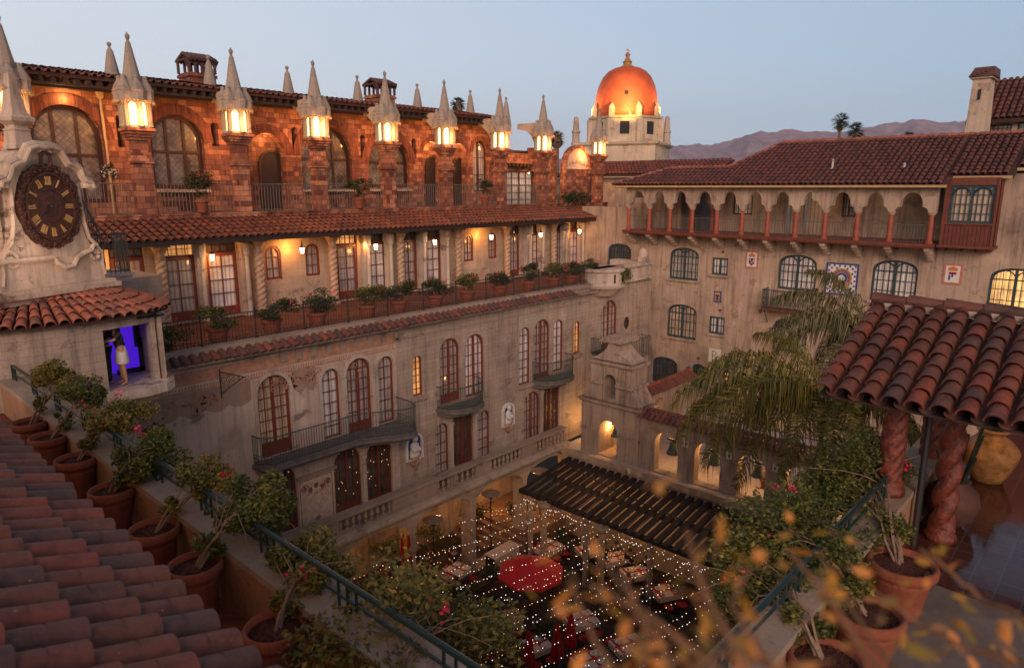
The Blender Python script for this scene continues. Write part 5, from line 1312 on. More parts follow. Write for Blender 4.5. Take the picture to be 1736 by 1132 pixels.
point((33.2, 18.9, -11.6), 9, (1, .5, .18), .05)
make_bell((30.0, 18.85, -11.5), .8, 'dark bell in the shaded arch of the short side arcade')
# ================================================================ pergola
PG = thing('pergola', 'long dark timber slatted pergola over the dining tables', 'pergola', (25.3, 15, -17.95))
p00, p01, p10, p11 = onZ(905, 818, -14.05), onZ(960, 772, -14.05), onZ(1330, 880, -14.05), onZ(1238, 948, -14.05)
m = MB(); n = 37; r6 = random.Random(6)
for i in range(n):
    t = i/(n-1)*1.5; y = p00.y+(10.3-p00.y)*t
    dz = r6.uniform(-.02, .02)
    MB().beam((23.1, y, -14.2+dz), (26.95, y, -13.62+dz), .25, .12).build('slat', 'pergola_wood', PG)
for x, z_ in ((23.4, -14.33), (25.1, -14.07), (26.7, -13.83)): MB().beam((x, 21, z_), (x, 4.8, z_), .16, .2).build('beam', 'dark_wood', PG)
for y in (20.3, 17.0, 13.7, 10.4): MB().beam((23.4, y, -17.95), (23.4, y, -14.4), .18, .18).build('post', 'tan_stucco', PG)
m = MB(); m.tube(curve(onZ(965, 790, -13.2), onZ(1290, 930, -13.6), -.25, 14), .035, 5); m.tube(curve((26.8, 17.2, -13.2), (26.0, 16.6, -13.9), -.3, 6), .025, 5)
tag(m.build('power_cable', 'dark_iron'), 'black cable sagging along the top of the pergola', 'cable')

# ================================================================ clock tower and its round oriel
DR = thing('round_tower', 'curved concrete tower with fan tiled roof and an open violet lit niche', 'tower', (5, 20, -17.95))
ax, ay, aR = 4.9, 25.6, 6.55
def dpt(x): return ay-math.sqrt(aR*aR-(x-ax)**2)
zs, ze = -5.08, -3.2
nx0, nx1 = 5.62, 6.83
xsn = [2.2+ (nx0-2.2)*i/14 for i in range(15)]
plan = [(x, dpt(x)) for x in xsn]
m = MB()
def wallstrip(pl, z0, z1, th=.22):
    n = len(pl); out = []
    for x, y in pl: out += [(x, y, z0), (x, y, z1)]
    m.add(out, [(2*i, 2*i+2, 2*i+3, 2*i+1) for i in range(n-1)])
    inn = [(x, y+th, z) for x, y, z in out]; m.add(inn, [(2*i, 2*i+1, 2*i+3, 2*i+2) for i in range(n-1)])
    for e_ in (0, -1):
        x, y = pl[e_]; m.add([(x, y, z0), (x, y, z1), (x, y+th, z1), (x, y+th, z0)], [(0, 1, 2, 3)])
wallstrip(plan, -17.9, ze)
wallstrip([(nx0+(7.0-nx0)*i/8, dpt(nx0+(7.0-nx0)*i/8)) for i in range(9)], -3.5, ze)
m.box(nx1, nx1+.14, dpt(nx1)+.02, dpt(nx1)+.3, zs, ze); m.box(7.0, 7.1, 19.6, 21.9, -3.6, ze-.002)
m.box(7.02, 7.12, 19.3, 22, zs-.3, -3.2)
m.build('wall', 'board_concrete', DR)
m = MB(); nn = 14     # lower wall of the tower, set back under the oriel
wallstrip([(nx0, 19.3), (6.3, 19.9), (6.75, 20.8), (6.95, 22)], -17.9, -6.0)
# curved corbel below the oriel
rings = []
for t in (0, .3, .6, 1):
    k_ = 1-t**1.5; z_ = -5.32-.75*t
    rings.append([(nx0+.02+(a[0]-nx0)*(.35+.65*k_), 19.3+(a[1]-19.3)*1.0+(1-k_)*.55, z_) for a in ((nx0, 18.95), (6.3, 18.95), (6.95, 19.1), (7.25, 19.5), (7.3, 20.2), (7.3, 22))])
m.add([p for r_ in rings for p in r_], [(j*6+i, j*6+i+1, (j+1)*6+i+1, (j+1)*6+i) for j in range(3) for i in range(5)])
m.build('lower_wall', 'light_stucco', DR)
m = MB(); sp = [(nx0-.1, 19.02), (nx0+.4, 18.78), (6.5, 18.78), (6.95, 18.9), (7.25, 19.15), (7.42, 19.6), (7.45, 20.3), (7.45, 22), (nx0-.1, 22)]
m.plate(FZf(0), sp, -5.32, -5.08); m.build('oriel_sill', 'cream_stone', DR)
m = MB(); m.box(5.2, 7.14, 20.9, 20.95, zs, -3.3); m.build('niche_wall', 'violet_glow_wall', DR)
m = MB(); m.box(5.15, 5.2, 19.3, 20.9, zs, -3.3); m.box(4.0, 7.2, 19.25, 21, -3.35, -3.3)
for x0_, x1_, z0_, z1_ in ((5.2, 5.62, -5.07, -4.6), (6.82, 6.98, -4.35, -3.5), (6.9, 7.1, -5.05, -4.1), (6.3, 7.0, -5.06, -4.93)): m.box(x0_, x1_, 20.55, 20.6, z0_, z1_)
m.build('niche_lining', 'dark_clothes', DR)
point((6.3, 20.3, -3.6), 1.5, (.25, .08, 1), .1)
MB().boxF(lambda u, v, w: (u, dpt(4.2)+w, v), 4.0, 4.28, -4.45, -4.2, -.012, .05).build('vent', 'dark_wood', DR)
# fan of tiles
apex = V((5.0, 22.3, -2.05)); rr = random.Random(11); m = MB()
ev = [(1.9, 19.5), (2.6, 19.2), (3.2, 19.0), (3.8, 18.87), (4.4, 18.8), (5.0, 18.78), (5.6, 18.8), (6.2, 18.87), (6.75, 19.0), (7.15, 19.25), (7.45, 19.6), (7.62, 20.05), (7.7, 20.55), (7.72, 21.1), (7.7, 21.6)]
def evp(t):
    t = t*(len(ev)-1); i = min(int(t), len(ev)-2); f = t-i
    return V((ev[i][0]+(ev[i+1][0]-ev[i][0])*f, ev[i][1]+(ev[i+1][1]-ev[i][1])*f, -3.22))
NB = 29
for i in range(NB):
    E_ = evp((i+.5)/NB); d = (apex-E_); L = d.length*.78; d.normalize(); s_ = d.cross(V((0, 0, 1))).normalized(); nrm = s_.cross(d)
    if nrm.z < 0: nrm = -nrm
    c = .42; nc_ = int(L/c)+1
    for j in range(nc_):
        l0 = j*c; l1 = min(l0+c*1.12, L+.2); k0 = max(.25, 1-l0/d.length/4.2); k1 = max(.22, 1-l1/4.2); tint = rr.uniform(.02, 1); r_ = .125
        p0 = E_+d*l0+nrm*(.05+rr.uniform(0, .01))+s_*rr.uniform(-.01, .01); p1 = E_+d*l1+nrm*.02
        vs = [p0+s_*math.cos(math.pi*q/7)*r_*k0+nrm*math.sin(math.pi*q/7)*r_*k0 for q in range(8)]+[p1+s_*math.cos(math.pi*q/7)*r_*.85*k1+nrm*math.sin(math.pi*q/7)*r_*.85*k1 for q in range(8)]
        vi = [p0+s_*math.cos(math.pi*q/7)*r_*k0*.86+nrm*math.sin(math.pi*q/7)*r_*k0*.86 for q in range(8)]
        m.add(vs+vi, [(q, q+1, 9+q, 8+q) for q in range(7)]+[(q+1, q, 16+q, 17+q) for q in range(7)], tint)
m.build('roof_tiles', 'drum_tile', DR, smooth=True)
m = MB(); vs = [tuple(apex)]+[tuple(evp(i/40)) for i in range(41)]; m.add(vs, [(0, i+1, i+2) for i in range(40)]); m.build('roof', 'underlay', DR)
# clock gable, facing the courtyard at an angle
TH = R(22.7); CL = V((5.13, 20.5, 0))
CT = thing('clock_tower', 'weathered baroque stone gable with scrolled top carrying a carved wooden clock', 'clock tower', CL, rz=TH, local=True)
FC = FYf(0)
right = [(1.38, -2.42), (1.3, -2.1), (1.22, -1.85), (1.12, -1.55), (.98, -1.3), (.88, -.9), (.84, -.4), (.84, 0.02), (.80, .3), (.72, .5), (.56, .66), (.42, .84), (.2, .93), (0, .95)]
outl = right + [(-u, v) for u, v in right[::-1][1:]]
m = MB(); m.plate(FC, outl[::-1], 0, .9)
m.boxF(FC, -2.2, -1.0, -2.42, .15, .25, 2.0); m.boxF(FC, .95, 2.0, -3.2, -2.5, .3, 2.2)
m.boxF(FC, -2.2, 1.36, -2.43, -1.75, -.06, .8)
body = m.build('gable', 'gable_stone', CT, off=(0, 0, 0))
m = MB()
mr = [(1.24, .06), (1.2, .18), (1.04, .24), (.96, .36), (.9, .54), (.74, .62), (.6, .66), (.5, .82), (.4, .98), (.2, 1.04), (0, 1.02)]
def mould(m, pts, w0, w1, t):
    ins = []
    for i, (u, v) in enumerate(pts):
        a = pts[max(0, i-1)]; b = pts[min(len(pts)-1, i+1)]; du, dv = b[0]-a[0], b[1]-a[1]; L = math.hypot(du, dv); ins.append((u+dv/L*t*(-1)*-1*-1, v-du/L*t*(-1)*-1*-1))
    n = len(pts); P = [FC(*p, w0) for p in pts]+[FC(*p, w0) for p in ins]+[FC(*p, w1) for p in pts]+[FC(*p, w1) for p in ins]
    m.add(P, [q for a in range(n-1) for q in ((a, a+1, n+a+1, n+a), (a, 2*n+a, 2*n+a+1, a+1), (n+a, n+a+1, 3*n+a+1, 3*n+a))]+[(0, n, 3*n, 2*n), (n-1, 2*n-1, 4*n-1, 3*n-1)])
for s_ in (1, -1):
    pts = [(s_*u, v) for u, v in mr]
    for w_, t_, o_ in ((-.24, .08, 0), (-.14, .14, .05)):
        m.tube([FC(u, v-o_, w_/2) for u, v in pts], .085 if o_ == 0 else .06, 8)
        m.tube([FC(u*.97, v-o_-.06, w_) for u, v in pts], .055, 8)
    m.lathe(FC(s_*1.1, .04, 0), [(.01, -.06), (.2, -.05), (.22, 0), (.18, .08), (.01, .1)], 14, sy=1.2)
    m.tube([FC(s_*(.16+.09*math.cos(a*.6)*(1-a*.07)), .9+.09*math.sin(a*.6)*(1-a*.07), -.18) for a in range(12)], .035, 6)
    # volute at the foot
    m.tube([FC(s_*(1.12+.2*math.cos(a*.5+1.2)*(1-a*.055)), -1.72+.24*math.sin(a*.5+1.2)*(1-a*.055), -.1) for a in range(16)], .055, 7)
    m.tube([FC(s_*u, v, -.06) for u, v in ((1.38, -2.3), (1.32, -2.0), (1.34, -1.75), (1.2, -1.5), (1.02, -1.3), (.93, -.9), (.88, -.3), (.87, .1))], .05, 6)
m.lathe(FC(0, 1.0, 0), [(.01, -.1), (.16, -.06), (.16, .06), (.01, .1)], 12)
# base mouldings and sunk panel
m.tube([FC(u, v, -.13) for u, v in ((-1.5, -1.72), (-.1, -1.72), (.0, -1.86), (.2, -2.0), (.42, -1.98), (.55, -1.8), (.75, -1.68), (.98, -1.62), (1.05, -1.5))], .07, 8)
m.boxF(FC, -2.3, -.1, -1.8, -1.72, -.14, .1)
m.boxF(FC, -2.5, 1.5, -2.5, -2.42, -.28, 1); m.boxF(FC, -2.5, 1.58, -2.62, -2.5, -.38, 1.2); m.boxF(FC, -2.5, 1.45, -2.78, -2.62, -.22, 1.1)
m.build('moulding', 'gable_stone', body, off=(0, 0, 0))
m = MB(); m.lathe((-.12, .5, .92), [(.34, 0), (.34, .1), (.3, .14), (.27, .42), (.3, .46), (.24, .5), (.24, .56), (.40, .66), (.42, .74), (.3, .82), (.26, .9), (.1, 1.75), (.02, 1.8)], 4, math.pi/4); m.build('obelisk', 'gable_stone', CT, off=(0, 0, 0))
# clock
ck = MB(); rr = random.Random(8); cu, cv = 0.0, -.46
ck.plate(FC, [(cu+.80*math.cos(2*math.pi*i/48)*(1+.035*math.sin(i*5.3)), cv+1.02*math.sin(2*math.pi*i/48)*(1+.035*math.cos(i*4.1))) for i in range(48)], -.14, 0)
for i in range(150):
    a = rr.uniform(0, 6.283); q = rr.uniform(.86, 1.04); c = FC(cu+.78*q*math.cos(a), cv+1.0*q*math.sin(a), -.15)
    ck.lathe((c[0], c[1], c[2]), [(.01, -.045), (rr.uniform(.03, .06), -.02), (rr.uniform(.03, .055), .02), (.01, .05)], 6)
for i in range(36):
    a = 2*math.pi*i/36+rr.uniform(-.05, .05); ck.tube([FC(cu+(.68+.05*q)*math.cos(a+q*.09), cv+(.88+.055*q)*math.sin(a+q*.09), -.17+.01*q) for q in range(4)], .03, 5, .012)
ck.tube([FC(cu+.02+.13*math.cos(a/12*6.283), .66+.19*math.sin(a/12*6.283), -.16) for a in range(13)], .045, 7)
clk = ck.build('clock', 'clock_wood', CT, off=(0, 0, 0))
fc = MB(); E2 = lambda s_: [(cu+.63*s_*math.cos(2*math.pi*i/48), cv+.80*s_*math.sin(2*math.pi*i/48)) for i in range(48)]
fc.ring(FC, E2(1.04), E2(.97), -.2, -.14); fc.ring(FC, E2(.58), E2(.52), -.175, -.141); fc.ring(FC, E2(.3), E2(.27), -.17, -.141); fc.plate(FC, E2(.5), -.16, -.141)
fc.build('dial', 'clock_wood', clk, off=(0, 0, 0))
nm = MB()
NUM = ['XII', 'I', 'II', 'III', 'IIII', 'V', 'VI', 'VII', 'VIII', 'IX', 'X', 'XI']
def stroke(a, ux_, ua, vx_, va, w_):
    """stroke in the numeral's own frame: x tangential, y radial"""
    ca, sa = math.cos(a), math.sin(a); cx_, cy_ = cu+.49*math.sin(a), cv+.63*math.cos(a)
    pts = []
    for (x, y) in ((ux_, ua), (vx_, va)): pts.append((cx_+x*ca+y*sa, cy_-x*sa+y*ca))
    (u0, v0), (u1, v1) = pts; L = math.hypot(u1-u0, v1-v0); nx_, ny_ = -(v1-v0)/L*w_/2, (u1-u0)/L*w_/2
    nm.plate(FC, [(u0+nx_, v0+ny_), (u1+nx_, v1+ny_), (u1-nx_, v1-ny_), (u0-nx_, v0-ny_)][::-1], -.175, -.142)
for i, sN in enumerate(NUM):
    nm = MB()
    a = 2*math.pi*i/12; ws = {'I': .042, 'V': .075, 'X': .075}; tot = sum(ws[c] for c in sN); x = -tot/2
    for c in sN:
        w_ = ws[c]; h_ = .105
        if c == 'I': stroke(a, x+w_/2, -h_, x+w_/2, h_, .024)
        elif c == 'V': stroke(a, x+.012, h_, x+w_/2, -h_, .022); stroke(a, x+w_-.012, h_, x+w_/2, -h_, .014)
        else: stroke(a, x+.01, h_, x+w_-.01, -h_, .022); stroke(a, x+w_-.01, h_, x+.01, -h_, .014)
        x += w_
    nm.build('numeral', 'numeral', clk, off=(0, 0, 0))
hd = MB()
for a, L, w_ in ((R(236), .36, .035), (R(228+180-180+4), .2, .06)):
    e_ = (cu+L*math.sin(a), cv+L*1.2*math.cos(a)); hd.beam(FC(cu, cv, -.2), FC(*e_, -.2), w_, .02)
hd.ball(FC(cu, cv, -.2), .045, 6); hd.build('hand', 'dark_iron', clk, off=(0, 0, 0))
spot((4.2, 17.4, -1.6), (5.2, 20.4, -.9), 170, 80, (1, .72, .52), .5, 1)  # unseen spot added to warm and brighten the clock gable
# iron balcony behind the clock gable
b0, b1 = onY(166, 465, 23.4), onY(222, 465, 23.4)
m = MB(); m.box(b0.x-.6, b1.x, 23.3, 24.6, b0.z-.25, b0.z-.1); m.box(b0.x-.6, b1.x+.08, 23.22, 24.6, b0.z-.1, b0.z); b = m.build('balcony', 'cream_stone', LB)
m = MB(); rail(m, [(b0.x-.6, 23.35), (b1.x-.03, 23.35), (b1.x-.03, 24.6)], b0.z, 1.18, .13, .015, .025); m.build('railing', 'teal_iron', b)
m = MB(); p0, p1 = onY(131, 322, 23.2), onY(168, 394, 23.2); m.beam(p0, p1, .05, .05)
for i in range(8): q = p0.lerp(p1, i/7); m.tube([q, q-V((0, 0, 1.1))], .014, 4)
m.build('stair_railing', 'teal_iron', LB)
MB().box(6.5, 9.2, 24.5, 26.9, -5.2, -2.9).build('stair_block', 'light_stucco', LB)

# ================================================================ the roof terrace in front
TB = thing('terrace_building', 'near building wing below the camera with ochre parapets and tiled terrace', 'building', (0, 0, -17.95))
m = MB(); m.box(-6, 3.9, -8, 19.0, -17.9, -5.25); m.box(3.9, 22, -8, 2.3, -17.9, -5.25); m.build('wall', 'parapet_stucco', TB)
MB().box(-6, 3.36, 2.1, 19.05, -5.249, -5.1).build('terrace_floor', 'paver', TB)
m, t, b = newmat('glazed_floor'); br = nd(t, 'ShaderNodeTexBrick'); t.links.new(coords(t), br.inputs['Vector'])
for kk, x in (('Scale', 1), ('Mortar Size', .012), ('Brick Width', .3), ('Row Height', .3), ('Bias', -.2)): sin_(br, kk, x)
br.offset = 0
sin_(br, 'Color1', (.055, .020, .017, 1)); sin_(br, 'Color2', (.08, .026, .020, 1)); sin_(br, 'Mortar', (.07, .055, .05, 1)); t.links.new(br.outputs[0], b.inputs['Base Color'])
t.links.new(ramp(t, noise(t, coords(t), 2.5, 4), [(.3, (.07,)*3), (.7, (.2,)*3)]), b.inputs['Roughness']); bump(t, b, br.outputs[1], -.3, .01)
FBd = [(9.3, .2), (10.1, 2.1)]
m = MB(); m.plate(FZf(-5.249), [(9.05, -8), (22, -8), (22, 2.1), (10.0, 2.1)], 0, .149); m.build('glazed_floor', 'glazed_floor', TB)
pmat('grey_floor', (.15, .13, .12), .75, .25, 3, 30, .2)
m = MB(); m.plate(FZf(-5.249), [(-6, -8), (9.0, -8), (9.95, 2.1), (-6, 2.1)], 0, .13); m.build('grey_floor', 'grey_floor', TB)
m = MB(); m.box(3.36, 3.86, 2.1, 19.02, -5.24, -4.4); m.box(3.861, 14.5, 2.1, 2.55, -5.24, -4.4); m.build('parapet', 'parapet_stucco', TB)
m = MB(); m.box(3.34, 3.9, 2.08, 19.03, -4.4, -4.31); m.box(3.901, 14.5, 2.08, 2.58, -4.4, -4.31); m.build('coping', 'coping_stone', TB)
m = MB()
def parapet_rail(m, a, b):
    a, b = V((*a, 0)), V((*b, 0)); L = (b-a).length; d = (b-a)/L; n = int(L/1.55)
    m.tube([(a.x, a.y, -3.98), (b.x, b.y, -3.98)], .034, 8); m.tube([(a.x, a.y, -4.17), (b.x, b.y, -4.17)], .02, 6)
    for i in range(n+1):
        for o_, top_ in ((-.16, 0), (0, 0), (.16, 0)):
            p = a+d*(i*L/n+o_)
            m.tube([(p.x, p.y, -4.31), (p.x, p.y, -3.98)], .017, 6)
        p = a+d*(i*L/n); m.lathe((p.x, p.y, -4.31), [(.045, 0), (.04, .04), (.02, .07)], 8)
parapet_rail(m, (3.62, 2.35), (3.62, 18.8)); m.build('parapet_railing', 'green_rail', TB)
m = MB(); parapet_rail(m, (3.8, 2.33), (10.2, 2.33)); m.build('parapet_railing', 'green_rail', TB)
# near tiled roof, left
NR = thing('tiled_roof', 'weathered clay barrel tile roof filling the near left corner', 'roof', (0, 6, -2.6))
sl = V((-1, 0, .42)).normalized()
tiles('barrel_tile', (1.50, .7, -2.62), (0, 1, 0), sl, 13.4, 4.3, .25, .37, 'near_tile', NR, 10, shell=True, jit=.014, seed=41, pans=True, rad=.115)
sheet('roof_deck', [(1.42, .6, -2.68), (1.42, 14.1, -2.68), (-2.5, 14.1, -1.03), (-2.5, .6, -1.03)], .12, 'underlay', NR)
m = MB(); m.box(-6, .8, .7, 14.0, -5.09, -2.66); m.build('wall', 'parapet_stucco', NR)
# near tiled pavilion roof, right
PR = thing('pavilion', 'open terrace pavilion with clay barrel tile roof on red twisted columns', 'pavilion', (11, 1, -5.1))
sr = V((2.35, 0, .93)).normalized()
tiles('barrel_tile', (9.8, 3.27, -2.8), (0, -1, 0), sr, 8.2, 2.5, .285, .3, 'near_tile', PR, 10, shell=True, jit=.010, seed=44, pans=True, rad=.115)
tiles('barrel_tile', (14.6, -4.9, -2.8), (0, 1, 0), V((-2.35, 0, .93)), 8.2, 2.5, .285, .3, 'near_tile', PR, 6, seed=45, rad=.115)
sheet('roof_deck', [(9.9, 3.2, -2.85), (12.2, 3.2, -1.93), (12.2, -4.9, -1.93), (9.9, -4.9, -2.85)], .03, 'dark_wood', PR)
sheet('roof_deck', [(12.21, 3.2, -1.93), (14.5, 3.2, -2.87), (14.5, -4.9, -2.87), (12.21, -4.9, -1.93)], .07, 'dark_wood', PR)
m = MB(); m.box(12.07, 12.33, -4.9, 3.22, -1.9, -1.8); m.build('ridge_mortar', 'cream_stone', PR)
m = MB(); r5 = random.Random(17); ridge((12.2, 3.25, -1.78), (12.2, -4.9, -1.78), .105, .5); m.build('ridge_tile', 'near_tile', PR)
m = MB(); m.box(11.2, 11.4, -4.9, 3.1, -2.66, -2.5); m.box(13.2, 13.4, -4.9, 3.1, -2.68, -2.52); m.build('beam', 'dark_wood', PR)
def red_column(h, k_, a_, tw_, r_=.142):
    m = twisted(r_, h-.5, 28, 90, k_, a_, tw_); m.v = [(x, y, z+.2) for x, y, z in m.v]
    m.lathe((0, 0, 0), [(r_*1.5, 0), (r_*1.5, .08), (r_*1.2, .12), (r_*1.3, .18), (r_, .22)], 20); m.lathe((0, 0, h-.32), [(r_, 0), (r_*1.2, .04), (r_, .08), (r_*1.1, .2), (r_*1.6, .32)], 20)
    return m.build('twisted_column', 'red_column', smooth=True, off=(0, 0, 0))
o = red_column(2.45, 1, .5, 7.2); o.parent = PR; o.location = V((11.3, 1.75, -5.1))-wl(PR)
o = red_column(1.75, 3, .22, 16, .15); o.parent = PR; o.location = V((10.6, 2.36, -4.31))-wl(PR)
o = red_column(2.4, 3, .22, 16, .15); o.parent = PR; o.location = V((12.6, 2.25, -5.1))-wl(PR)
o = red_column(2.4, 1, .5, 7.2); o.parent = PR; o.location = V((11.3, -2.3, -5.1))-wl(PR)
MB().tube([(10.86, 2.0, -5.1), (10.86, 2.0, -2.75)], .045, 8).build('post', 'dark_iron', PR)
MB().box(17.5, 17.8, -6, 2.2, -5.1, -3.1).build('pink_wall', 'pink_wall', PR)
m = MB(); m.box(14.9, 15.3, -2.5, .6, -4.3, -4.2); m.box(14.9, 15.3, -2.4, -2.3, -5.1, -4.3); m.box(14.9, 15.3, .4, .5, -5.1, -4.3)
tag(m.build('side_table', 'dark_iron'), 'dark side table in the shadow behind the clay urn', 'table')
spot((12.6, .4, -2.55), (14.3, 1.5, -4.5), 60, 90, (1, .46, .13), .15)
for y in (3.2, 6.0, 8.8, 11.6, 14.4): point((1.75, y, -3.3), 9, (1, .42, .12), .15)
point((2.4, 17.4, -4.0), 7, (1, .45, .13), .1)
# urn with cactus
u_ = onZ(1673, 812, -5.1); u_ = V((u_.x-.05, u_.y, -5.1))
root = thing('clay_urn', 'large ochre clay urn holding cactus stems under the pavilion', 'urn', u_)
m = MB(); m.lathe(u_, [(.2, 0), (.24, .02), (.33, .2), (.42, .42), (.44, .58), (.38, .68), (.27, .79), (.19, .84), (.18, .90), (.25, .93), (.26, .97), (.2, .98), (.17, .9)], 32); m.build('urn_body', 'urn_clay', root, smooth=True)
m = MB(); rr = random.Random(3)
for i in range(9):
    a = rr.uniform(0, 6.28); p = u_+V((.1*math.cos(a), .1*math.sin(a), .85)); m.tube([p, p+V((.1*math.cos(a), .1*math.sin(a), rr.uniform(.3, .5)))], .035, 7, .025); 
m.build('cactus', 'cactus_green', root)
c_ = onZ(1608, 888, -5.1); c_ = V((c_.x, c_.y, -5.1)); root = thing('potted_cactus', 'tall thin cactus stems in a dark round clay pot behind the twisted column', 'potted plant', c_)
m = MB(); m.lathe(c_, [(.15, 0), (.3, .15), (.38, .38), (.34, .56), (.2, .7), (.22, .74), (.17, .74)], 24); m.build('pot', 'dark_clay', root, smooth=True)
m = MB()
for i in range(12): a = rr.uniform(0, 6.28); p = c_+V((.1*math.cos(a), .1*math.sin(a), .65)); m.tube([p, p+V((.18*math.cos(a), .18*math.sin(a), rr.uniform(.5, 1.1)))], .025, 6, .018)
m.build('cactus', 'cactus_green', root)
# bougainvillea pots along the left parapet
LP = [((3.05, 6.12), (525, 958), .55, 'second from the bottom edge'), ((3.02, 7.95), (428, 862), .56, 'third from the bottom edge'), ((3.04, 9.25), (345, 812), .5, 'fourth from the bottom edge'),
      ((3.1, 11.0), (262, 765), .55, 'fifth from the bottom edge'), ((3.12, 12.75), (192, 702), .55, 'sixth from the bottom edge'), ((3.12, 14.3), (150, 668), .5, 'second from the round tower'), ((3.12, 15.5), (105, 640), .5, 'next to the round tower')]
for i, ((x, y), (px, py), r_, w_) in enumerate(LP):
    f = onX(px, py, 3.75); 
    plant('potted_bougainvillea', f'bougainvillea with pink flowers in terracotta pot by left parapet, {w_}', 'potted plant', (x, y, -5.1), f, (r_*(.75, .8, .75, .9, 1.0, .8, .9)[i], r_*(.95, .9, .85, 1.2, 1.05, 1.2, 1.0)[i], r_*(.7, .85, .62, .9, .7, .8, .75)[i]), 50+i, (4200, 4800, 2600, 5000, 3600, 3400, 4000)[i], .065, .31, .7, 'bougainvillea pots along the left parapet', 'leaf' if i % 2 else 'leaf_warm', 26)
f = onX(700, 1065, 4.1); plant('potted_bougainvillea', 'broad yellow green bougainvillea at bottom centre leaning over the left parapet rail', 'potted plant', (3.05, 4.35, -5.1), f, (1.15, 1.1, .65), 61, 7500, .075, .31, .7, 'bougainvillea pots along the left parapet', 'leaf_warm', 14, stems=6, clumps=16)
# pots on the right
for (x, y), (px, py), r_, lab, sd_n, pr_ in (((6.42, 1.78), (1285, 995), .75, 'bushy bougainvillea in terracotta pot nearest the camera along the right parapet', 71, .34), ((7.5, 1.72), (1350, 905), .85, 'bougainvillea in the middle terracotta pot along the right parapet', 72, .36), ((8.85, 1.72), (1450, 820), .95, 'dense green bougainvillea in terracotta pot beside the pavilion post', 73, .38)):
    f = onY(px, py, 2.75); plant('potted_bougainvillea', lab, 'potted plant', (x, y, -5.1), f, (r_*1.15, r_*.8, r_*.72), sd_n, 9000, .06, pr_, .68, 'bougainvillea pots along the right parapet', 'leaf', 14, stems=6, clumps=20)

# blurred amber shrub close to the lens
FS = thing('foreground_shrub', 'out of focus shrub with amber leaves reaching up from the bottom right edge', 'shrub', (.9, -.3, -2.0))
rr = random.Random(23); st, lf = MB(), MB()
def at(px, py, d): r_ = ray(px, py); return r_*(d/r_.length)
def twig(pts, n, size, sp_=.035):
    P = [at(*p) for p in pts]; Q = []
    for a, b in zip(P[:-1], P[1:]):
        for i in range(4): Q.append(a.lerp(b, i/4)+V((rr.gauss(0, .003),)*3))
    Q.append(P[-1]); st.tube(Q, .006, 6, .002)
    for i in range(int(n*1.5)):
        q = Q[rr.randrange(len(Q)//4, len(Q))]+V((rr.gauss(0, sp_), rr.gauss(0, sp_), rr.gauss(0, sp_*.8)))
        a = V((rr.gauss(0, 1), rr.gauss(0, 1), rr.gauss(0, .7))).normalized(); b = a.cross(V((rr.gauss(0, 1), rr.gauss(0, 1), 1))).normalized(); nn = a.cross(b); s_ = size*.92*rr.uniform(.5, 1.35)
        vs = [q-a*s_, q-a*s_*.3+b*s_*.5+nn*s_*.12, q+a*s_*.45+b*s_*.38+nn*s_*.1, q+a*s_, q+a*s_*.45-b*s_*.38+nn*s_*.1, q-a*s_*.3-b*s_*.5+nn*s_*.12]
        lf.add(vs, [(0, 1, 2, 3), (0, 3, 4, 5)], rr.uniform(.05, 1))
        st.tube([q-a*s_, q-a*s_*1.6], .0015, 4)
twig([(1330, 1400, .8), (1250, 1150, .85), (1120, 1060, .9), (1000, 990, .95)], 9, .017)
twig([(1330, 1400, .8), (1260, 1120, .8), (1190, 1000, .85), (1165, 900, .9)], 8, .017)
twig([(1400, 1400, .85), (1310, 1130, .85), (1240, 1020, .9), (1270, 960, .95)], 9, .018)
twig([(1120, 1400, .8), (1080, 1180, .85), (1100, 1080, .9), (1050, 960, .95)], 7, .016)
twig([(1180, 1400, .85), (1090, 1200, .9), (1010, 1090, .95), (965, 985, 1.0)], 10, .016)
twig([(1180, 1400, .85), (1150, 1180, .9), (1110, 1060, .9), (1060, 1000, .95), (1030, 950, 1.0)], 10, .016)
twig([(1280, 1400, .9), (1200, 1170, .95), (1150, 1090, 1.0), (1080, 1110, 1.05)], 9, .015)
twig([(1640, 1400, .9), (1480, 1120, 1.0), (1400, 1010, 1.05), (1330, 930, 1.1)], 13, .017)
twig([(1640, 1400, .9), (1560, 1180, 1.1), (1460, 1060, 1.2), (1390, 940, 1.3)], 12, .019)
twig([(1840, 1300, 1.3), (1700, 1120, 1.4), (1560, 1060, 1.5), (1480, 1000, 1.5)], 12, .018)
twig([(1900, 1200, 1.3), (1736, 1050, 1.4), (1660, 1010, 1.5), (1600, 960, 1.5), (1560, 930, 1.5)], 9, .02)
twig([(1840, 1300, 1.3), (1740, 1130, 1.5), (1640, 1090, 1.6), (1540, 1110, 1.6)], 11, .018)
twig([(1400, 1400, .85), (1360, 1150, .9), (1220, 1110, .95), (1130, 1125, .95)], 8, .017)
st.build('stem', 'amber_stem', FS); lf.build('foliage', 'leaf_amber', FS)

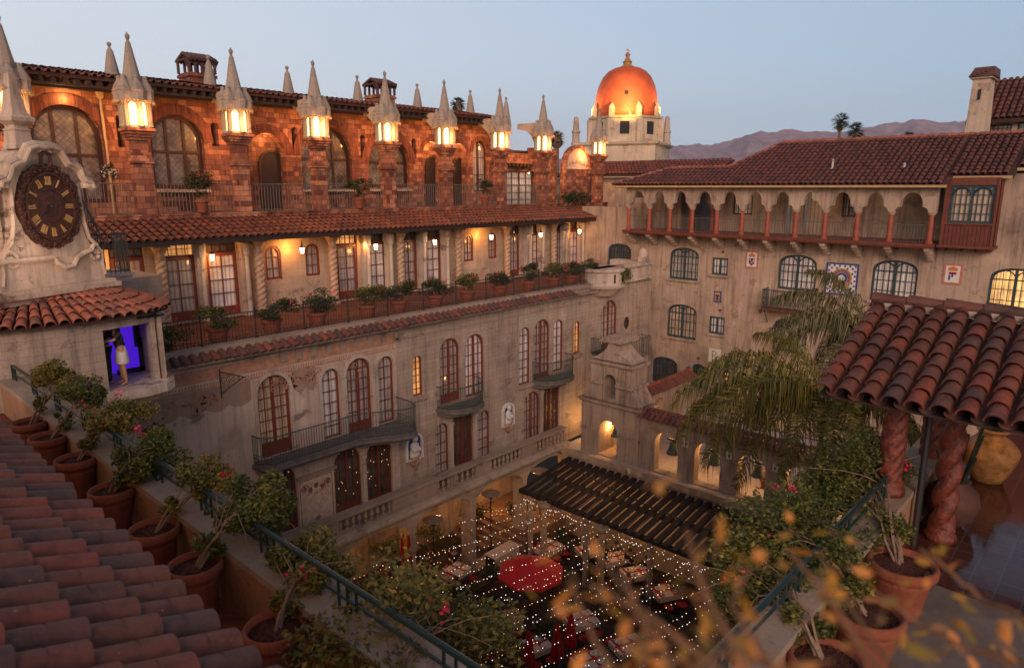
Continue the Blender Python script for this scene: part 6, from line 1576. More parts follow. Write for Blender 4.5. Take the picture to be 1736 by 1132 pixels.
# ================================================================ terrace pots on the long wing
TP = [(373, 'leftmost, with dry pink twigs'), (463, 'second from the left'), (540, 'third from the left, dense and round'), (624, 'fourth from the left'), (677, 'fifth, in a dark pot with grey twigs'), (739, 'sixth from the left'), (793, 'seventh from the left'),
      (847, 'eighth from the left'), (897, 'fourth from the corner tower'), (938, 'third from the corner tower'), (966, 'second from the corner tower'), (990, 'nearest the corner tower')]
for i, (px, w_) in enumerate(TP):
    x = onY(px, 598-.176*(px-400), 22.75).x
    plant('terrace_pot', f'shrub in terracotta pot behind the terrace railing, {w_}', 'potted plant', (x, 22.75, -5.27), (x+rnd.uniform(-.1, .35), 22.65, -5.27+1.15+rnd.uniform(-.1, .12)), (.80, .6, .42), 90+i, 2000, .08, .36, .72, 'terracotta pots on the long terrace', 'leaf_dark' if i % 3 else 'leaf', 14, mulch=False, stems=3)
q = V((8.3, 22.6, -5.27)); plant('terrace_pot', 'sprawling pink flowered shrub on the terrace right beside the round tower', 'potted plant', q, q+V((.2, -.1, .75)), (.75, .5, .45), 120, 1100, .085, .3, .4, 'terracotta pots on the long terrace', 'leaf', 30)
q = V((31.5, 22.0, -4.9)); plant('hanging_plant', 'leafy plant spilling over the round cream parapet of the corner tower', 'plant', q, q+V((.3, -.9, .35)), (.55, .4, .6), 121, 900, .09, .3, .5, None, 'leaf', 8, stems=3)
# shrubs on the brick terrace
for px, py, yy, lab, fl in ((340, 316, 28.6, 'red flowered window box shrub on the brick terrace below the big arched window', 30), (608, 318, 28.7, 'red flowered shrub behind the upper railing between two brick pillars', 24), (822, 318, 28.8, 'leafy shrub in a box behind the upper railing near the right brick pillars', 4)):
    p = onY(px, py, yy); plant('terrace_shrub', lab, 'potted plant', (p.x, yy, -1.0), (p.x, yy-.05, p.z+.15), (.85, .45, .42), 130+px, 1100, .09, .26, .5, None, 'leaf_dark', fl)
p = onY(968, 335, 28.9); root = thing('hedge', 'dense dark bush spreading over the end of the brick terrace', 'bush', (p.x, 28.7, -1.3)); m = MB(); rr = random.Random(5); leaves(m, (p.x, 28.7, p.z), (1.75, .5, .62), 3000, .1, rr, clumps=26); m.build('foliage', 'leaf_dark', root)
m = MB(); [m.tube(curve((p.x+rr.uniform(-1.2, 1.2), 28.7, -1.3), (p.x+rr.uniform(-1.4, 1.4), 28.6, p.z+.2), .1, 4), .03, 5, .01) for i in range(9)]; m.build('stem', 'stem', root)
p = onY(183, 292, 29.6); root = thing('hanging_basket', 'hanging basket of white flowers beside the downspout', 'hanging basket', p); m = MB(); leaves(m, p, (.3, .3, .3), 350, .08, rr, clumps=6); m.build('foliage', 'leaf_dark', root)
m = MB(); leaves(m, p, (.33, .33, .33), 110, .07, rr, clumps=9); m.build('flower', 'petal_white', root); MB().tube([p+V((0, 0, .2)), p+V((0, 0, 1.2))], .01, 4).build('chain', 'dark_iron', root)
for px, py, z_, lab, s2 in ((1176, 697, -13.1, 'bowl of pink flowers on the patio behind the bell arcade', 151), (1225, 680, -13.1, 'pink flowers in a small pot against the tan wall', 152), (1300, 815, -13.1, 'terracotta pot with shrub seen through the bell arches', 153)):
    p = onZ(px, py, -12.9); plant('flower_pot', lab, 'potted plant', (p.x, p.y, -13.26), (p.x, p.y, -12.65), (.45, .45, .25), s2, 500, .09, .32, .5, None, 'leaf', 80)

# ================================================================ palms
def palm(name, label, crown, base, nf, L, seed, droop=1.0, mat='palm_leaf', lead=None, pale=.25):
    rr = random.Random(seed); root = thing(name, label, 'palm tree', base); c = V(crown)
    t = MB(); t.tube(curve(base, c-V((0, 0, .3)), .0, 8, rr, .05), .17, 10, .12); t.tube([c-V((0, 0, .9)), c-V((0, 0, .1))], .16, 8, .1); t.build('trunk', 'palm_trunk', root)
    for i in range(nf):
        if lead and i < len(lead): az, el, LL = lead[i]; az, el = R(az), R(el)
        else: az = 2*math.pi*i/nf*1.0+rr.uniform(-.2, .2)+i*2.4; el = R(rr.uniform(5, 65)); LL = L*rr.uniform(.75, 1.05)
        d = V((math.cos(az)*math.cos(el), math.sin(az)*math.cos(el), math.sin(el))); p = V(c); pts = [V(p)]; N = 22; st_ = LL/N
        for q in range(N):
            d.z -= (.055+.075*q/N)*droop*22/N*(.6+.6*math.cos(el)); d.normalize(); p = p+d*st_; pts.append(V(p))
        m = MB(); m.tint = .6; m.tube(pts, .028, 5, .006)
        side = V((-math.sin(az), math.cos(az), 0))
        for q in range(2, N):
            for sgn in (-1, 1):
                for u in range(5):
                    f = q+u/5; i0 = int(f); fr_ = f-i0
                    if i0 >= N: continue
                    b0 = pts[i0].lerp(pts[i0+1], fr_); along = (pts[i0+1]-pts[i0]).normalized()
                    ll = (1.12*math.sin(math.pi*min(1, .12+f/N*.85))**.6)*rr.uniform(.75, 1.1)*LL/4.2
                    o = side*sgn*rr.uniform(.25, .8)+along*rr.uniform(.3, .75)+V((rr.gauss(0, .15), rr.gauss(0, .15), rr.uniform(-.1, .3)))
                    o.normalize(); m1 = b0+o*ll*.45; e1 = m1+(o*.38+V((0, 0, -1.3))).normalized()*ll*.72
                    wv = along*.019
                    m.add([b0-wv, b0+wv, m1+wv*1.1, m1-wv*1.1, e1], [(0, 1, 2, 3), (3, 2, 4)], min(1, max(.01, rr.gauss(.45, .22))))
        m.build('frond', mat, root)
    return root
palm('feather_palm', 'large feathery palm with drooping green gold fronds over the bell arcade', tuple(onX(1400, 684, 21)), (21.0, 6.6, -17.9), 21, 4.4, 5, 1.0,
     lead=[(132, 34, 5.4), (124, 44, 5.2), (142, 26, 4.8), (114, 36, 4.8), (100, 50, 4.4), (150, 44, 4.6), (70, 62, 3.6), (200, 30, 3.6), (230, 20, 3.6), (260, 40, 3.2), (175, 15, 3.4), (300, 30, 3.4), (215, 55, 3.0)])
palm('feather_palm', 'taller pale feathery palm rising behind the pavilion roof against the tan wall', tuple(onX(1480, 590, 24)), (24.4, 6.9, -17.9), 12, 4.0, 9, 1.1, 'palm_pale',
     lead=[(95, 60, 4.0), (110, 40, 3.8), (130, 55, 3.4), (80, 70, 3.6), (160, 30, 3.4), (65, 50, 3.2), (190, 45, 3.2)])
# fan palms and tree tops beyond
def fan_palm(px, py, D, Rc, label, trunk=True, seed=1, th=8):
    r_ = ray(px, py); p = r_*(D/r_.dot(FW)); rr = random.Random(seed); root = thing('fan_palm', label, 'palm tree', (p.x, p.y, p.z-th), 'fan palms beyond the roofs')
    m = MB()
    for i in range(90):
        d = V((rr.gauss(0, 1), rr.gauss(0, 1), rr.gauss(.15, .8))).normalized(); s_ = d.cross(V((0, 0, 1))).normalized(); c_ = p+d*Rc*.55
        for q in range(7):
            a = (q-3)*.32; e_ = (d*math.cos(a)+s_*math.sin(a)).normalized(); tip = c_+e_*Rc*.45*rr.uniform(.8, 1.1)+V((0, 0, -Rc*.1)); wv = e_.cross(d.cross(s_)).normalized()*Rc*.03
            m.add([c_-wv, c_+wv, tip], [(0, 1, 2)], rr.random())
        m.tint = .3; m.tube([p, c_], .03, 3)
    m.build('crown', 'leaf_dark', root)
    t = MB(); t.tube([(p.x, p.y, p.z-th), (p.x, p.y, p.z-.2)], .26, 8, .2); t.lathe((p.x, p.y, p.z-Rc*.9), [(.25, 0), (.5, .3), (.35, 1.0), (.1, 1.3)], 8); t.build('trunk', 'palm_trunk', root)
fan_palm(1425, 206, 120, 1.9, 'tall fan palm above the right roof, the higher of the two', seed=1)
fan_palm(1451, 222, 118, 1.9, 'second fan palm above the right roof, slightly lower and shaggier', seed=2)
fan_palm(1541, 233, 130, 1.5, 'top of a small fan palm just showing over the roof ridge', seed=3)
fan_palm(776, 178, 70, 1.0, 'green tree top showing over the brick storey roof', seed=4)
fan_palm(944, 235, 60, .9, 'dark tree top behind the flat roof near the domed tower', seed=5)

# ================================================================ courtyard
tag(MB().box(3.9, 28, 2.3, 25.2, -17.94, -17.8).build('courtyard_floor', 'court_floor_plain'), kind='structure')
brickmat('court_tile', (.085, .055, .04), (.05, .038, .032), (.025, .02, .018), .45, .45, .012)
bpy.data.objects['courtyard_floor'].data.materials.clear(); bpy.data.objects['courtyard_floor'].data.materials.append(M['court_tile'])
m_ = M['court_tile'].node_tree
for n in m_.nodes:
    if n.type == 'SEPXYZ':
        for l in list(m_.links):
            if l.to_node.type == 'COMBXYZ' and l.to_socket.name == 'Y': m_.links.remove(l)
        for c in [x for x in m_.nodes if x.type == 'COMBXYZ']: m_.links.new(n.outputs[1], c.inputs[1])
        for a in [x for x in m_.nodes if x.type == 'MATH' and x.operation == 'ADD']:
            for l in list(m_.links):
                if l.to_node == a and l.to_socket == a.inputs[1]: m_.links.remove(l)
            a.inputs[1].default_value = 0
ZF = -17.8
# umbrella, open
def umbrella(c, label):
    root = thing('parasol', label, 'parasol', (c.x, c.y, ZF))
    m = MB(); n = 8; R_ = 1.38
    vs = [(c.x, c.y, c.z)]; ph = .25
    for q, (f, dz) in enumerate(((.5, -.26), (1.0, -.6))):
        for i in range(n): a = ph+2*math.pi*i/n; vs.append((c.x+R_*f*math.cos(a), c.y+R_*f*math.sin(a), c.z+dz))
    for i in range(n):
        a = ph+2*math.pi*(i+.0)/n; vs.append((c.x+R_*math.cos(a), c.y+R_*math.sin(a), c.z-.72))
    fs = [(0, 1+i, 1+(i+1) % n) for i in range(n)]+[(1+i, 1+n+i, 1+n+(i+1) % n, 1+(i+1) % n) for i in range(n)]+[(1+n+i, 1+2*n+i, 1+2*n+(i+1) % n, 1+n+(i+1) % n) for i in range(n)]
    m.add(vs, fs); m.build('canopy', 'parasol_cloth', root)
    for i in range(n):
        a = ph+2*math.pi*i/n; MB().tube([(c.x+.05*math.cos(a), c.y+.05*math.sin(a), c.z-.05), (c.x+R_*.98*math.cos(a), c.y+R_*.98*math.sin(a), c.z-.62)], .012, 4).build('rib', 'dark_wood', root)
    m = MB(); m.tube([(c.x, c.y, ZF+.05), (c.x, c.y, c.z+.02)], .028, 8); m.build('pole', 'dark_wood', root); m = MB(); m.lathe((c.x, c.y, ZF), [(.3, 0), (.3, .06), (.06, .1)], 16); m.build('base', 'dark_iron', root)
umbrella(onZ(900, 945, -14.65), 'large open red parasol in the middle of the courtyard')
def closed(px, py, label, group):
    c = onZ(px, py, -15.6); root = thing('closed_parasol', label, 'parasol', (c.x, c.y, ZF), group); m = MB(); vs = []; N = 24; pr_ = [(.03, 0), (.07, -.12), (.10, -.45), (.16, -.9), (.2, -1.3), (.15, -1.5)]
    for r_, z_ in pr_:
        for i in range(N): a = 2*math.pi*i/N; q = r_*(1+.28*math.cos(6*a)); vs.append((c.x+q*math.cos(a), c.y+q*math.sin(a), c.z+z_))
    m.add(vs, [(j*N+i, j*N+(i+1) % N, (j+1)*N+(i+1) % N, (j+1)*N+i) for j in range(5) for i in range(N)]); m.build('canopy', 'red_cloth', root)
    m = MB(); m.tube([(c.x, c.y, ZF), (c.x, c.y, c.z+.08)], .025, 6); m.lathe((c.x, c.y, ZF), [(.28, 0), (.28, .07), (.05, .1)], 14); m.build('pole', 'dark_wood', root)
closed(897, 1068, 'furled red parasol nearest the bottom edge of the courtyard', 'furled red parasols'); closed(945, 1055, 'furled red parasol, middle of three, by the bottom tables', 'furled red parasols'); closed(968, 1037, 'furled red parasol next to the white and red dining table', 'furled red parasols')
# tables, settings, chairs
def make_table(w_, d_):
    root = thing('dining_table', 'table', 'table', (0, 0, 0), 'dining tables in the courtyard', local=True)
    MB().box(-w_/2, w_/2, -d_/2, d_/2, .70, .74).build('tabletop', 'dark_wood', root)
    m = MB(); m.box(-w_/2-.02, w_/2+.02, -d_/2-.02, d_/2+.02, .741, .75)
    for s_ in (-1, 1): m.box(s_*(w_/2+.02)-.004, s_*(w_/2+.02)+.004, -d_/2, d_/2, .52, .745); m.box(-w_/2, w_/2, s_*(d_/2+.02)-.004, s_*(d_/2+.02)+.004, .52, .745)
    m.build('tablecloth', 'cream_cloth', root)
    for sx in (-1, 1):
        for sy in (-1, 1): MB().box(sx*(w_/2-.08)-.025, sx*(w_/2-.08)+.025, sy*(d_/2-.08)-.025, sy*(d_/2-.08)+.025, 0, .70).build('leg', 'dark_iron', root)
    m = MB()
    for sx in (-1, 1): m.box(sx*w_*.27-w_*.16, sx*w_*.27-w_*.04, -d_*.5, d_*.5, .7505, .756)
    m.box(-w_*.5, w_*.5, -.05, .05, .7565, .76); m.build('runner', 'red_cloth', root)
    return root
def make_setting():
    root = thing('place_setting', 'white plate with folded napkin and a glass on a courtyard table', 'tableware', (0, 0, 0), 'place settings on the courtyard tables', local=True)
    MB().lathe((0, 0, 0), [(.07, 0), (.125, .012), (.13, .016), (.08, .008)], 16).build('plate', 'white_glaze', root)
    MB().lathe((0, 0, .01), [(.06, 0), (.035, .06), (.01, .11)], 5).build('napkin', 'white_cloth', root)
    MB().lathe((.15, .1, 0), [(.03, 0), (.006, .01), (.006, .07), (.035, .1), (.035, .17)], 10).build('glass', 'steel', root); return root
def make_chair():
    root = thing('chair', 'chair', 'chair', (0, 0, 0), 'chairs in the courtyard', local=True)
    MB().lathe((0, 0, .43), [(.2, 0), (.22, .02), (.22, .05), (.18, .07), (.01, .075)], 18).build('seat', 'red_cloth', root)
    for i in range(4): a = math.pi/4+i*math.pi/2; MB().tube([(.15*math.cos(a), .15*math.sin(a), .43), (.2*math.cos(a), .2*math.sin(a), 0)], .012, 5).build('leg', 'dark_iron', root)
    m = MB(); m.tube([(-.2, -.08, .43), (-.2, -.2, .7), (-.15, -.25, .88), (0, -.27, .94), (.15, -.25, .88), (.2, -.2, .7), (.2, -.08, .43)], .013, 5)
    for i in range(5): m.tube([(-.12+.06*i, -.17, .46), (-.12+.06*i, -.25, .9)], .007, 4)
    m.build('backrest', 'dark_iron', root); return root
t0 = make_table(1.2, .85); s0 = make_setting(); c0_ = make_chair(); ns = nc0 = 0
TBL = [(772, 965, .1, 'dining table under the arcade beside the long wing, left of the open parasol'), (705, 1006, .2, 'dining table with white napkins half hidden by foliage at left'), (857, 1045, -.55, 'dining table set with cream mats, just below the open parasol'),
       (806, 1087, -.3, 'dining table where the man in the grey shirt sits'), (985, 1048, -.4, 'dining table strewn with white napkins behind the furled parasols'), (1065, 1090, -.4, 'dining table partly behind the blurred amber leaves'),
       (1000, 930, -.5, 'crowded dining table nearest the pergola edge'), (1040, 943, -.5, 'crowded dining table in the middle of the pergola group'), (1078, 968, -.5, 'crowded dining table at the right of the pergola group'),
       (905, 1092, -.3, 'dining table half hidden behind the nearest furled parasol'), (745, 1040, .2, 'dining table in the foliage gap left of the cream set table'), (930, 925, .1, 'small dining table beside the twisted column foot'), (1130, 1000, -.5, 'dining table at the pergola far right by the big pots'), (1000, 1118, -.4, 'dining table at the bottom edge under the amber leaves')]
rr = random.Random(31); tpos = []
for i, (px, py, rz, lab) in enumerate(TBL):
    p = onZ(px, py, ZF+.75); p.z = ZF; tpos.append((p, rz)); o = t0 if i == 0 else dup(t0)
    o.location = p; o.rotation_euler.z = rz; o['label'] = lab; M_ = Matrix.Rotation(rz, 3, 'Z')
    for sx in (-1, 1):
        for sy in (-1, 1):
            q = p+M_@V((sx*.3, sy*.24, .757)); s_ = s0 if ns == 0 else dup(s0); s_.location = q; s_.rotation_euler.z = rr.uniform(0, 6); ns += 1
            if i < 6 or i > 8:
                q = p+M_@V((sx*.32, sy*.75, 0)); c_ = c0_ if nc0 == 0 else dup(c0_); c_.location = q; c_.rotation_euler.z = rz+(0 if sy < 0 else math.pi)+rr.uniform(-.25, .25); nc0 += 1
                c_['label'] = 'red cushioned chair at the '+' '.join(lab.split(',')[0].replace('dining table', 'table').split()[:11])
for px, py in ((940, 889), (965, 900), (1010, 888), (760, 985)):
    c_ = dup(c0_); q = onZ(px, py, ZF+.45); c_.location = (q.x, q.y, ZF); c_['label'] = {940: 'left one of two red cushioned stools beside the court column', 965: 'right one of two red cushioned stools beside the court column', 1010: 'empty red cushioned chair under the pergola edge', 760: 'empty red cushioned chair left of the parasol'}[px]
# people
def skin(name, pts, edges, rad, mat, parent, root_i=0, sub=1):
    me = bpy.data.meshes.new(name); me.from_pydata([tuple(p) for p in pts], edges, []); me.materials.append(M[mat]); o = bpy.data.objects.new(name, me); C.objects.link(o); o.parent = parent; WL[o.name] = V((0, 0, 0))
    sk = o.modifiers.new('skin', 'SKIN'); sk.use_smooth_shade = True
    for i, r_ in enumerate(rad): me.skin_vertices[0].data[i].radius = (r_, r_) if not isinstance(r_, tuple) else r_
    me.skin_vertices[0].data[root_i].use_root = True
    sb = o.modifiers.new('sub', 'SUBSURF'); sb.levels = sub; sb.render_levels = sub
    return o
def person(loc, rz, label, shirt, pants='dark_clothes', hair='hair_dark', sit=True, group=None, bald=False, long_hair=False, arms=None, skirt=False, sub=1, lean=.08):
    root = thing('person', label, 'person', loc, group, rz, local=True)
    hp = .52 if sit else .94
    P = {'pel': (0, 0, hp), 'wst': (0, lean*.4, hp+.18), 'ch': (0, lean, hp+.4), 'nk': (0, lean*1.2, hp+.53), 'hd': (0, lean*1.5+.02, hp+.62), 'tp': (0, lean*1.5+.01, hp+.74)}
    for s_, n_ in ((-1, 'l'), (1, 'r')):
        P['sh'+n_] = (s_*.19, lean, hp+.46)
        if arms: P['el'+n_], P['wr'+n_] = arms[n_]
        else: P['el'+n_], P['wr'+n_] = (s_*.27, lean+.08, hp+.22), (s_*.14, lean+.34, hp+.24)
        P['hn'+n_] = tuple(V(P['wr'+n_])+(V(P['wr'+n_])-V(P['el'+n_])).normalized()*.08)
        P['hi'+n_] = (s_*.1, 0, hp-.03)
        if sit: P['kn'+n_], P['an'+n_], P['to'+n_] = (s_*.13, .44, hp-.02), (s_*.13, .42, .08), (s_*.14, .58, .04)
        else: P['kn'+n_], P['an'+n_], P['to'+n_] = (s_*.1, .02, .5), (s_*.1+(.03 if s_ > 0 else 0), -.02, .08), (s_*.12, .13, .04)
    K = list(P); I = {k_: i for i, k_ in enumerate(K)}
    rad = {'pel': .13, 'wst': .115, 'ch': .13, 'nk': .055, 'hd': .085, 'tp': .075, 'sh': .06, 'el': .04, 'wr': .028, 'hn': .035, 'hi': .09, 'kn': .06, 'an': .04, 'to': .035}
    pts = [P[k_] for k_ in K]; rd = [rad[k_] if k_ in rad else rad[k_[:2]] for k_ in K]
    E_ = [('pel', 'wst'), ('wst', 'ch'), ('ch', 'nk'), ('nk', 'hd'), ('hd', 'tp')]
    for n_ in 'lr': E_ += [('ch', 'sh'+n_), ('sh'+n_, 'el'+n_), ('el'+n_, 'wr'+n_), ('wr'+n_, 'hn'+n_), ('pel', 'hi'+n_), ('hi'+n_, 'kn'+n_), ('kn'+n_, 'an'+n_), ('an'+n_, 'to'+n_)]
    ed = [(I[a], I[b]) for a, b in E_]
    for n_, s_ in (('l', -1), ('r', 1)):     # five fingers, thumb from the side of the palm
        h = V(P['hn'+n_]); d = (h-V(P['wr'+n_])).normalized(); sd_ = d.cross(V((0, 0, 1)))
        sd_ = V((1, 0, 0)) if sd_.length < .1 else sd_.normalized()
        for q in range(5):
            if q == 4: a_ = h-d*.03+sd_*s_*-.03; b_ = a_+d*.03+sd_*s_*-.04
            else: a_ = h+d*.03+sd_*(q-1.5)*.018; b_ = a_+d*(.05+.012*(1.5-abs(q-1.5)))+V((0, 0, -.018))
            i0 = len(pts); pts += [tuple(a_), tuple(b_)]; rd += [.010, .008]; ed += [(I['hn'+n_], i0), (i0, i0+1)]
    body = skin('body', pts, ed, rd, 'skin', root, I['pel'], sub)
    hx, hy, hz_ = P['hd']
    m = MB(); m.lathe((hx, hy+.085, hz_+.02), [(.006, .03), (.012, .0), (.016, -.02), (.004, -.028)], 6); m.ball((hx-.032, hy+.078, hz_+.04), .012, 5); m.ball((hx+.032, hy+.078, hz_+.04), .012, 5); m.ball((hx-.09, hy, hz_+.03), .02, 5); m.ball((hx+.09, hy, hz_+.03), .02, 5)
    m.build('face', 'skin', body, off=(0, 0, 0))
    if not bald:
        m = MB(); m.ball((hx, hy-.02, hz_+.065), .105, 8, 1.0)
        if long_hair: m.lathe((hx, hy-.075, hz_-.3), [(.02, 0), (.07, .05), (.095, .2), (.09, .36), (.05, .42)], 10)
        m.build('hair', hair, root, smooth=True, off=(0, 0, 0))
    g_ = 1.16
    K2 = ['pel', 'wst', 'ch', 'shl', 'shr', 'ell', 'elr']; I2 = {k_: i for i, k_ in enumerate(K2)}
    p2_ = [V(P[k_]) for k_ in K2]
    for q in (5, 6): p2_[q] = p2_[q-2].lerp(p2_[q], .85)
    skin('shirt', p2_, [(0, 1), (1, 2), (2, 3), (2, 4), (3, 5), (4, 6)], [.135, .135, .15, .078, .078, .055, .055], shirt, root, 0, sub)
    if skirt:
        MB().lathe((0, 0, .58), [(.2, 0), (.215, .03), (.17, .3), (.125, .46)], 18, sy=.8).build('skirt', 'white_shirt', root, smooth=True, off=(0, 0, 0))
    else:
        K3 = ['pel', 'hil', 'hir', 'knl', 'knr', 'anl', 'anr']; skin('trousers', [P[k_] for k_ in K3], [(0, 1), (0, 2), (1, 3), (2, 4), (3, 5), (4, 6)], [.145, .105, .105, .075, .075, .055, .055], pants, root, 0, sub)
    return root
wz = zs
person((6.12, 19.5, wz), R(90), 'woman with long dark hair, dark top and white skirt, hugging in the violet niche', 'dark_clothes', sit=False, long_hair=True, skirt=True, arms={'l': ((-.2, .2, 1.25), (-.1, .42, 1.22)), 'r': ((.22, .2, 1.22), (.1, .42, 1.12))}, sub=2)
person((5.8, 19.85, wz), R(-60), 'man in dark clothes facing the woman in the violet niche', 'dark_clothes', sit=False, arms={'l': ((-.25, .15, 1.2), (-.12, .38, 1.2)), 'r': ((.25, .15, 1.2), (.12, .38, 1.15))}, sub=2)
PE = [(805, 1062, -.9, 'bald man in a grey shirt dining left of the cream set table', 'grey_shirt', True), (770, 936, 2.4, 'diner with bare arms at the arcade table beyond the parasol', 'dark_clothes', False), (706, 985, 2.6, 'diner in dark clothes at the far left table', 'dark_clothes', False),
      (988, 915, -2.2, 'diner in white at the table nearest the pergola edge', 'white_shirt', False), (990, 945, -.8, 'diner in a dark grey top with back turned, nearest the twisted column', 'grey_shirt', False), (1012, 915, 2.6, 'diner in teal behind the crowded pergola table', 'blue_shirt', False),
      (1044, 925, 2.4, 'diner in a blue shirt facing the courtyard at the pergola tables', 'blue_shirt', False), (1067, 938, 2.4, 'diner in black at the pergola tables beside the blue shirted diner', 'dark_clothes', False), (1066, 985, -.8, 'diner in a pale blue shirt seen from behind', 'blue_shirt', False),
      (1096, 950, 2.2, 'diner in dark clothes at the right end of the pergola tables', 'dark_clothes', False), (1098, 998, -.7, 'diner in dark clothes seen from behind at the right table', 'dark_clothes', False), (1015, 962, -.7, 'diner in light blue with back turned beside the small cypress', 'blue_shirt', False),
      (778, 990, .4, 'diner in dark clothes with their back to the hedge below the arcade table', 'dark_clothes', False), (893, 1138, .6, 'person in a pale blue shirt at the bottom edge beside the furled parasol', 'blue_shirt', False)]
for px, py, rz, lab, sh, bald in PE:
    q = onZ(px, py, ZF+.95); person((q.x, q.y, ZF), rz, lab, sh, bald=bald, group='diners in the courtyard')
# heaters
def heater(px, py, label, first=None):
    p = onY(px, py, 21.9)
    if first: return dup(first, (p.x, p.y, ZF), label=label)
    root = thing('patio_heater', label, 'patio heater', (p.x, p.y, ZF), 'patio heaters under the arches', local=True); h = p.z-ZF
    MB().lathe((0, 0, h), [(.45, 0), (.46, .03), (.3, .1), (.08, .16), (.02, .17)], 24).build('reflector', 'steel', root, off=(0, 0, 0)); MB().lathe((0, 0, h-.25), [(.09, 0), (.09, .24)], 12).build('burner', 'dark_iron', root, off=(0, 0, 0))
    m = MB(); m.tube([(0, 0, .4), (0, 0, h-.2)], .03, 8); m.lathe((0, 0, 0), [(.25, 0), (.25, .05), (.2, .1), (.2, .6), (.05, .65)], 16); m.build('stand', 'dark_iron', root, off=(0, 0, 0)); return root
h0 = heater(734, 881, 'round topped patio heater under the left visible arch'); heater(832, 838, 'round topped patio heater under the middle arch', h0); heater(916, 803, 'round topped patio heater in the arch nearest the pergola', h0)
# flag
p = onY(686, 910, 20.9); root = thing('flag', 'red and yellow flag hanging limp beside the arcade pier', 'flag', (p.x, 20.9, ZF)); m = MB()
def hung(m, x0, w_, z0, z1, y): 
    n = 12; vs = []
    for j in range(5):
        for i in range(n+1): t = i/n; vs.append((x0+w_*t*(.75+.06*j), y+.07*math.sin(t*9+j*.5), z0+(z1-z0)*j/4))
    m.add(vs, [(j*(n+1)+i, j*(n+1)+i+1, (j+1)*(n+1)+i+1, (j+1)*(n+1)+i) for j in range(4) for i in range(n)])
hung(m, p.x-.2, .16, p.z, p.z-1.9, 20.9); hung(m, p.x+.14, .2, p.z, p.z-2.0, 20.9); m.build('red_cloth', 'red_cloth', root); m = MB(); hung(m, p.x-.04, .2, p.z, p.z-1.95, 20.92); m.build('yellow_cloth', 'flag_yellow', root); m = MB(); m.tube([(p.x, 20.98, ZF), (p.x, 20.98, p.z+.1)], .025, 6); m.build('pole', 'dark_iron', root)
# twisted stone columns, counter, steps
cd = V((22.95, 19.1, ZF))
def court_column(loc, label, h):
    root = thing('stone_column', label, 'column', loc, 'twisted stone columns in the courtyard'); o_ = wl(root)
    m = twisted(.15, h-.5, 20, 60, 2, .2, 5.5); m.v = [(x+loc[0], y+loc[1], z+.3+loc[2]) for x, y, z in m.v]; m.lathe(loc, [(.3, 0), (.3, .12), (.2, .2), (.17, .3)], 14); m.build('shaft', 'twist_column', root)
    m = MB(); m.lathe((loc[0], loc[1], loc[2]+h-.25), [(.15, 0), (.17, .03), (.2, .1), (.3, .2), (.32, .3)], 10); m.build('capital', 'twist_column', root)
court_column(cd, 'twisted stone column with carved capital standing behind the open parasol', 3.5); court_column(V((23.05, 15.9, ZF)), 'twisted stone column rising among the crowded pergola tables', 3.4)
root = thing('serving_counter', 'low counter with cream lattice front beside the arcade', 'counter', (22.0, 20.9, ZF)); m = MB(); m.box(21.2, 22.9, 20.6, 21.2, ZF, ZF+.9); m.build('counter_body', 'dark_wood', root)
m = MB()
for i in range(14): m.box(21.22+i*.12, 21.3+i*.12, 20.56, 20.599, ZF+.05, ZF+.88)
m.build('lattice', 'cream_cloth', root); m = MB(); m.box(21.15, 22.95, 20.5, 21.25, ZF+.901, ZF+.93); m.build('countertop', 'cream_cloth', root)
ST = thing('steps', 'broad lit steps climbing into the glowing arch beyond the column', 'steps', (24.3, 21, ZF)); m = MB()
for i in range(5): m.box(22.6+i*.36, 27.5, 20.9, 25.1, ZF+i*.17, ZF+.17+i*.17)
m.build('step', 'step_stone', ST)
point((25.6, 22.6, -15.2), 70, (1, .42, .12), .15); point((24.4, 24.3, -15.6), 35, (1, .42, .12), .12); point((20.6, 23.6, -15.0), 40, (1, .45, .14), .1); point((15.2, 23.4, -15.2), 60, (1, .45, .14), .1); point((11.6, 23.3, -15.5), 45, (1, .45, .14), .1)
point((25.3, 16.8, -15.0), 42, (1, .5, .2), .12); point((25.0, 14.0, -15.0), 22, (1, .5, .2), .12); point((24.6, 11.0, -15.0), 12, (1, .5, .2), .12); point((25.6, 19.4, -14.9), 25, (1, .55, .25), .12)
for x, y in ((19, 13), (16, 18.5), (21.5, 17.5)): point((x, y, -14.3), 7, (1, .6, .32), .4)  # soft lights added for the courtyard's warm glow, without fittings
for i, (px, py, lab) in enumerate(((868, 913, 'pergola ceiling'), (1218, 922, 'far'))):
    p = onZ(934 if i == 0 else 1214, 828 if i == 0 else 916, -14.1); root = thing('ceiling_lamp', ('small bright lamp glimpsed between the pergola slats near the left end' if i == 0 else 'small bright lamp glimpsed between the pergola slats near the right end'), 'lamp', p+V((0, 0, -.25)))
    MB().ball(p+V((0, 0, -.25)), .07, 6).build('bulb', 'lamp_glass', root); MB().tube([p+V((0, 0, -.2)), p+V((0, 0, .1))], .012, 4).build('stem', 'dark_iron', root)
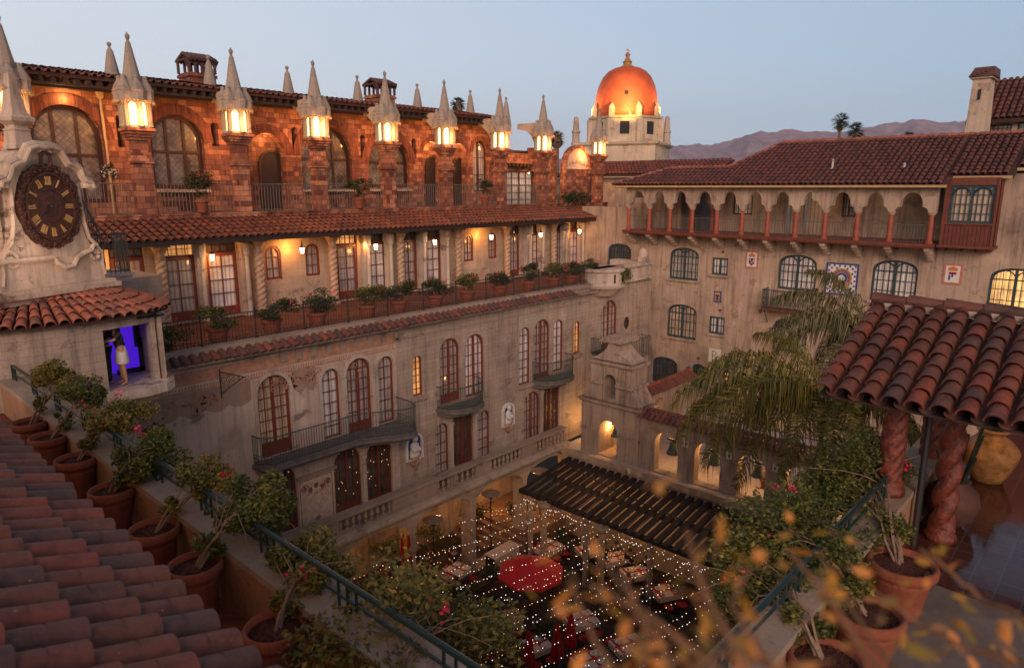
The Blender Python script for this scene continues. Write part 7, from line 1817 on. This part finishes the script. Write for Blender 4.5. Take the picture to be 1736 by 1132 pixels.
# greenery in the courtyard
def court_plant(px, py, r_, h_, lab, seed, pot_r=.35, leaf_='leaf_dark', nf=0):
    p = onZ(px, py, ZF+.4); plant('courtyard_plant', lab, 'potted plant', (p.x, p.y, ZF), (p.x, p.y, ZF+h_), (r_, r_, r_*.7), seed, 800, .1, pot_r, .6, None, leaf_, nf, mulch=False)
court_plant(1018, 992, .32, .85, 'wide terracotta bowl plant in front of the cypress', 201, .42)
court_plant(1127, 1075, .4, 1.05, 'large ribbed terracotta pot with plant by the bottom right tables', 202, .5)
court_plant(950, 925, .6, .95, 'leafy bush at the foot of the twisted column', 203); court_plant(880, 893, .7, 1.5, 'tall dark shrub beneath the arch beside the steps', 204)
court_plant(800, 905, .9, 1.6, 'tall dark shrub under the arcade left of the counter', 205); court_plant(725, 945, .9, 1.7, 'tall dark shrub under the arcade behind the tables', 206, leaf_='leaf'); court_plant(655, 965, .8, 1.5, 'leafy shrub against the arcade pier left of the flag', 207, leaf_='leaf')
court_plant(1085, 1040, .5, .9, 'low leafy planter behind the blurred amber leaves', 208); court_plant(935, 985, .5, .8, 'low bush at the right edge of the open parasol', 209)
for i_, (x_, y_) in enumerate(((905, 1018), (840, 985), (925, 1085), (1040, 1035), (870, 1118), (1150, 1010), (790, 1015), (1095, 1118))): court_plant(x_, y_, .45+.05*(i_ % 3), .75+.1*(i_ % 2), 'low planter shrub in the courtyard, ' + ('just below the open parasol', 'left of the open parasol', 'right of the middle furled parasol', 'between the napkin strewn table and the diners', 'left of the nearest furled parasol', 'beside the big ribbed pot', 'by the left tables', 'near the bottom right corner')[i_], 220+i_, .3)
p = onZ(1022, 975, ZF); p.z = ZF; root = thing('cypress', 'slim dark green cypress standing among the dining tables', 'tree', p); m = MB(); rr = random.Random(4)
for q in range(9): leaves(m, p+V((0, 0, .7+q*.2)), (.27-.025*q, .27-.025*q, .22), 170, .07, rr, clumps=5)
m.build('crown', 'leaf_dark', root); m = MB(); m.tube([p, p+V((0, 0, 1.2))], .04, 6); m.build('trunk', 'stem', root)
# rows of dark benches and rails of the raised dining deck
for i, (px, py) in enumerate(((770, 905), (800, 1000))): pass
BN = None
for i, (y_, z_) in enumerate(((19.9, 0), (18.9, 0))):
    x0_ = 18.2+i*.5; root = thing('bench', ('long dark wooden bench in the row nearest the arcade', 'long dark wooden bench in the row next to the open parasol')[i], 'bench', (x0_, y_, ZF), 'wooden benches in the courtyard')
    m = MB(); [m.box(x0_-1.2, x0_+1.2, y_+q*.12, y_+.09+q*.12, ZF+.43, ZF+.47) for q in range(4)]; m.build('seat', 'dark_wood', root)
    m = MB(); [m.box(x0_-1.2, x0_+1.2, y_+.5, y_+.54, ZF+.55+q*.13, ZF+.64+q*.13) for q in range(3)]; m.build('backrest', 'dark_wood', root)
    for s_ in (-1, 1): MB().box(x0_+s_*1.1-.03, x0_+s_*1.1+.03, y_, y_+.5, ZF, ZF+.43).build('leg', 'dark_iron', root)
# strings of tiny lights
bm = {}
for nm_, mt_ in (('w', 'bulb_white'), ('a', 'bulb_amber')):
    b_ = MB(); b_.lathe((0, 0, 0), [(.004, -.017), (.0135, -.006), (.0135, .006), (.004, .017)], 6); o = b_.build('bulb', mt_, off=(0, 0, 0)); bm[nm_] = o.data; bpy.data.objects.remove(o)
rr = random.Random(77); sdn = V((math.cos(R(-13)), math.sin(R(-13)), 0)); K_ = 0
ordn = lambda i: ('first', 'second', 'third', 'fourth', 'fifth', 'sixth', 'seventh', 'eighth', 'ninth', 'tenth', 'eleventh', 'twelfth', 'thirteenth', 'fourteenth', 'fifteenth', 'sixteenth', 'seventeenth', 'eighteenth', 'nineteenth', 'twentieth', 'twenty first', 'twenty second', 'twenty third', 'twenty fourth', 'twenty fifth', 'twenty sixth')[i]
for s_ in range(26):
    yb = 24.3-.53*s_+.1*math.sin(s_*2.3)       # crossing height at x = 11
    x0_ = 11.0; x1_ = 23.9
    if yb > 20.9: x0_ = 11+(yb-20.9)/math.tan(R(13))
    if x1_-x0_ < 1: continue
    ya_ = yb-(x0_-11)*math.tan(R(13)); ye = yb-(x1_-11)*math.tan(R(13))
    A, B = V((x0_, ya_, -14.35)), V((x1_, ye, -14.35+rr.uniform(-.1, .1))); sag = rr.uniform(.22, .55); L = (B-A).length
    f = lambda t: A.lerp(B, t)+V((0, 0, -sag*4*t*(1-t)))
    root = thing('light_string', f'string of tiny bulbs over the courtyard, {ordn(K_)} counted from the arcade', 'string lights', A, 'light strings over the courtyard'); K_ += 1
    MB().tube([f(t/14) for t in range(15)], .004, 3).build('wire', 'dark_iron', root)
    n = min(98, int(L/.2))
    for i in range(n):
        if rr.random() < .14: continue
        q = f((i+.5+rr.uniform(-.36, .36))/n)+V((0, 0, rr.uniform(-.07, .02))); o = bpy.data.objects.new('bulb', bm['w' if rr.random() < .62 else 'a']); C.objects.link(o); o.parent = root; o.location = q-A
# bright garland along the pergola edge
root = thing('light_garland', 'thick garland of white bulbs along the lower edge of the pergola', 'string lights', (23.0, 20.3, -14.4), None)
for i in range(98):
    t = i/97; q = V((23.0, 20.5-10.3*t, -14.42-.1*abs(math.sin(t*14))+rr.uniform(-.05, .05))); 
    if rr.random() < .3: continue
    o = bpy.data.objects.new('bulb', bm['w']); C.objects.link(o); o.parent = root; o.location = q-V((23.0, 20.3, -14.4))
MB().tube([(23.0, 20.5, -14.4), (23.0, 10.2, -14.4)], .006, 4).build('wire', 'dark_iron', root)
# lights reflected in the second storey door glass, built as glowing dots
for l, r, t, b, n in ((455, 500, 800, 895, 36), (570, 610, 765, 855, 20), (625, 662, 752, 843, 16)):
    u0, u1, v0, v1 = pw(l, r, t, b); root = thing('light_reflections', {455: 'amber light reflections as glowing dots in the leftmost second storey door', 570: 'amber light reflections as glowing dots in the middle second storey door', 625: 'amber light reflections as glowing dots in the right second storey door'}[l], 'string lights', ((u0+u1)/2, 22.13, v0), 'light reflections in the second storey doors')
    m = MB(); [m.lathe((rr.uniform(u0, u1), 22.132, rr.uniform(v0+.3, v1)), [(.003, -.02), (.018, 0), (.003, .02)], 5) for i in range(n)]; m.build('bulb', 'fairy_light', root)

# ================================================================ evening haze over the plain and hills
m, t, b = newmat('haze'); t.nodes.remove(b); pv = nd(t, 'ShaderNodeVolumePrincipled'); sin_(pv, 'Color', (.80, .82, .92, 1)); sin_(pv, 'Density', .0001); sin_(pv, 'Anisotropy', .2)
t.links.new(pv.outputs[0], t.nodes['Material Output'].inputs['Volume'])
tag(MB().box(-4600, 4600, -4600, 4600, -19.5, 500).build('haze', 'haze'), kind='stuff')
cy.volume_bounces = 0; cy.volume_max_steps = 64
